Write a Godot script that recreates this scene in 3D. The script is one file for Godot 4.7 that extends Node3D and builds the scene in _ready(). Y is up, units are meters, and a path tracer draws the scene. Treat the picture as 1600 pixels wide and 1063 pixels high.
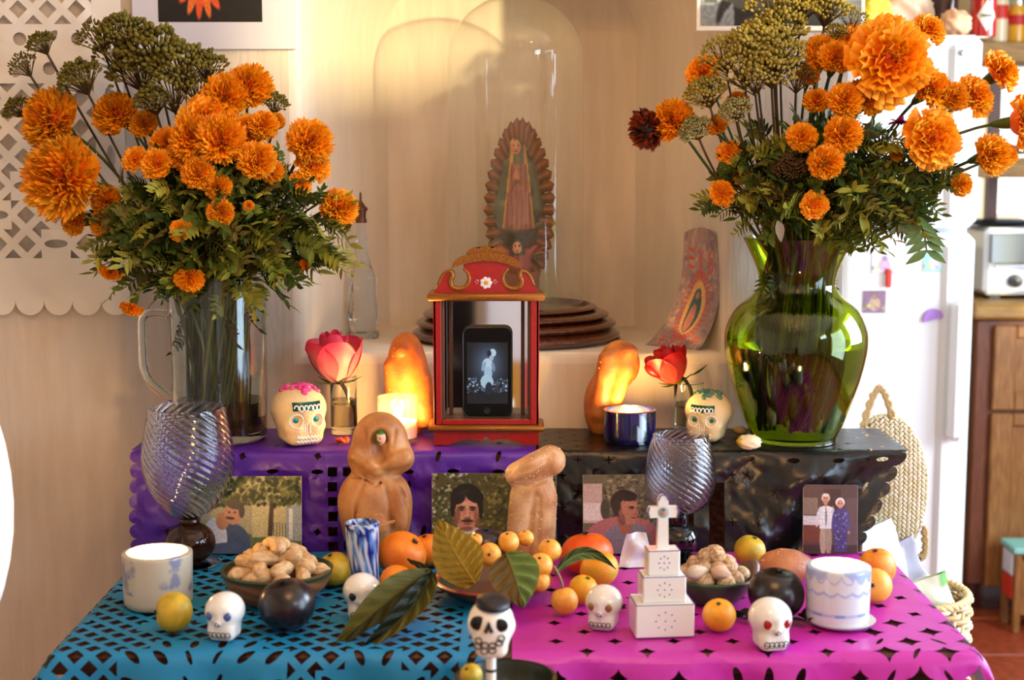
extends Node3D
# A home altar on a chest and a bench in front of a plastered niche, with a kitchen beyond.
# Units are metres, y is up; the camera looks along -z. Table top y = 0.75, bench top y = 0.883, niche ledge y = 0.992.

const TABLE := 0.75
const BENCH := 0.883
const LEDGE := 0.992
var rng := RandomNumberGenerator.new()
var used := {}
var mats := {}

func _ready() -> void:
	camera_and_light()
	make_materials()
	build_room()
	build_furniture()
	build_kitchen()
	build_papers()
	build_niche_things()
	build_bench_things()
	build_bouquets()
	build_table_things()

func camera_and_light() -> void:
	var cam := Camera3D.new()
	cam.name = "camera"
	cam.position = Vector3(0, 1.27, 0)
	cam.rotation_degrees = Vector3(-7, 0, 0)
	cam.keep_aspect = Camera3D.KEEP_HEIGHT
	cam.fov = 26.03
	cam.near = 0.05
	cam.far = 60.0
	var lens := CameraAttributesPhysical.new()
	lens.frustum_focal_length = 35.0
	lens.frustum_focus_distance = 1.98
	lens.frustum_near = 0.05
	lens.frustum_far = 60.0
	lens.exposure_aperture = 3.6
	cam.attributes = lens
	add_child(cam)
	cam.fov = 26.03
	cam.current = true
	var sky_look := ProceduralSkyMaterial.new()
	sky_look.sky_top_color = Color(0.62, 0.74, 0.92)
	sky_look.sky_horizon_color = Color(0.93, 0.94, 0.95)
	sky_look.ground_bottom_color = Color(0.5, 0.48, 0.44)
	sky_look.ground_horizon_color = Color(0.9, 0.9, 0.88)
	sky_look.sky_energy_multiplier = 1.3
	var sky := Sky.new()
	sky.sky_material = sky_look
	var env := Environment.new()
	env.background_mode = Environment.BG_SKY
	env.sky = sky
	env.tonemap_mode = Environment.TONE_MAPPER_LINEAR
	env.tonemap_exposure = 1.0
	env.sdfgi_enabled = true
	env.ssao_enabled = true
	env.ssil_enabled = true
	var world := WorldEnvironment.new()
	world.name = "world"
	world.environment = env
	add_child(world)
	# low warm sun from behind the camera on the right, through the high window of the right wall
	var sun := DirectionalLight3D.new()
	sun.name = "sun"
	sun.light_color = Color(1.0, 0.91, 0.66)
	sun.light_energy = 1.75
	sun.light_angular_distance = 1.6
	sun.shadow_enabled = true
	sun.sky_mode = DirectionalLight3D.SKY_MODE_LIGHT_ONLY
	add_child(sun)
	sun.look_at_from_position(Vector3.ZERO, Vector3(-0.616, -0.082, -0.788), Vector3.UP)
	# daylight of the garden door, soft and cool, just inside its opening; the kitchen one is added fill
	window_light("garden_door_light", Vector3(2.27, 1.15, -0.85), Vector2(1.1, 1.7), 5.8, Color(0.80, 0.90, 1.0))
	window_light("added_kitchen_light", Vector3(2.27, 1.5, -2.35), Vector2(1.1, 1.2), 8.5, Color(0.84, 0.92, 1.0))  # added with its opening to brighten the fridge
	window_light("high_window_light", Vector3(2.27, 2.05, 0.85), Vector2(1.1, 0.5), 2.6, Color(0.86, 0.93, 1.0))

func window_light(called: String, at: Vector3, size: Vector2, energy: float, tint: Color) -> void:
	var l := AreaLight3D.new()
	l.name = called
	l.area_size = size
	l.area_normalize_energy = true
	l.light_color = tint
	l.light_energy = energy
	l.area_range = 12.0
	l.area_attenuation = 2.0
	l.shadow_enabled = true
	add_child(l)
	l.position = at
	l.rotation_degrees = Vector3(0, 90, 0)

# ---------------------------------------------------------------- shape helpers

static func lin(r: float, g: float, b: float) -> Color:
	return Color(r, g, b).srgb_to_linear()

class M:
	var v := PackedVector3Array()
	var c := PackedColorArray()
	var t := PackedVector2Array()
	var ix := PackedInt32Array()

	func vert(p: Vector3, col: Color, uv := Vector2.ZERO) -> int:
		v.append(p); c.append(col); t.append(uv)
		return v.size() - 1

	func face(a: int, b: int, d: int) -> void:
		ix.append(a); ix.append(d); ix.append(b)   # given counter-clockwise, stored clockwise

	func tri(a: Vector3, b: Vector3, d: Vector3, col: Color) -> void:
		var i := vert(a, col); vert(b, col); vert(d, col)
		face(i, i + 1, i + 2)

	func away(a: Vector3, b: Vector3, d: Vector3, e: Vector3, col: Color, from: Vector3) -> void:
		# a flat quad whose front looks away from a point
		var n := (b - a).cross(d - a)
		if n.length() < 1e-12: n = (d - a).cross(e - a)
		var i := vert(a, col, Vector2(0, 0)); vert(b, col, Vector2(1, 0)); vert(d, col, Vector2(1, 1)); vert(e, col, Vector2(0, 1))
		if n.dot((a + b + d + e) / 4.0 - from) > 0.0:
			face(i, i + 1, i + 2); face(i, i + 2, i + 3)
		else:
			face(i, i + 2, i + 1); face(i, i + 3, i + 2)

	func grid(rows: Array, wrap: bool, col, flip := false) -> void:
		var n: int = rows.size()
		var m: int = rows[0].size()
		var base := v.size()
		for i in n:
			for j in m:
				var p: Vector3 = rows[i][j]
				var u := Vector2(float(j) / maxf(m if wrap else m - 1, 1), 1.0 - float(i) / maxf(n - 1, 1))
				vert(p, col.call(p, u) if col is Callable else col, u)
		for i in n - 1:
			for j in (m if wrap else m - 1):
				var a := base + i * m + j
				var b := base + i * m + (j + 1) % m
				var d := a + m
				var e := b + m
				if flip:
					face(a, b, e); face(a, e, d)
				else:
					face(a, e, b); face(a, d, e)

	func lathe(profile: Array, seg: int, xf: Transform3D, col, squash := 1.0) -> void:
		# profile of Vector2(radius, height), bottom to top on the outside; sharp corners split the surface
		var run := [profile[0]]
		for k in range(1, profile.size()):
			run.append(profile[k])
			var last: bool = k == profile.size() - 1
			var sharp := false
			if not last:
				var a: Vector2 = profile[k] - profile[k - 1]
				var b: Vector2 = profile[k + 1] - profile[k]
				sharp = absf(a.angle_to(b)) > 0.75
			if last or sharp:
				var rows := []
				for q in run:
					var r := PackedVector3Array()
					for j in seg:
						var w := TAU * j / seg
						r.append(xf * Vector3(cos(w) * q.x, q.y, sin(w) * q.x * squash))
					rows.append(r)
				grid(rows, true, col)
				run = [profile[k]]

	func ball(at: Vector3, r: Vector3, nu: int, nv: int, col, bend = null, basis := Basis.IDENTITY) -> void:
		var rows := []
		for i in nv + 1:
			var f := -PI / 2 + PI * i / nv
			var row := PackedVector3Array()
			for j in nu:
				var w := TAU * j / nu
				var d := Vector3(cos(f) * cos(w), sin(f), cos(f) * sin(w))
				var k: float = bend.call(d) if bend is Callable else 1.0
				row.append(at + basis * (d * r * k))
			rows.append(row)
		grid(rows, true, col)

	func tube(path: PackedVector3Array, radius, seg: int, col, flat := 1.0, cap := true) -> void:
		var n := path.size()
		var rows := []
		var up := Vector3.UP
		var prev := Vector3.ZERO
		for k in n:
			var d := (path[mini(k + 1, n - 1)] - path[maxi(k - 1, 0)])
			d = d.normalized() if d.length() > 1e-9 else Vector3.UP
			if k == 0:
				up = Vector3.UP if absf(d.y) < 0.9 else Vector3.BACK
				up = (up - d * up.dot(d)).normalized()
			else:
				up = up - d * up.dot(d)
				up = up.normalized() if up.length() > 1e-6 else Vector3.RIGHT
			var side := d.cross(up)
			var r: float = radius[k] if radius is Array or radius is PackedFloat32Array else radius
			var row := PackedVector3Array()
			for j in seg:
				var w := TAU * j / seg
				row.append(path[k] + up * (sin(w) * r * flat) + side * (cos(w) * r))
			if cap and k == 0:
				var end := PackedVector3Array()
				for j in seg: end.append(path[0] - d * r * 0.3)
				rows.append(end)
			rows.append(row)
			if cap and k == n - 1:
				var end2 := PackedVector3Array()
				for j in seg: end2.append(path[k] + d * r * 0.3)
				rows.append(end2)
			prev = d
		grid(rows, true, col, true)

	func box(size: Vector3, bev: float, xf: Transform3D, col: Color) -> void:
		var h := size / 2
		bev = minf(bev, minf(h.x, minf(h.y, h.z)) * 0.9)
		var mid := xf.origin
		var at := func(s: Vector3, axis: int) -> Vector3:
			var q := Vector3(h.x - bev, h.y - bev, h.z - bev)
			q[axis] = h[axis]
			return xf * (q * s)
		for axis in 3:
			var a := (axis + 1) % 3
			var b := (axis + 2) % 3
			for s in [-1.0, 1.0]:
				var q := []
				for w in [[-1.0, -1.0], [1.0, -1.0], [1.0, 1.0], [-1.0, 1.0]]:
					var k := Vector3.ZERO
					k[axis] = s; k[a] = w[0]; k[b] = w[1]
					q.append(at.call(k, axis))
				away(q[0], q[1], q[2], q[3], col, mid)
			if bev > 0.0:
				for sa in [-1.0, 1.0]:
					for sb in [-1.0, 1.0]:
						var lo := Vector3.ZERO
						lo[axis] = -1.0; lo[a] = sa; lo[b] = sb
						var hi := lo
						hi[axis] = 1.0
						away(at.call(lo, a), at.call(hi, a), at.call(hi, b), at.call(lo, b), col, mid)
		if bev > 0.0:
			for sx in [-1.0, 1.0]:
				for sy in [-1.0, 1.0]:
					for sz in [-1.0, 1.0]:
						var k := Vector3(sx, sy, sz)
						var a: Vector3 = at.call(k, 0)
						var b: Vector3 = at.call(k, 1)
						var d: Vector3 = at.call(k, 2)
						if (b - a).cross(d - a).dot(a - mid) > 0.0: tri(a, b, d, col)
						else: tri(a, d, b, col)

	func slab(lo: Vector3, hi: Vector3, col := Color.WHITE, bev := 0.0) -> void:
		box((hi - lo).abs(), bev, Transform3D(Basis.IDENTITY, (lo + hi) / 2), col)

	func extrude(poly: PackedVector2Array, depth: float, xf: Transform3D, col: Color) -> void:
		# a flat outline given thickness along z, centred
		var f := Geometry2D.triangulate_polygon(poly)
		var area := 0.0
		for k in poly.size():
			area += poly[k].cross(poly[(k + 1) % poly.size()])
		for s in [1.0, -1.0]:
			var i := v.size()
			for q in poly: vert(xf * Vector3(q.x, q.y, s * depth / 2), col, q)
			for k in range(0, f.size(), 3):
				var ccw: bool = (poly[f[k + 1]] - poly[f[k]]).cross(poly[f[k + 2]] - poly[f[k]]) > 0.0
				if ccw == (s > 0.0): face(i + f[k], i + f[k + 1], i + f[k + 2])
				else: face(i + f[k], i + f[k + 2], i + f[k + 1])
		for k in poly.size():
			var a := poly[k]
			var b := poly[(k + 1) % poly.size()]
			var i := v.size()
			vert(xf * Vector3(a.x, a.y, depth / 2), col); vert(xf * Vector3(b.x, b.y, depth / 2), col)
			vert(xf * Vector3(b.x, b.y, -depth / 2), col); vert(xf * Vector3(a.x, a.y, -depth / 2), col)
			if area > 0.0:
				face(i, i + 2, i + 1); face(i, i + 3, i + 2)
			else:
				face(i, i + 1, i + 2); face(i, i + 2, i + 3)

	func nets(pr: Array, lo: Vector3, hi: Vector3, cell: float, col) -> void:
		# a smooth union of ellipsoids, tapered capsules and rounded boxes, meshed as surface nets
		var s := (hi - lo) / cell
		var nx := int(ceil(s.x)) + 1
		var ny := int(ceil(s.y)) + 1
		var nz := int(ceil(s.z)) + 1
		var f := PackedFloat32Array()
		f.resize(nx * ny * nz)
		var k := 0
		for z in nz:
			for y in ny:
				for x in nx:
					f[k] = M.field(pr, lo + Vector3(x, y, z) * cell)
					k += 1
		var id := PackedInt32Array()
		id.resize(nx * ny * nz)
		id.fill(-1)
		var step := [0, 1, nx, nx + 1, nx * ny, nx * ny + 1, nx * ny + nx, nx * ny + nx + 1]
		for z in nz - 1:
			for y in ny - 1:
				for x in nx - 1:
					k = (z * ny + y) * nx + x
					var inside := 0
					for q in 8:
						if f[k + step[q]] < 0.0: inside += 1
					if inside == 0 or inside == 8: continue
					var sum := Vector3.ZERO
					var n := 0
					for e in [[0, 1], [2, 3], [4, 5], [6, 7], [0, 2], [1, 3], [4, 6], [5, 7], [0, 4], [1, 5], [2, 6], [3, 7]]:
						var a: float = f[k + step[e[0]]]
						var b: float = f[k + step[e[1]]]
						if (a < 0.0) != (b < 0.0):
							var w := a / (a - b)
							var pa := Vector3(e[0] & 1, (e[0] >> 1) & 1, e[0] >> 2)
							var pb := Vector3(e[1] & 1, (e[1] >> 1) & 1, e[1] >> 2)
							sum += pa.lerp(pb, w)
							n += 1
					var p := lo + (Vector3(x, y, z) + sum / n) * cell
					id[k] = vert(p, col.call(p, Vector2.ZERO) if col is Callable else col)
		var sx := 1
		var sy := nx
		var sz := nx * ny
		for z in range(1, nz - 1):
			for y in range(1, ny - 1):
				for x in range(1, nx - 1):
					k = (z * ny + y) * nx + x
					var a := f[k] < 0.0
					if a != (f[k + sx] < 0.0): quad_id(id[k - sy - sz], id[k - sz], id[k], id[k - sy], a)
					if a != (f[k + sy] < 0.0): quad_id(id[k - sz - sx], id[k - sx], id[k], id[k - sz], a)
					if a != (f[k + sz] < 0.0): quad_id(id[k - sx - sy], id[k - sy], id[k], id[k - sx], a)

	func quad_id(a: int, b: int, d: int, e: int, out: bool) -> void:
		if a < 0 or b < 0 or d < 0 or e < 0: return
		if out:
			face(a, b, d); face(a, d, e)
		else:
			face(a, d, b); face(a, e, d)

	static func field(pr: Array, p: Vector3) -> float:
		var d := 1e3
		for q in pr:
			var di := 0.0
			match q[0]:
				"e":   # centre, radii, blend, sign, basis
					var e: Vector3 = p - q[1]
					if q.size() > 5: e = q[5].inverse() * e
					var r: Vector3 = q[2]
					var k0 := (e / r).length()
					var k1 := (e / (r * r)).length()
					di = k0 * (k0 - 1.0) / maxf(k1, 1e-6)
				"c":   # a, b, blend, sign, ra, rb
					var ab: Vector3 = q[2] - q[1]
					var h := clampf((p - q[1]).dot(ab) / ab.length_squared(), 0.0, 1.0)
					di = (p - q[1] - ab * h).length() - lerpf(q[5], q[6], h)
				"b":   # centre, half size, blend, sign, rounding
					var w: Vector3 = (p - q[1]).abs() - q[2] + Vector3.ONE * q[5]
					di = w.max(Vector3.ZERO).length() + minf(maxf(w.x, maxf(w.y, w.z)), 0.0) - q[5]
			var k: float = q[3]
			if q[4] > 0:
				var h := maxf(k - absf(d - di), 0.0) / k
				d = minf(d, di) - h * h * k * 0.25
			else:
				var h := maxf(k - absf(d + di), 0.0) / k
				d = maxf(d, -di) + h * h * k * 0.25
		return d

	func move(xf: Transform3D, from := 0) -> void:
		for k in range(from, v.size()): v[k] = xf * v[k]

	func add(o: M, xf: Transform3D, tint := Color.WHITE) -> void:
		var b := v.size()
		for k in o.v.size(): vert(xf * o.v[k], o.c[k] * tint, o.t[k])
		for k in o.ix: ix.append(b + k)

	static func new_bars(x0: float, x1: float, y0: float, y1: float, z: float) -> M:
		var m := M.new()
		for k in 5:
			var x := lerpf(x0, x1, k / 4.0)
			m.slab(Vector3(x - 0.015, y0, z - 0.02), Vector3(x + 0.015, y1, z + 0.02))
		for k in 3:
			var y := lerpf(y0, y1, k / 2.0)
			m.slab(Vector3(x0, y - 0.015, z - 0.018), Vector3(x1, y + 0.015, z + 0.018))
		return m

	func commit(weld := false) -> ArrayMesh:
		var n := PackedVector3Array()
		n.resize(v.size())
		for k in range(0, ix.size(), 3):
			var a := v[ix[k]]
			var w := (v[ix[k + 2]] - a).cross(v[ix[k + 1]] - a)
			n[ix[k]] += w; n[ix[k + 1]] += w; n[ix[k + 2]] += w
		if weld:   # one normal where patches of a sheet meet
			var sum := {}
			for k in v.size():
				var key := Vector3i((v[k] * 20000.0).round())
				sum[key] = sum.get(key, Vector3.ZERO) + n[k]
			for k in v.size(): n[k] = sum[Vector3i((v[k] * 20000.0).round())]
		for k in n.size():
			n[k] = n[k].normalized() if n[k].length() > 1e-20 else Vector3.UP
		var arr := []
		arr.resize(Mesh.ARRAY_MAX)
		arr[Mesh.ARRAY_VERTEX] = v
		arr[Mesh.ARRAY_NORMAL] = n
		arr[Mesh.ARRAY_COLOR] = c
		arr[Mesh.ARRAY_TEX_UV] = t
		arr[Mesh.ARRAY_INDEX] = ix
		var mesh := ArrayMesh.new()
		mesh.add_surface_from_arrays(Mesh.PRIMITIVE_TRIANGLES, arr)
		return mesh

func numbered(called: String) -> String:
	var n: int = used.get(called, 0)
	used[called] = n + 1
	return called if n == 0 else "%s_%03d" % [called, n]

func tag(o: Node3D, label: String, category: String, group := "") -> Node3D:
	o.set_meta("label", label)
	o.set_meta("category", category)
	if group: o.set_meta("group", group)
	return o

func thing(called: String, label: String, category: String, at := Vector3.ZERO, group := "") -> Node3D:
	var o := Node3D.new()
	o.name = numbered(called)
	add_child(o)
	o.position = at
	return tag(o, label, category, group)

func part(called: String, m, material: Material, parent: Node3D, stuff := false) -> MeshInstance3D:
	var o := MeshInstance3D.new()
	o.name = called
	var n := 0
	while parent.has_node(NodePath(String(o.name))):
		n += 1
		o.name = "%s_%03d" % [called, n]
	o.mesh = m.commit() if m is M else m
	o.material_override = material
	parent.add_child(o, true)
	if stuff: o.set_meta("kind", "stuff")
	return o

func solo(called: String, m, material: Material, label: String, category: String, at := Vector3.ZERO, group := "") -> MeshInstance3D:
	var o := MeshInstance3D.new()
	o.name = numbered(called)
	o.mesh = m.commit() if m is M else m
	o.material_override = material
	add_child(o)
	o.position = at
	tag(o, label, category, group)
	return o

func struct(called: String, m, material: Material) -> MeshInstance3D:
	var o := MeshInstance3D.new()
	o.name = numbered(called)
	o.mesh = m.commit() if m is M else m
	o.material_override = material
	add_child(o)
	o.set_meta("kind", "structure")
	return o

func twin(o: Node3D, called: String, label: String, at: Vector3, turn := Vector3.ZERO, group := "", scale_by := Vector3.ONE) -> Node3D:
	var r: Node3D = o.duplicate()
	r.name = numbered(called)
	add_child(r)
	r.position = at
	r.rotation = turn
	r.scale = scale_by
	r.set_meta("label", label)
	if group: r.set_meta("group", group)
	return r

func flame_lamp(at: Vector3, energy: float) -> OmniLight3D:
	var l := OmniLight3D.new()
	l.name = numbered("candle_light")
	l.light_color = Color(1.0, 0.76, 0.44)
	l.light_energy = energy
	l.light_size = 0.006
	l.omni_range = 6.0
	l.omni_attenuation = 2.0
	l.shadow_enabled = true
	add_child(l)
	l.position = at
	return l

func bezier(a: Vector3, b: Vector3, d: Vector3, n: int) -> PackedVector3Array:
	var out := PackedVector3Array()
	for k in n + 1:
		var w := float(k) / n
		out.append(a.lerp(b, w).lerp(b.lerp(d, w), w))
	return out

func smooth_profile(pts: Array, n := 4) -> Array:
	# Catmull-Rom through profile points
	var out := []
	for k in pts.size() - 1:
		var a: Vector2 = pts[maxi(k - 1, 0)]
		var b: Vector2 = pts[k]
		var d: Vector2 = pts[k + 1]
		var e: Vector2 = pts[mini(k + 2, pts.size() - 1)]
		for i in n:
			out.append(b.cubic_interpolate(d, a, e, float(i) / n))
	out.append(pts[-1])
	return out

func shell(outer: Array, wall: float, foot := 0.0) -> Array:
	# closed profile of a vessel: outside up, round the rim, inside down
	var out := [Vector2(0, outer[0].y)]
	out.append_array(outer)
	var inner := []
	for k in range(outer.size() - 1, -1, -1):
		var q: Vector2 = outer[k]
		if q.x - wall > 0.001 and q.y >= outer[0].y + foot:
			inner.append(Vector2(q.x - wall, q.y if k < outer.size() - 1 else q.y + wall * 0.2))
	out.append_array(inner)
	var low: Vector2 = inner[-1]
	out.append(Vector2(low.x * 0.7, maxf(low.y - wall * 0.3, outer[0].y + foot * 0.8)))
	out.append(Vector2(0, maxf(low.y - wall * 0.4, outer[0].y + foot * 0.75)))
	return out

# ---------------------------------------------------------------- materials

func mat(called: String, color: Color, rough := 0.6, o := {}) -> StandardMaterial3D:
	var m := StandardMaterial3D.new()
	m.resource_name = called
	m.albedo_color = color
	m.roughness = rough
	m.metallic_specular = o.get("spec", 0.5)
	m.vertex_color_use_as_albedo = o.get("vc", false)
	m.cull_mode = BaseMaterial3D.CULL_DISABLED
	if o.has("metal"): m.metallic = o.metal
	if o.has("coat"):
		m.clearcoat_enabled = true
		m.clearcoat = o.coat
		m.clearcoat_roughness = o.get("coat_rough", 0.1)
	if o.has("sss"):
		m.subsurf_scatter_enabled = true
		m.subsurf_scatter_strength = o.sss
	if o.has("back"):
		m.backlight_enabled = true
		m.backlight = o.back
	if o.has("glass"):
		m.transparency = BaseMaterial3D.TRANSPARENCY_ALPHA
		m.albedo_color.a = o.get("alpha", 0.02)
		m.refraction_enabled = true
		m.refraction_scale = o.glass
	if o.has("pane"):
		m.transparency = BaseMaterial3D.TRANSPARENCY_ALPHA
		m.albedo_color.a = o.pane
	if o.has("emit"):
		m.emission_enabled = true
		m.emission = o.emit
		m.emission_energy_multiplier = o.get("power", 1.0)
	if o.has("tex"):
		m.albedo_texture = o.tex
	if o.has("grain"):
		# noise laid over the colour, in the thing's own axes
		m.albedo_texture = speckle(o.grain[0], o.grain[1], o.grain[2])
		m.uv1_triplanar = true
		m.uv1_world_triplanar = o.get("world", false)
		m.uv1_scale = o.get("uv", Vector3.ONE * 4.0)
	if o.has("bump"):
		m.heightmap_enabled = true
		m.heightmap_texture = speckle(o.bump[0], Color.BLACK, Color.WHITE)
		m.heightmap_scale = o.bump[1]
		m.uv1_triplanar = true
		m.uv1_world_triplanar = o.get("world", false)
		m.uv1_scale = o.get("uv", Vector3.ONE * 4.0)
	mats[called] = m
	return m

var speckles := {}
func speckle(freq: float, low: Color, high: Color) -> NoiseTexture2D:
	var key := "%f %s %s" % [freq, low, high]
	if speckles.has(key): return speckles[key]
	var n := FastNoiseLite.new()
	n.noise_type = FastNoiseLite.TYPE_SIMPLEX_SMOOTH
	n.seed = 7
	n.frequency = freq
	n.fractal_octaves = 4
	var ramp := Gradient.new()
	ramp.set_color(0, low)
	ramp.set_color(1, high)
	var tex := NoiseTexture2D.new()
	tex.width = 512
	tex.height = 512
	tex.seamless = true
	tex.noise = n
	tex.color_ramp = ramp
	speckles[key] = tex
	return tex

func vc(rough: float, o := {}) -> StandardMaterial3D:
	# takes its colours from the mesh
	var key := "painted %f %s" % [rough, o]
	if mats.has(key): return mats[key]
	var q := o.duplicate()
	q.vc = true
	var m := mat(key, Color.WHITE, rough, q)
	m.resource_name = "painted"
	return m

func make_materials() -> void:
	mat("plaster", Color(0.84, 0.80, 0.745), 0.85, {"grain": [0.012, Color(0.95, 0.94, 0.93), Color(1, 1, 1)], "bump": [0.03, 0.05], "world": true, "uv": Vector3(5.0, 0.9, 5.0)})
	mat("kitchen_plaster", Color(0.80, 0.72, 0.55), 0.85)
	mat("ceiling_paint", Color(0.88, 0.84, 0.76), 0.9)
	mat("terracotta_floor", Color(0.70, 0.36, 0.20), 0.5)
	mat("grout", Color(0.45, 0.36, 0.28), 0.9)
	mat("tile_a", Color(0.76, 0.37, 0.17), 0.45, {"grain": [0.02, Color(0.75, 0.7, 0.68), Color.WHITE], "uv": Vector3.ONE * 3.0})
	mat("tile_b", Color(0.66, 0.28, 0.14), 0.45, {"grain": [0.02, Color(0.75, 0.7, 0.68), Color.WHITE], "uv": Vector3.ONE * 3.0})
	mat("chest_wood", Color(0.36, 0.17, 0.09), 0.45, {"grain": [0.02, Color(0.6, 0.55, 0.5), Color.WHITE], "uv": Vector3(1.5, 14, 14)})
	mat("bench_wood", Color(0.42, 0.25, 0.13), 0.5, {"grain": [0.02, Color(0.6, 0.55, 0.5), Color.WHITE], "uv": Vector3(1.5, 14, 14)})
	mat("oak", Color(0.66, 0.45, 0.22), 0.45, {"grain": [0.02, Color(0.72, 0.66, 0.58), Color.WHITE], "uv": Vector3(9, 1.2, 9)})
	mat("pine", Color(0.72, 0.55, 0.28), 0.55, {"grain": [0.02, Color(0.75, 0.7, 0.6), Color.WHITE], "uv": Vector3(1.2, 9, 9)})
	mat("dark_wood", Color(0.42, 0.22, 0.13), 0.25, {"coat": 0.6, "grain": [0.03, Color(0.55, 0.5, 0.5), Color.WHITE], "uv": Vector3.ONE * 5.0})
	mat("white_enamel", Color(0.93, 0.94, 0.95), 0.25, {"coat": 0.3})
	mat("clear_glass", Color(0.97, 0.99, 0.98), 0.02, {"glass": 0.05, "alpha": 0.0})
	mat("pitcher_glass", Color(0.93, 0.97, 0.97), 0.02, {"glass": 0.05, "alpha": 0.0})
	mat("swirl_glass", Color(0.95, 0.96, 1.0), 0.02, {"glass": 0.05, "alpha": 0.0})
	mat("amber_glass", Color(0.28, 0.13, 0.05), 0.02, {"glass": 0.05, "alpha": 0.25})
	mat("black_glass", Color(0.02, 0.02, 0.03), 0.08, {"coat": 0.5})
	mat("green_glass", Color(0.76, 0.84, 0.15), 0.02, {"glass": 0.05, "alpha": 0.0})
	mat("water", Color(0.75, 0.72, 0.62), 0.02, {"glass": 0.033, "alpha": 0.0})
	mat("dome_glass", Color(0.80, 0.84, 0.74), 0.02, {"pane": 0.055, "spec": 0.6})
	mat("window_glass", Color(0.9, 0.95, 1.0), 0.02, {"pane": 0.04})
	mat("bottle_plastic", Color(0.95, 0.97, 0.98), 0.05, {"glass": 0.035, "alpha": 0.03})
	mat("candle_wax", Color(0.97, 0.92, 0.80), 0.4, {"sss": 0.9, "back": Color(0.5, 0.5, 0.5)})
	mat("flame", Color(1.0, 0.85, 0.5), 1.0, {"emit": Color(1.0, 0.78, 0.4), "power": 14.0})
	mat("wick", Color(0.08, 0.06, 0.05), 0.9)
	mat("red_lacquer", Color(0.66, 0.06, 0.045), 0.35, {"coat": 0.3, "grain": [0.03, Color(0.85, 0.8, 0.8), Color.WHITE], "uv": Vector3.ONE * 7.0})
	mat("gilding", Color(0.72, 0.49, 0.20), 0.38, {"metal": 0.55, "grain": [0.05, Color(0.62, 0.52, 0.45), Color.WHITE], "uv": Vector3.ONE * 12.0})
	mat("mirror", Color(0.90, 0.90, 0.90), 0.04, {"metal": 1.0})
	mat("phone_black", Color(0.012, 0.012, 0.014), 0.3, {"spec": 0.3})
	mat("chrome", Color(0.75, 0.76, 0.78), 0.15, {"metal": 1.0})
	mat("orange_petal", Color.WHITE, 0.6, {"vc": true, "back": Color(0.5, 0.5, 0.5)})
	mat("leaf", Color.WHITE, 0.55, {"vc": true, "spec": 0.3, "back": Color(0.3, 0.3, 0.3)})
	mat("stem", Color.WHITE, 0.55, {"vc": true})
	mat("yarrow", Color.WHITE, 0.95, {"vc": true})
	mat("bread", Color.WHITE, 0.5, {"vc": true, "sss": 0.1, "bump": [0.05, 0.035], "uv": Vector3.ONE * 9.0})
	mat("ceramic", Color(0.90, 0.90, 0.88), 0.18, {"coat": 0.5})
	mat("ink", Color(0.02, 0.02, 0.03), 0.35)
	mat("paper_white", Color(0.92, 0.92, 0.90), 0.7)
	mat("straw", Color.WHITE, 0.7, {"vc": true})
	mat("peel", Color.WHITE, 0.38, {"vc": true, "sss": 0.12, "bump": [0.12, 0.06], "uv": Vector3.ONE * 10.0})
	mat("dark_peel", Color.WHITE, 0.28, {"vc": true, "coat": 0.25, "coat_rough": 0.3})
	mat("clay", Color.WHITE, 0.45, {"vc": true, "coat": 0.25})
	mat("nut", Color.WHITE, 0.75, {"vc": true, "bump": [0.09, 0.05], "uv": Vector3.ONE * 14.0})

# ---------------------------------------------------------------- the room

func niche_outline(grow: float, half_left: float, half_right: float, top: float) -> PackedVector2Array:
	# open at the front; floor at the ledge, rounded upper corners
	var out := PackedVector2Array()
	var l := -half_left - grow
	var r := half_right + grow
	var t := top + grow
	var c := 0.13
	var low := LEDGE - grow
	out.append(Vector2(l, low))
	for k in 9:
		var a := PI - PI / 2 * k / 8
		out.append(Vector2(l + c + cos(a) * c, t - c + sin(a) * c))
	for k in 9:
		var a := PI / 2 - PI / 2 * k / 8
		out.append(Vector2(r - c + cos(a) * c, t - c + sin(a) * c))
	out.append(Vector2(r, low))
	return out

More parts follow.
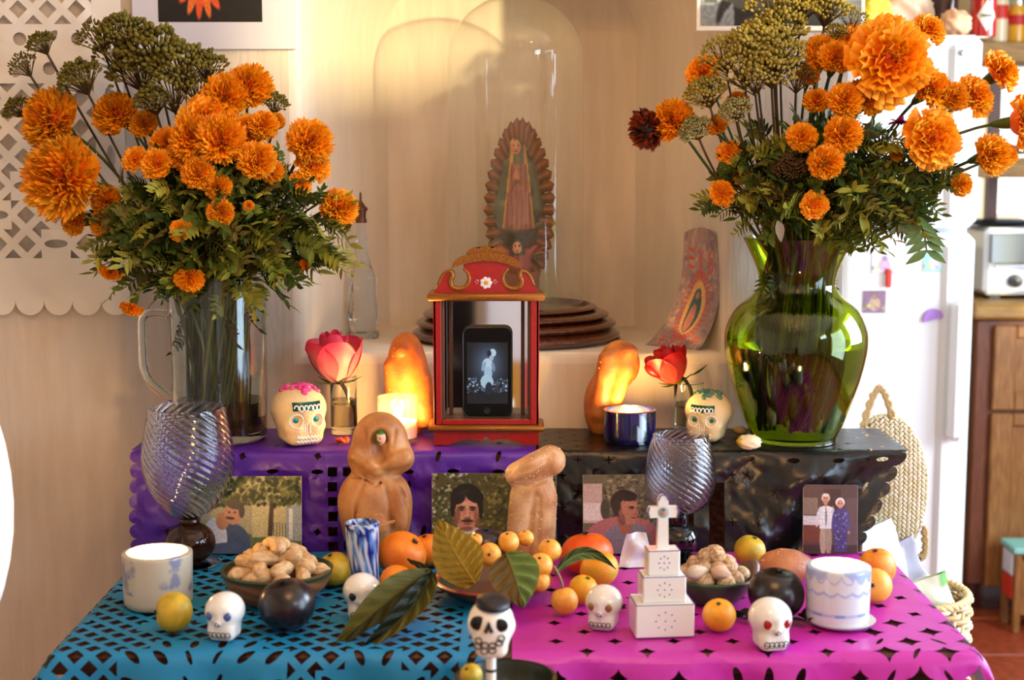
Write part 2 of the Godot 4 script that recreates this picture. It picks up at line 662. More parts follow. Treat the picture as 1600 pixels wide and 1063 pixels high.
func build_room() -> void:
	var m := M.new()
	var white := Color.WHITE
	# front wall with the niche: face below the ledge, face around the opening, splayed niche, back
	var z := -2.11
	var rise := 2.5
	var right_end := 0.4942
	m.away(Vector3(-2, 0, z), Vector3(right_end - 0.02, 0, z), Vector3(right_end - 0.02, LEDGE - 0.016, z), Vector3(-2, LEDGE - 0.016, z), white, Vector3(0, 1, -3))
	var open := niche_outline(0.016, 0.300, 0.303, 1.59)
	var face := PackedVector2Array([Vector2(-2, LEDGE - 0.016)])
	face.append_array(open)
	face.append_array(PackedVector2Array([Vector2(right_end - 0.02, LEDGE - 0.016), Vector2(right_end - 0.02, rise), Vector2(-2, rise)]))
	var f := Geometry2D.triangulate_polygon(face)
	var base := m.v.size()
	for q in face: m.vert(Vector3(q.x, q.y, z), white)
	for k in range(0, f.size(), 3):
		var ccw: bool = (face[f[k + 1]] - face[f[k]]).cross(face[f[k + 2]] - face[f[k]]) > 0.0
		if ccw: m.face(base + f[k], base + f[k + 1], base + f[k + 2])
		else: m.face(base + f[k], base + f[k + 2], base + f[k + 1])
	var rows := []
	for s in [[0.016, 0.0], [0.008, 0.002], [0.002, 0.008], [0.0, 0.016], [-0.02, 0.12], [-0.06, 0.25]]:
		var o := niche_outline(s[0] if s[1] < 0.1 else 0.0, 0.300 + (s[0] if s[1] > 0.1 else 0.0), 0.303 + (s[0] if s[1] > 0.1 else 0.0), 1.59)
		var row := PackedVector3Array()
		for q in o: row.append(Vector3(q.x, q.y, z - s[1]))
		rows.append(row)
	var back := niche_outline(0.0, 0.205, 0.205, 1.59)
	var last := PackedVector3Array()
	for q in back: last.append(Vector3(q.x, q.y, z - 0.345))
	rows.append(last)
	# the run along arch and floor closes over itself
	m.grid(rows, true, white, true)
	var b := m.v.size()
	var fb := Geometry2D.triangulate_polygon(back)
	for q in back: m.vert(Vector3(q.x, q.y, z - 0.345), white)
	for k in range(0, fb.size(), 3): m.face(b + fb[k], b + fb[k + 1], b + fb[k + 2])
	# rounded right end of the wall and its back
	var ends := []
	for y in [0.0, rise]:
		var row := PackedVector3Array([Vector3(right_end - 0.02, y, z), Vector3(right_end - 0.008, y, z - 0.003), Vector3(right_end - 0.002, y, z - 0.010), Vector3(right_end, y, z - 0.022), Vector3(right_end, y, z - 0.5)])
		ends.append(row)
	m.grid(ends, false, white, true)
	m.slab(Vector3(-2, 0, z - 0.56), Vector3(right_end, rise, z - 0.48))
	struct("wall_front", m, mats.plaster)
	m = M.new()
	m.slab(Vector3(-2.1, 0, -2.7), Vector3(-2.0, rise, 2.1))
	struct("wall_left", m, mats.ceiling_paint)
	m = M.new()
	m.slab(Vector3(-2.1, 0, 2.0), Vector3(2.5, rise, 2.1))
	struct("wall_back", m, mats.ceiling_paint)
	# right wall with garden door, added kitchen opening and high window
	m = M.new()
	var zs := [-4.7, -2.95, -1.75, -1.45, -0.25, 0.25, 1.45, 2.1]
	for k in zs.size() - 1:
		var lo: float = zs[k]
		var hi: float = zs[k + 1]
		match k:
			1:
				m.slab(Vector3(2.3, 0, lo), Vector3(2.42, 0.9, hi)); m.slab(Vector3(2.3, 2.15, lo), Vector3(2.42, rise, hi))
			3:
				m.slab(Vector3(2.3, 0, lo), Vector3(2.42, 0.28, hi)); m.slab(Vector3(2.3, 2.05, lo), Vector3(2.42, rise, hi))
			5:
				m.slab(Vector3(2.3, 0, lo), Vector3(2.42, 1.718, hi)); m.slab(Vector3(2.3, 2.32, lo), Vector3(2.42, rise, hi))
			_:
				m.slab(Vector3(2.3, 0, lo), Vector3(2.42, rise, hi))
	struct("wall_right", m, mats.ceiling_paint)
	# glazing bars of the garden door, mirrored in the dome
	m = M.new()
	for zz in [-1.44, -1.05, -0.65, -0.26]: m.slab(Vector3(2.34, 0.28, zz - 0.02), Vector3(2.38, 2.05, zz + 0.02))
	for yy in [0.3, 0.9, 1.5, 2.03]: m.slab(Vector3(2.345, yy - 0.02, -1.45), Vector3(2.375, yy + 0.02, -0.25))
	struct("door_1", m, mats.oak)
	# kitchen back wall with a window
	m = M.new()
	m.slab(Vector3(-0.6, 0, -4.7), Vector3(1.10, rise, -4.6)); m.slab(Vector3(1.10, 0, -4.7), Vector3(2.3, 0.98, -4.6))
	m.slab(Vector3(1.10, 1.62, -4.7), Vector3(2.3, rise, -4.6)); m.slab(Vector3(1.9, 0.98, -4.7), Vector3(2.3, 1.62, -4.6))
	struct("wall_kitchen", m, mats.kitchen_plaster)
	m = M.new()
	m.slab(Vector3(-0.7, 0, -4.7), Vector3(-0.6, rise, -2.6))
	struct("wall_side", m, mats.kitchen_plaster)
	m = M.new()
	m.slab(Vector3(-2.2, rise, -4.7), Vector3(2.5, rise + 0.1, 2.1))
	struct("ceiling", m, mats.ceiling_paint)
	m = M.new()
	m.slab(Vector3(-2.2, -0.1, -4.7), Vector3(2.5, -0.012, 2.1))
	var fl := struct("floor", m, mats.grout)
	rng.seed = 5
	var tile := M.new()
	tile.box(Vector3(0.292, 0.014, 0.292), 0.004, Transform3D.IDENTITY, white)
	var mesh := tile.commit()
	for i in 8:
		for j in 7:
			var t := part("tile", mesh, mats.tile_a if rng.randf() < 0.65 else mats.tile_b, fl)
			t.position = Vector3(0.12 + 0.3 * i, -0.007 + rng.randf() * 0.001, -4.42 + 0.3 * j)
			t.rotation = Vector3(rng.randf_range(-0.003, 0.003), rng.randf_range(-0.01, 0.01), rng.randf_range(-0.003, 0.003))
	m = M.new()
	m.slab(Vector3(-2.2, -0.02, -2.5), Vector3(2.3, -0.002, 2.0))
	struct("floor", m, mats.terracotta_floor)
	# what the mirror and the glass look back at: a white sideboard, a dark chair and a striped blanket on the rear wall
	m = M.new()
	m.slab(Vector3(-0.1, 0, 1.5), Vector3(0.55, 0.85, 1.98), white, 0.01)
	var side := thing("sideboard", "white painted sideboard against the wall behind the viewer", "sideboard")
	part("body", m, mats.white_enamel, side)
	m = M.new()
	for xx in [0.06, 0.38]: m.slab(Vector3(xx, 0.1, 1.485), Vector3(xx + 0.29, 0.8, 1.505), white, 0.005)
	part("door", m, mats.white_enamel, side)
	var o := thing("loudspeaker", "black floor loudspeaker beside the white sideboard behind the viewer", "loudspeaker", Vector3(-0.19, 0, 1.42))
	m = M.new()
	m.slab(Vector3(-0.07, 0, -0.06), Vector3(0.055, 0.86, 0.06), white, 0.008)
	part("cabinet", m, mats.phone_black, o)
	for y in [0.3, 0.55]:
		m = M.new()
		m.lathe([Vector2(0, 0), Vector2(0.02, 0.0), Vector2(0.045, 0.008), Vector2(0.05, 0.006)], 24, Transform3D(Basis(Vector3.RIGHT, -PI / 2), Vector3(-0.007, y, -0.061)), white)
		part("cone", m, mats.ink, o)
	for q in [[0.008, Color(0.80, 0.60, 0.06), "yellow rolled mat standing before the white sideboard"], [0.052, Color(0.72, 0.12, 0.10), "red rolled mat standing before the white sideboard"]]:
		m = M.new()
		m.lathe([Vector2(0, 0), Vector2(0.019, 0), Vector2(0.020, 0.002), Vector2(0.020, 0.52), Vector2(0.012, 0.522), Vector2(0, 0.518)], 24, Transform3D.IDENTITY, white)
		solo("rolled_mat", m, mat("mat cloth", q[1], 0.8), q[2], "mat", Vector3(q[0], 0, 1.44))
	# unseen wall added outside to keep the low sun off the kitchen
	m = M.new()
	m.slab(Vector3(4.0, -0.1, -0.4), Vector3(4.2, 3.0, 2.35))
	solo("outdoor_wall", m, mats.ceiling_paint, "plain added wall outside the right-hand door, blocking the low sun", "wall")
	# five-armed ceiling lamp in front of the altar
	var lamp := thing("chandelier", "five-armed hanging lamp with small warm bulbs in front of the altar", "lamp", Vector3(0.05, 2.28, -0.75))
	m = M.new()
	m.tube(PackedVector3Array([Vector3(0, 0.22, 0), Vector3(0, -0.3, 0)]), 0.008, 8, white)
	m.lathe([Vector2(0, 0.22), Vector2(0.05, 0.22), Vector2(0.02, 0.19), Vector2(0, 0.19)], 16, Transform3D.IDENTITY, white)
	m.ball(Vector3(0, -0.32, 0), Vector3(0.03, 0.03, 0.03), 12, 8, white)
	for k in 5:
		var a := TAU * k / 5 + 0.3
		m.tube(bezier(Vector3(0, -0.32, 0), Vector3(cos(a) * 0.14, -0.42, sin(a) * 0.14), Vector3(cos(a) * 0.2, -0.31, sin(a) * 0.2), 8), 0.006, 6, white)
	part("frame", m, mats.dark_wood, lamp)
	mat("bulb", Color(1, 0.9, 0.7), 0.5, {"emit": Color(1.0, 0.75, 0.45), "power": 10.0})
	for k in 5:
		var a := TAU * k / 5 + 0.3
		m = M.new()
		m.ball(Vector3(cos(a) * 0.2, -0.28, sin(a) * 0.2), Vector3(0.016, 0.024, 0.016), 10, 8, white)
		part("bulb", m, mats.bulb, lamp)
		var l := OmniLight3D.new()
		l.name = "bulb_light_%d" % k
		l.light_color = Color(1.0, 0.74, 0.46)
		l.light_energy = 0.13
		l.light_size = 0.015
		l.omni_range = 8.0
		l.omni_attenuation = 2.0
		l.shadow_enabled = true
		add_child(l)
		l.position = Vector3(0.05 + cos(a) * 0.2, 2.0, -0.75 + sin(a) * 0.2)

func build_furniture() -> void:
	var white := Color.WHITE
	# the chest: the lower step of the altar
	var o := thing("wooden_chest", "reddish brown wooden chest that carries the fruit, skulls and front papers", "chest")
	var m := M.new()
	m.slab(Vector3(-0.49, TABLE - 0.025, -1.925), Vector3(0.495, TABLE - 0.001, -1.508), white, 0.004)
	part("lid", m, mats.chest_wood, o)
	m = M.new()
	m.slab(Vector3(-0.475, 0.02, -1.915), Vector3(0.48, TABLE - 0.026, -1.523), white, 0.004)
	part("body", m, mats.chest_wood, o)
	for x in [-0.30, 0.05, 0.38]:
		m = M.new()
		m.slab(Vector3(x, 0.08, -1.525), Vector3(x + 0.02, TABLE - 0.04, -1.517), white, 0.002)
		part("batten", m, mats.chest_wood, o)
	# the bench: the upper step
	o = thing("wooden_bench", "brown wooden bench that carries the candles, the shrine and both vases", "bench")
	m = M.new()
	m.slab(Vector3(-0.50, BENCH - 0.024, -2.105), Vector3(0.485, BENCH - 0.001, -1.932), white, 0.004)
	part("seat", m, mats.bench_wood, o)
	m = M.new()
	m.slab(Vector3(-0.49, BENCH - 0.06, -2.10), Vector3(0.475, BENCH - 0.025, -2.085), white, 0.002)
	part("rail", m, mats.bench_wood, o)
	for x in [-0.485, 0.445]:
		for z in [-2.095, -1.965]:
			m = M.new()
			m.slab(Vector3(x, 0.0, z), Vector3(x + 0.03, BENCH - 0.025, z + 0.022), white, 0.003)
			part("leg", m, mats.bench_wood, o)
	m = M.new()
	m.slab(Vector3(-0.48, 0.3, -2.07), Vector3(0.47, BENCH - 0.025, -2.06), white, 0.001)
	part("back_panel", m, mats.dark_wood, o)
	# the small stool in front of the chest
	o = thing("low_stool", "low brown stool in front of the chest carrying the green bowl", "stool")
	m = M.new()
	m.slab(Vector3(-0.2, 0.635, -1.47), Vector3(0.12, 0.66, -1.26), white, 0.004)
	part("seat", m, mats.bench_wood, o)
	for x in [-0.19, 0.09]:
		for z in [-1.46, -1.29]:
			m = M.new()
			m.slab(Vector3(x, 0, z), Vector3(x + 0.025, 0.636, z + 0.025), white, 0.002)
			part("leg", m, mats.bench_wood, o)
	# round-backed chair at the left edge
	o = thing("chair", "white chair with a tall rounded back at the far left edge of the view", "chair", Vector3(-0.866, 0, -1.55))
	m = M.new()
	var rim := []
	for k in 8:
		var a := PI / 2 * k / 7
		rim.append(Vector2(0.31 + 0.02 * sin(a), 0.02 * cos(a)))
	var prof := [Vector2(0, 0.022), Vector2(0.25, 0.021)]
	prof.append_array(rim)
	prof.append_array([Vector2(0.31, -0.02), Vector2(0, -0.022)])
	prof.reverse()
	m.lathe(prof, 64, Transform3D(Basis(Vector3.RIGHT, PI / 2) * Basis.from_scale(Vector3(1, 1, 1.0)), Vector3(0, 0.9039, 0)), white)
	part("backrest", m, mats.white_enamel, o)
	m = M.new()
	m.lathe([Vector2(0, 0.43), Vector2(0.21, 0.43), Vector2(0.22, 0.44), Vector2(0.21, 0.46), Vector2(0, 0.465)], 40, Transform3D(Basis.IDENTITY, Vector3(0, 0, 0.22)), white)
	part("seat", m, mats.white_enamel, o)
	for q in [Vector2(-0.16, 0.06), Vector2(0.16, 0.06), Vector2(-0.16, 0.38), Vector2(0.16, 0.38)]:
		m = M.new()
		m.tube(PackedVector3Array([Vector3(q.x * 1.1, 0.0, q.y), Vector3(q.x, 0.44, q.y)]), 0.014, 10, white)
		part("leg", m, mats.white_enamel, o)
	for x in [-0.1, 0.1]:
		m = M.new()
		m.tube(PackedVector3Array([Vector3(x, 0.45, 0.05), Vector3(x, 0.75, 0.0)]), 0.012, 10, white)
		part("post", m, mats.white_enamel, o)

# ---------------------------------------------------------------- the kitchen beyond

func plain_print(called: String, w: int, h: int, draw: Callable) -> StandardMaterial3D:
	var im := Image.create(w, h, false, Image.FORMAT_RGBA8)
	draw.call(im)
	var g := RandomNumberGenerator.new()
	g.seed = w + h
	im.resize(w / 2, h / 2, Image.INTERPOLATE_LANCZOS)
	for y in h / 2:
		for x in w / 2:
			var k := g.randf_range(0.90, 1.10)
			var c := im.get_pixel(x, y)
			im.set_pixel(x, y, Color(minf(c.r * k, 1), minf(c.g * k, 1), minf(c.b * k, 1)))
	im.resize(w, h, Image.INTERPOLATE_CUBIC)
	return mat(called, Color.WHITE, 0.5, {"tex": ImageTexture.create_from_image(im)})

func dab(im: Image, x: float, y: float, rx: float, ry: float, col: Color, turn := 0.0, rough_edge := 0.0) -> void:
	var r := maxf(rx, ry) * 1.2 + 2
	for py in range(maxi(0, int(y - r)), mini(im.get_height(), int(y + r) + 1)):
		for px in range(maxi(0, int(x - r)), mini(im.get_width(), int(x + r) + 1)):
			var d := Vector2(px - x, py - y).rotated(-turn)
			var k := Vector2(d.x / rx, d.y / ry).length()
			if rough_edge > 0.0: k += rough_edge * sin(px * 1.7 + py * 0.9) * sin(py * 1.3 - px * 0.6)
			var a := clampf((1.0 - k) * minf(rx, ry) * 0.7 + 0.5, 0.0, 1.0) * col.a
			if a > 0.0: im.set_pixel(px, py, im.get_pixel(px, py).lerp(Color(col, 1.0), a))

func block(im: Image, x: int, y: int, w: int, h: int, col: Color) -> void:
	im.fill_rect(Rect2i(x, y, w, h), col)

func sprinkle(im: Image, area: Rect2, count: int, size: Vector2, cols: Array, s: int) -> void:
	var g := RandomNumberGenerator.new()
	g.seed = s
	for k in count:
		var c: Color = cols[g.randi() % cols.size()]
		dab(im, area.position.x + g.randf() * area.size.x, area.position.y + g.randf() * area.size.y, g.randf_range(size.x, size.y), g.randf_range(size.x, size.y) * 0.7, Color(c, g.randf_range(0.5, 0.95)), g.randf() * PI)

func flat_print(w: float, h: float, xf := Transform3D.IDENTITY, bend := 0.0) -> M:
	# upright sheet, its foot at the origin, facing +z
	var m := M.new()
	var rows := []
	for i in 7:
		var row := PackedVector3Array()
		for j in 7:
			var x := (j / 6.0 - 0.5) * w
			row.append(xf * Vector3(x, h * i / 6.0, bend * (1.0 - pow(2.0 * x / w, 2))))
		rows.append(row)
	m.grid(rows, false, Color.WHITE, true)
	return m

func build_kitchen() -> void:
	var w := Color.WHITE
	var z := -3.2
	var left := 0.34
	var right := 1.0108
	var top := 1.535
	var split := 1.1157
	var o := thing("refrigerator", "tall white refrigerator with a freezer door above, beyond the wall on the right", "refrigerator")
	var m := M.new()
	m.slab(Vector3(left, 0.03, z - 0.68), Vector3(right - 0.004, top - 0.004, z - 0.055), w, 0.012)
	part("body", m, mats.white_enamel, o)
	for q in [["freezer_door", split + 0.006, top], ["door", 0.08, split - 0.006]]:
		m = M.new()
		m.slab(Vector3(left, q[1], z - 0.05), Vector3(right, q[2], z), w, 0.016)
		m.slab(Vector3(right - 0.075, q[1] + 0.02, z - 0.01), Vector3(right - 0.016, q[2] - 0.02, z + 0.012), w, 0.01)
		part(q[0], m, mats.white_enamel, o)
	m = M.new()
	m.slab(Vector3(0.9505, 0.6571, z + 0.012), Vector3(0.9867, 0.9693, z + 0.045), w, 0.012)
	part("handle", m, mats.white_enamel, o.get_node("door"))
	m = M.new()
	m.lathe([Vector2(0, 0), Vector2(0.008, 0), Vector2(0.007, 0.004), Vector2(0, 0.005)], 16, Transform3D(Basis(Vector3.RIGHT, PI / 2), Vector3(0.9582, 1.4956, z + 0.012)), w)
	part("screw_cap", m, mats.chrome, o.get_node("freezer_door"))
	m = M.new()
	m.slab(Vector3(left + 0.02, 0.0, z - 0.6), Vector3(right - 0.02, 0.075, z - 0.08), w, 0.005)
	part("plinth", m, mats.phone_black, o)
	# what is stuck to its door
	var pics := [
		["fridge_picture", Vector3(0.8094, 1.0226, -3.198), 0.0529, 0.0459, Color(0.90, 0.86, 0.90), Color(0.80, 0.66, 0.78), "small pale card on the fridge door behind the red magnet", "card"],
		["fridge_picture", Vector3(0.9194, 1.0268, -3.198), 0.0501, 0.0459, Color(0.62, 0.86, 0.82), Color(0.86, 0.78, 0.86), "turquoise picture on the fridge door under the leafy sprig", "picture"],
		["fridge_picture", Vector3(0.7911, 0.9372, -3.198), 0.0503, 0.0489, Color(0.55, 0.42, 0.50), Color(0.75, 0.62, 0.52), "small mauve photo on the fridge door beside the green vase", "photo"],
	]
	for q in pics:
		var look := plain_print("fridge print", 48, 44, func(im: Image) -> void:
			im.fill(q[4])
			dab(im, 24, 26, 12, 14, q[5]); dab(im, 24, 12, 6, 6, q[5].darkened(0.2)); sprinkle(im, Rect2(0, 28, 48, 16), 14, Vector2(2, 5), [q[5].darkened(0.3), q[4].lightened(0.3), Color(0.75, 0.8, 0.3)], 4))
		var f := solo(q[0], flat_print(q[2], q[3]), look, q[6], q[7], Vector3(q[1].x, q[1].y, z + 0.002))
		m = M.new()
		m.slab(Vector3(-q[2] / 2, 0, -0.0015), Vector3(q[2] / 2, q[3], -0.0003), w)
		part("backing", m, mats.paper_white, f)
	m = M.new()
	m.box(Vector3(0.0127, 0.0408, 0.008), 0.003, Transform3D.IDENTITY, w)
	solo("fridge_magnet", m, mat("magnet_red", Color(0.85, 0.22, 0.15), 0.4), "narrow red magnet on the fridge door", "magnet", Vector3(0.8186, 1.0135, z + 0.008))
	var half := PackedVector2Array()
	for k in 13: half.append(Vector2(cos(PI * k / 12) * 0.023, sin(PI * k / 12) * 0.024))
	m = M.new()
	m.extrude(half, 0.006, Transform3D(Basis(Vector3.BACK, 0.25), Vector3.ZERO), w)
	solo("fridge_magnet", m, mat("magnet_lilac", Color(0.66, 0.48, 0.80), 0.4), "lilac half-moon magnet low on the fridge door", "magnet", Vector3(0.9207, 0.9226, z + 0.004))
	# on top of the fridge
	var bt := thing("sauce_bottle", "red bottle with a pale diamond label on top of the fridge", "bottle", Vector3(1.0269, top, -3.27))
	m = M.new()
	m.lathe([Vector2(0, 0), Vector2(0.026, 0), Vector2(0.028, 0.004), Vector2(0.028, 0.10), Vector2(0.024, 0.118), Vector2(0.011, 0.13), Vector2(0.010, 0.15), Vector2(0, 0.15)], 28, Transform3D.IDENTITY, w)
	part("glass", m, mat("sauce_red", Color(0.66, 0.05, 0.06), 0.12, {"coat": 0.5}), bt)
	m = M.new()
	m.lathe([Vector2(0.0125, 0.148), Vector2(0.0125, 0.175), Vector2(0, 0.177)], 20, Transform3D.IDENTITY, w)
	part("cap", m, mats.magnet_red, bt)
	m = M.new()
	for k in 12:
		# a diamond wrapped round the bottle
		var a0 := (k / 12.0 - 0.5) * 1.5
		var a1 := ((k + 1) / 12.0 - 0.5) * 1.5
		var h0 := 0.034 * (1.0 - absf(a0) / 0.78)
		var h1 := 0.034 * (1.0 - absf(a1) / 0.78)
		var p := func(a: float, y: float) -> Vector3: return Vector3(sin(a) * 0.0285, 0.044 + y, cos(a) * 0.0285)
		m.away(p.call(a0, -h0), p.call(a1, -h1), p.call(a1, h1), p.call(a0, h0), w, Vector3(0, 0.044, 0))
	var lab := part("label", m, mat("label_cream", Color(0.88, 0.84, 0.74), 0.6), bt)
	lab.set_meta("label", "cream diamond label with dark lettering")
	var tm := TextMesh.new()
	tm.text = "TABASCO"
	var font := SystemFont.new()
	font.font_names = PackedStringArray(["Droid Sans"])
	tm.font = font
	tm.font_size = 24
	tm.pixel_size = 0.00034
	tm.depth = 0.001
	var tx := part("lettering", tm, mats.ink, lab)
	tx.position = Vector3(0, 0.044, 0.029)
	m = M.new()
	rng.seed = 11
	var crumple := func(seed_at: int, r: Vector3, lo: Color, hi: Color) -> M:
		var g := FastNoiseLite.new()
		g.seed = seed_at
		g.frequency = 1.6
		var q := M.new()
		q.ball(Vector3(0, r.y * 0.92, 0), r, 28, 18, func(p: Vector3, _u: Vector2) -> Color: return lo.lerp(hi, clampf(0.5 + g.get_noise_3dv(p * 30.0), 0, 1)), func(d: Vector3) -> float: return (1.0 + 0.35 * g.get_noise_3dv(d * 1.3)) * (1.0 if d.y > -0.6 else 0.9))
		return q
	solo("plastic_bag", crumple.call(3, Vector3(0.075, 0.075, 0.06), lin(0.86, 0.66, 0.50), lin(0.96, 0.86, 0.74)), vc(0.35), "crumpled peach plastic bag on top of the fridge, above the big marigold", "bag", Vector3(0.8647, top, -3.36))
	solo("plastic_bag", crumple.call(5, Vector3(0.045, 0.05, 0.04), lin(0.95, 0.78, 0.05), lin(1, 0.92, 0.35)), vc(0.35), "crumpled yellow bag at the left on top of the fridge", "bag", Vector3(0.7904, top, -3.30))
	solo("paper_bag", crumple.call(9, Vector3(0.036, 0.03, 0.03), lin(0.86, 0.58, 0.40), lin(0.95, 0.76, 0.58)), vc(0.7), "small peach paper bag on the fridge beside the red bottle", "bag", Vector3(0.9627, top, -3.26))
	m = M.new()
	m.lathe([Vector2(0, 0), Vector2(0.034, 0), Vector2(0.036, 0.01), Vector2(0.034, 0.1), Vector2(0.014, 0.14), Vector2(0.014, 0.2), Vector2(0, 0.2)], 24, Transform3D.IDENTITY, w)
	solo("dark_bottle", m, mats.amber_glass, "dark brown bottle at the back of the fridge top", "bottle", Vector3(0.9829, top, -3.42))
	# base cabinet with worktop
	z = -4.0
	var x0 := 1.2713
	o = thing("kitchen_cabinet", "oak kitchen base cabinet with panelled drawer and door beside the fridge", "cabinet")
	m = M.new()
	m.slab(Vector3(x0, 0.09, z - 0.58), Vector3(2.28, 0.8344, z), w, 0.004)
	part("body", m, mat("oak_red", Color(0.50, 0.27, 0.13), 0.45, {"grain": [0.02, Color(0.7, 0.64, 0.6), Color.WHITE], "uv": Vector3(9, 1.2, 9)}), o)
	m = M.new()
	m.slab(Vector3(x0 + 0.03, 0.0, z - 0.5), Vector3(2.28, 0.09, z - 0.06), w)
	part("plinth", m, mats.dark_wood, o)
	for q in [["drawer", 0.5862, 0.8203], ["door", 0.0877, 0.5773]]:
		for k in 2:
			var xa := x0 + 0.045 + k * 0.42
			var d := Node3D.new()
			m = M.new()
			m.slab(Vector3(xa + 0.05, q[1] + 0.045, z + 0.001), Vector3(xa + 0.35, q[2] - 0.03, z + 0.008), w, 0.003)
			var dd := part(q[0], m, mats.oak, o)
			d.free()
			for e in [[xa, q[1], xa + 0.06, q[2]], [xa + 0.34, q[1], xa + 0.4, q[2]], [xa + 0.06, q[1], xa + 0.34, q[1] + 0.05], [xa + 0.06, q[2] - 0.035, xa + 0.34, q[2]]]:
				m = M.new()
				m.slab(Vector3(e[0], e[1], z + 0.001), Vector3(e[2], e[3], z + 0.02), w, 0.004)
				part("rail", m, mats.oak, dd)
	m = M.new()
	m.slab(Vector3(x0 - 0.02, 0.8379, z - 0.6), Vector3(2.29, 0.8801, z + 0.03), w, 0.008)
	solo("worktop", m, mats.pine, "pale wooden worktop on the oak cabinet", "worktop")
	var wt := 0.8801 + 0.001
	# toaster oven
	o = thing("toaster_oven", "white toaster oven with a black knob on the worktop", "oven", Vector3(1.3183, wt, -4.36))
	m = M.new()
	m.slab(Vector3(0, 0.012, 0), Vector3(0.40, 0.20, 0.26), w, 0.012)
	part("body", m, mats.white_enamel, o)
	m = M.new()
	m.slab(Vector3(0.012, 0.10, 0.255), Vector3(0.30, 0.185, 0.27), w, 0.004)
	part("door", m, mat("oven_glass", Color(0.45, 0.47, 0.46), 0.1, {"coat": 0.5}), o)
	m = M.new()
	m.tube(PackedVector3Array([Vector3(0.02, 0.095, 0.285), Vector3(0.29, 0.095, 0.285)]), 0.005, 8, w)
	part("handle", m, mats.chrome, o.get_node("door"))
	m = M.new()
	m.lathe([Vector2(0.019, 0), Vector2(0.017, 0.018), Vector2(0, 0.02)], 20, Transform3D(Basis(Vector3.RIGHT, PI / 2), Vector3(0.085, 0.052, 0.26)), w)
	part("knob", m, mats.ink, o)
	for xx in [0.02, 0.36]:
		m = M.new()
		m.slab(Vector3(xx, 0, 0.2), Vector3(xx + 0.03, 0.013, 0.25), w)
		part("foot", m, mats.ink, o)
	m = M.new()
	m.lathe([Vector2(0, 0), Vector2(0.07, 0.002), Vector2(0.12, 0.012), Vector2(0.118, 0.016), Vector2(0.07, 0.006), Vector2(0, 0.005)], 32, Transform3D.IDENTITY, w)
	solo("pan", m, mats.phone_black, "dark shallow pan on top of the toaster oven", "pan", Vector3(1.3976, wt + 0.20, -4.22))
	# shelves across the window
	var sx := 1.16
	for q in [[1.5822, "upper pine shelf across the kitchen window, carrying jars"], [1.2457, "lower pine shelf across the kitchen window above the oven"]]:
		m = M.new()
		m.slab(Vector3(sx, q[0] - 0.03, -4.59), Vector3(2.2, q[0] + 0.03, -4.38), w, 0.004)
		solo("shelf", m, mats.pine, q[1], "shelf")
	var win := struct("window_1", M.new_bars(1.10, 1.9, 0.98, 1.62, -4.63), mats.oak_red)
	m = M.new()
	m.slab(Vector3(1.10, 0.98, -4.652), Vector3(1.9, 1.62, -4.648))
	part("pane", m, mats.window_glass, win)
	# a pale house wall seen through the kitchen window
	m = M.new()
	m.slab(Vector3(-1, -0.1, -9.2), Vector3(6, 1.6, -9.0))
	solo("outdoor_wall", m, mats.ceiling_paint, "low pale garden wall seen through the kitchen window", "wall")
	var ys := 1.5822 + 0.031
	for q in [[1.4386, 0.026, 0.15, Color(0.90, 0.82, 0.66), Color(0.82, 0.16, 0.10), "cream jar with a red label on the upper kitchen shelf"], [1.4912, 0.026, 0.11, Color(0.86, 0.62, 0.10), Color(0.75, 0.10, 0.08), "yellow jar with a red band at the right end of the shelf"]]:
		var jar := thing("jar", q[5], "jar", Vector3(q[0], ys, -4.43))
		m = M.new()
		m.lathe([Vector2(0, 0), Vector2(q[1] * 0.95, 0), Vector2(q[1], 0.005), Vector2(q[1], q[2] * 0.8), Vector2(q[1] * 0.8, q[2] * 0.9), Vector2(q[1] * 0.8, q[2])], 24, Transform3D.IDENTITY, w)
		part("body", m, mat("jar", q[3], 0.25, {"coat": 0.4}), jar)
		m = M.new()
		m.lathe([Vector2(q[1] + 0.0006, q[2] * 0.45), Vector2(q[1] + 0.0006, q[2] * 0.72)], 24, Transform3D.IDENTITY, w)
		part("label", m, mat("jar_label", q[4], 0.5), jar)
		m = M.new()
		m.lathe([Vector2(q[1] * 0.85, q[2] - 0.002), Vector2(q[1] * 0.85, q[2] + 0.02), Vector2(0, q[2] + 0.021)], 24, Transform3D.IDENTITY, w)
		part("lid", m, mats.chrome, jar)
	# small painted crate on the tiles
	o = thing("crate", "small wooden crate with red and white sides on the tiled floor at the right edge", "crate", Vector3(1.3502, 0, -3.86))
	for q in [[Vector3(0, 0.0, 0), Vector3(0.018, 0.22, 0.018), mats.oak], [Vector3(0.25, 0.0, 0), Vector3(0.268, 0.22, 0.018), mats.oak], [Vector3(0, 0.0, -0.09), Vector3(0.018, 0.22, -0.072), mats.oak]]:
		m = M.new()
		m.slab(q[0], q[1], w, 0.002)
		part("post", m, q[2], o)
	m = M.new()
	m.slab(Vector3(-0.004, 0.09, -0.075), Vector3(0.004, 0.15, -0.001), w, 0.001)
	part("side_board", m, mats.magnet_red, o)
	m = M.new()
	m.slab(Vector3(-0.004, 0.155, -0.075), Vector3(0.004, 0.215, -0.001), w, 0.001)
	part("side_board", m, mats.white_enamel, o)
	m = M.new()
	m.slab(Vector3(0.018, 0.05, 0.004), Vector3(0.25, 0.2, 0.014), w, 0.001)
	part("front_board", m, mats.oak, o)
	m = M.new()
	m.slab(Vector3(-0.006, 0.22, -0.095), Vector3(0.274, 0.236, 0.022), w, 0.003)
	part("top", m, mat("teal_paint", Color(0.55, 0.80, 0.74), 0.5), o)
	# straw bag and laundry basket at the end of the wall
	straw_bag()
	laundry_basket()

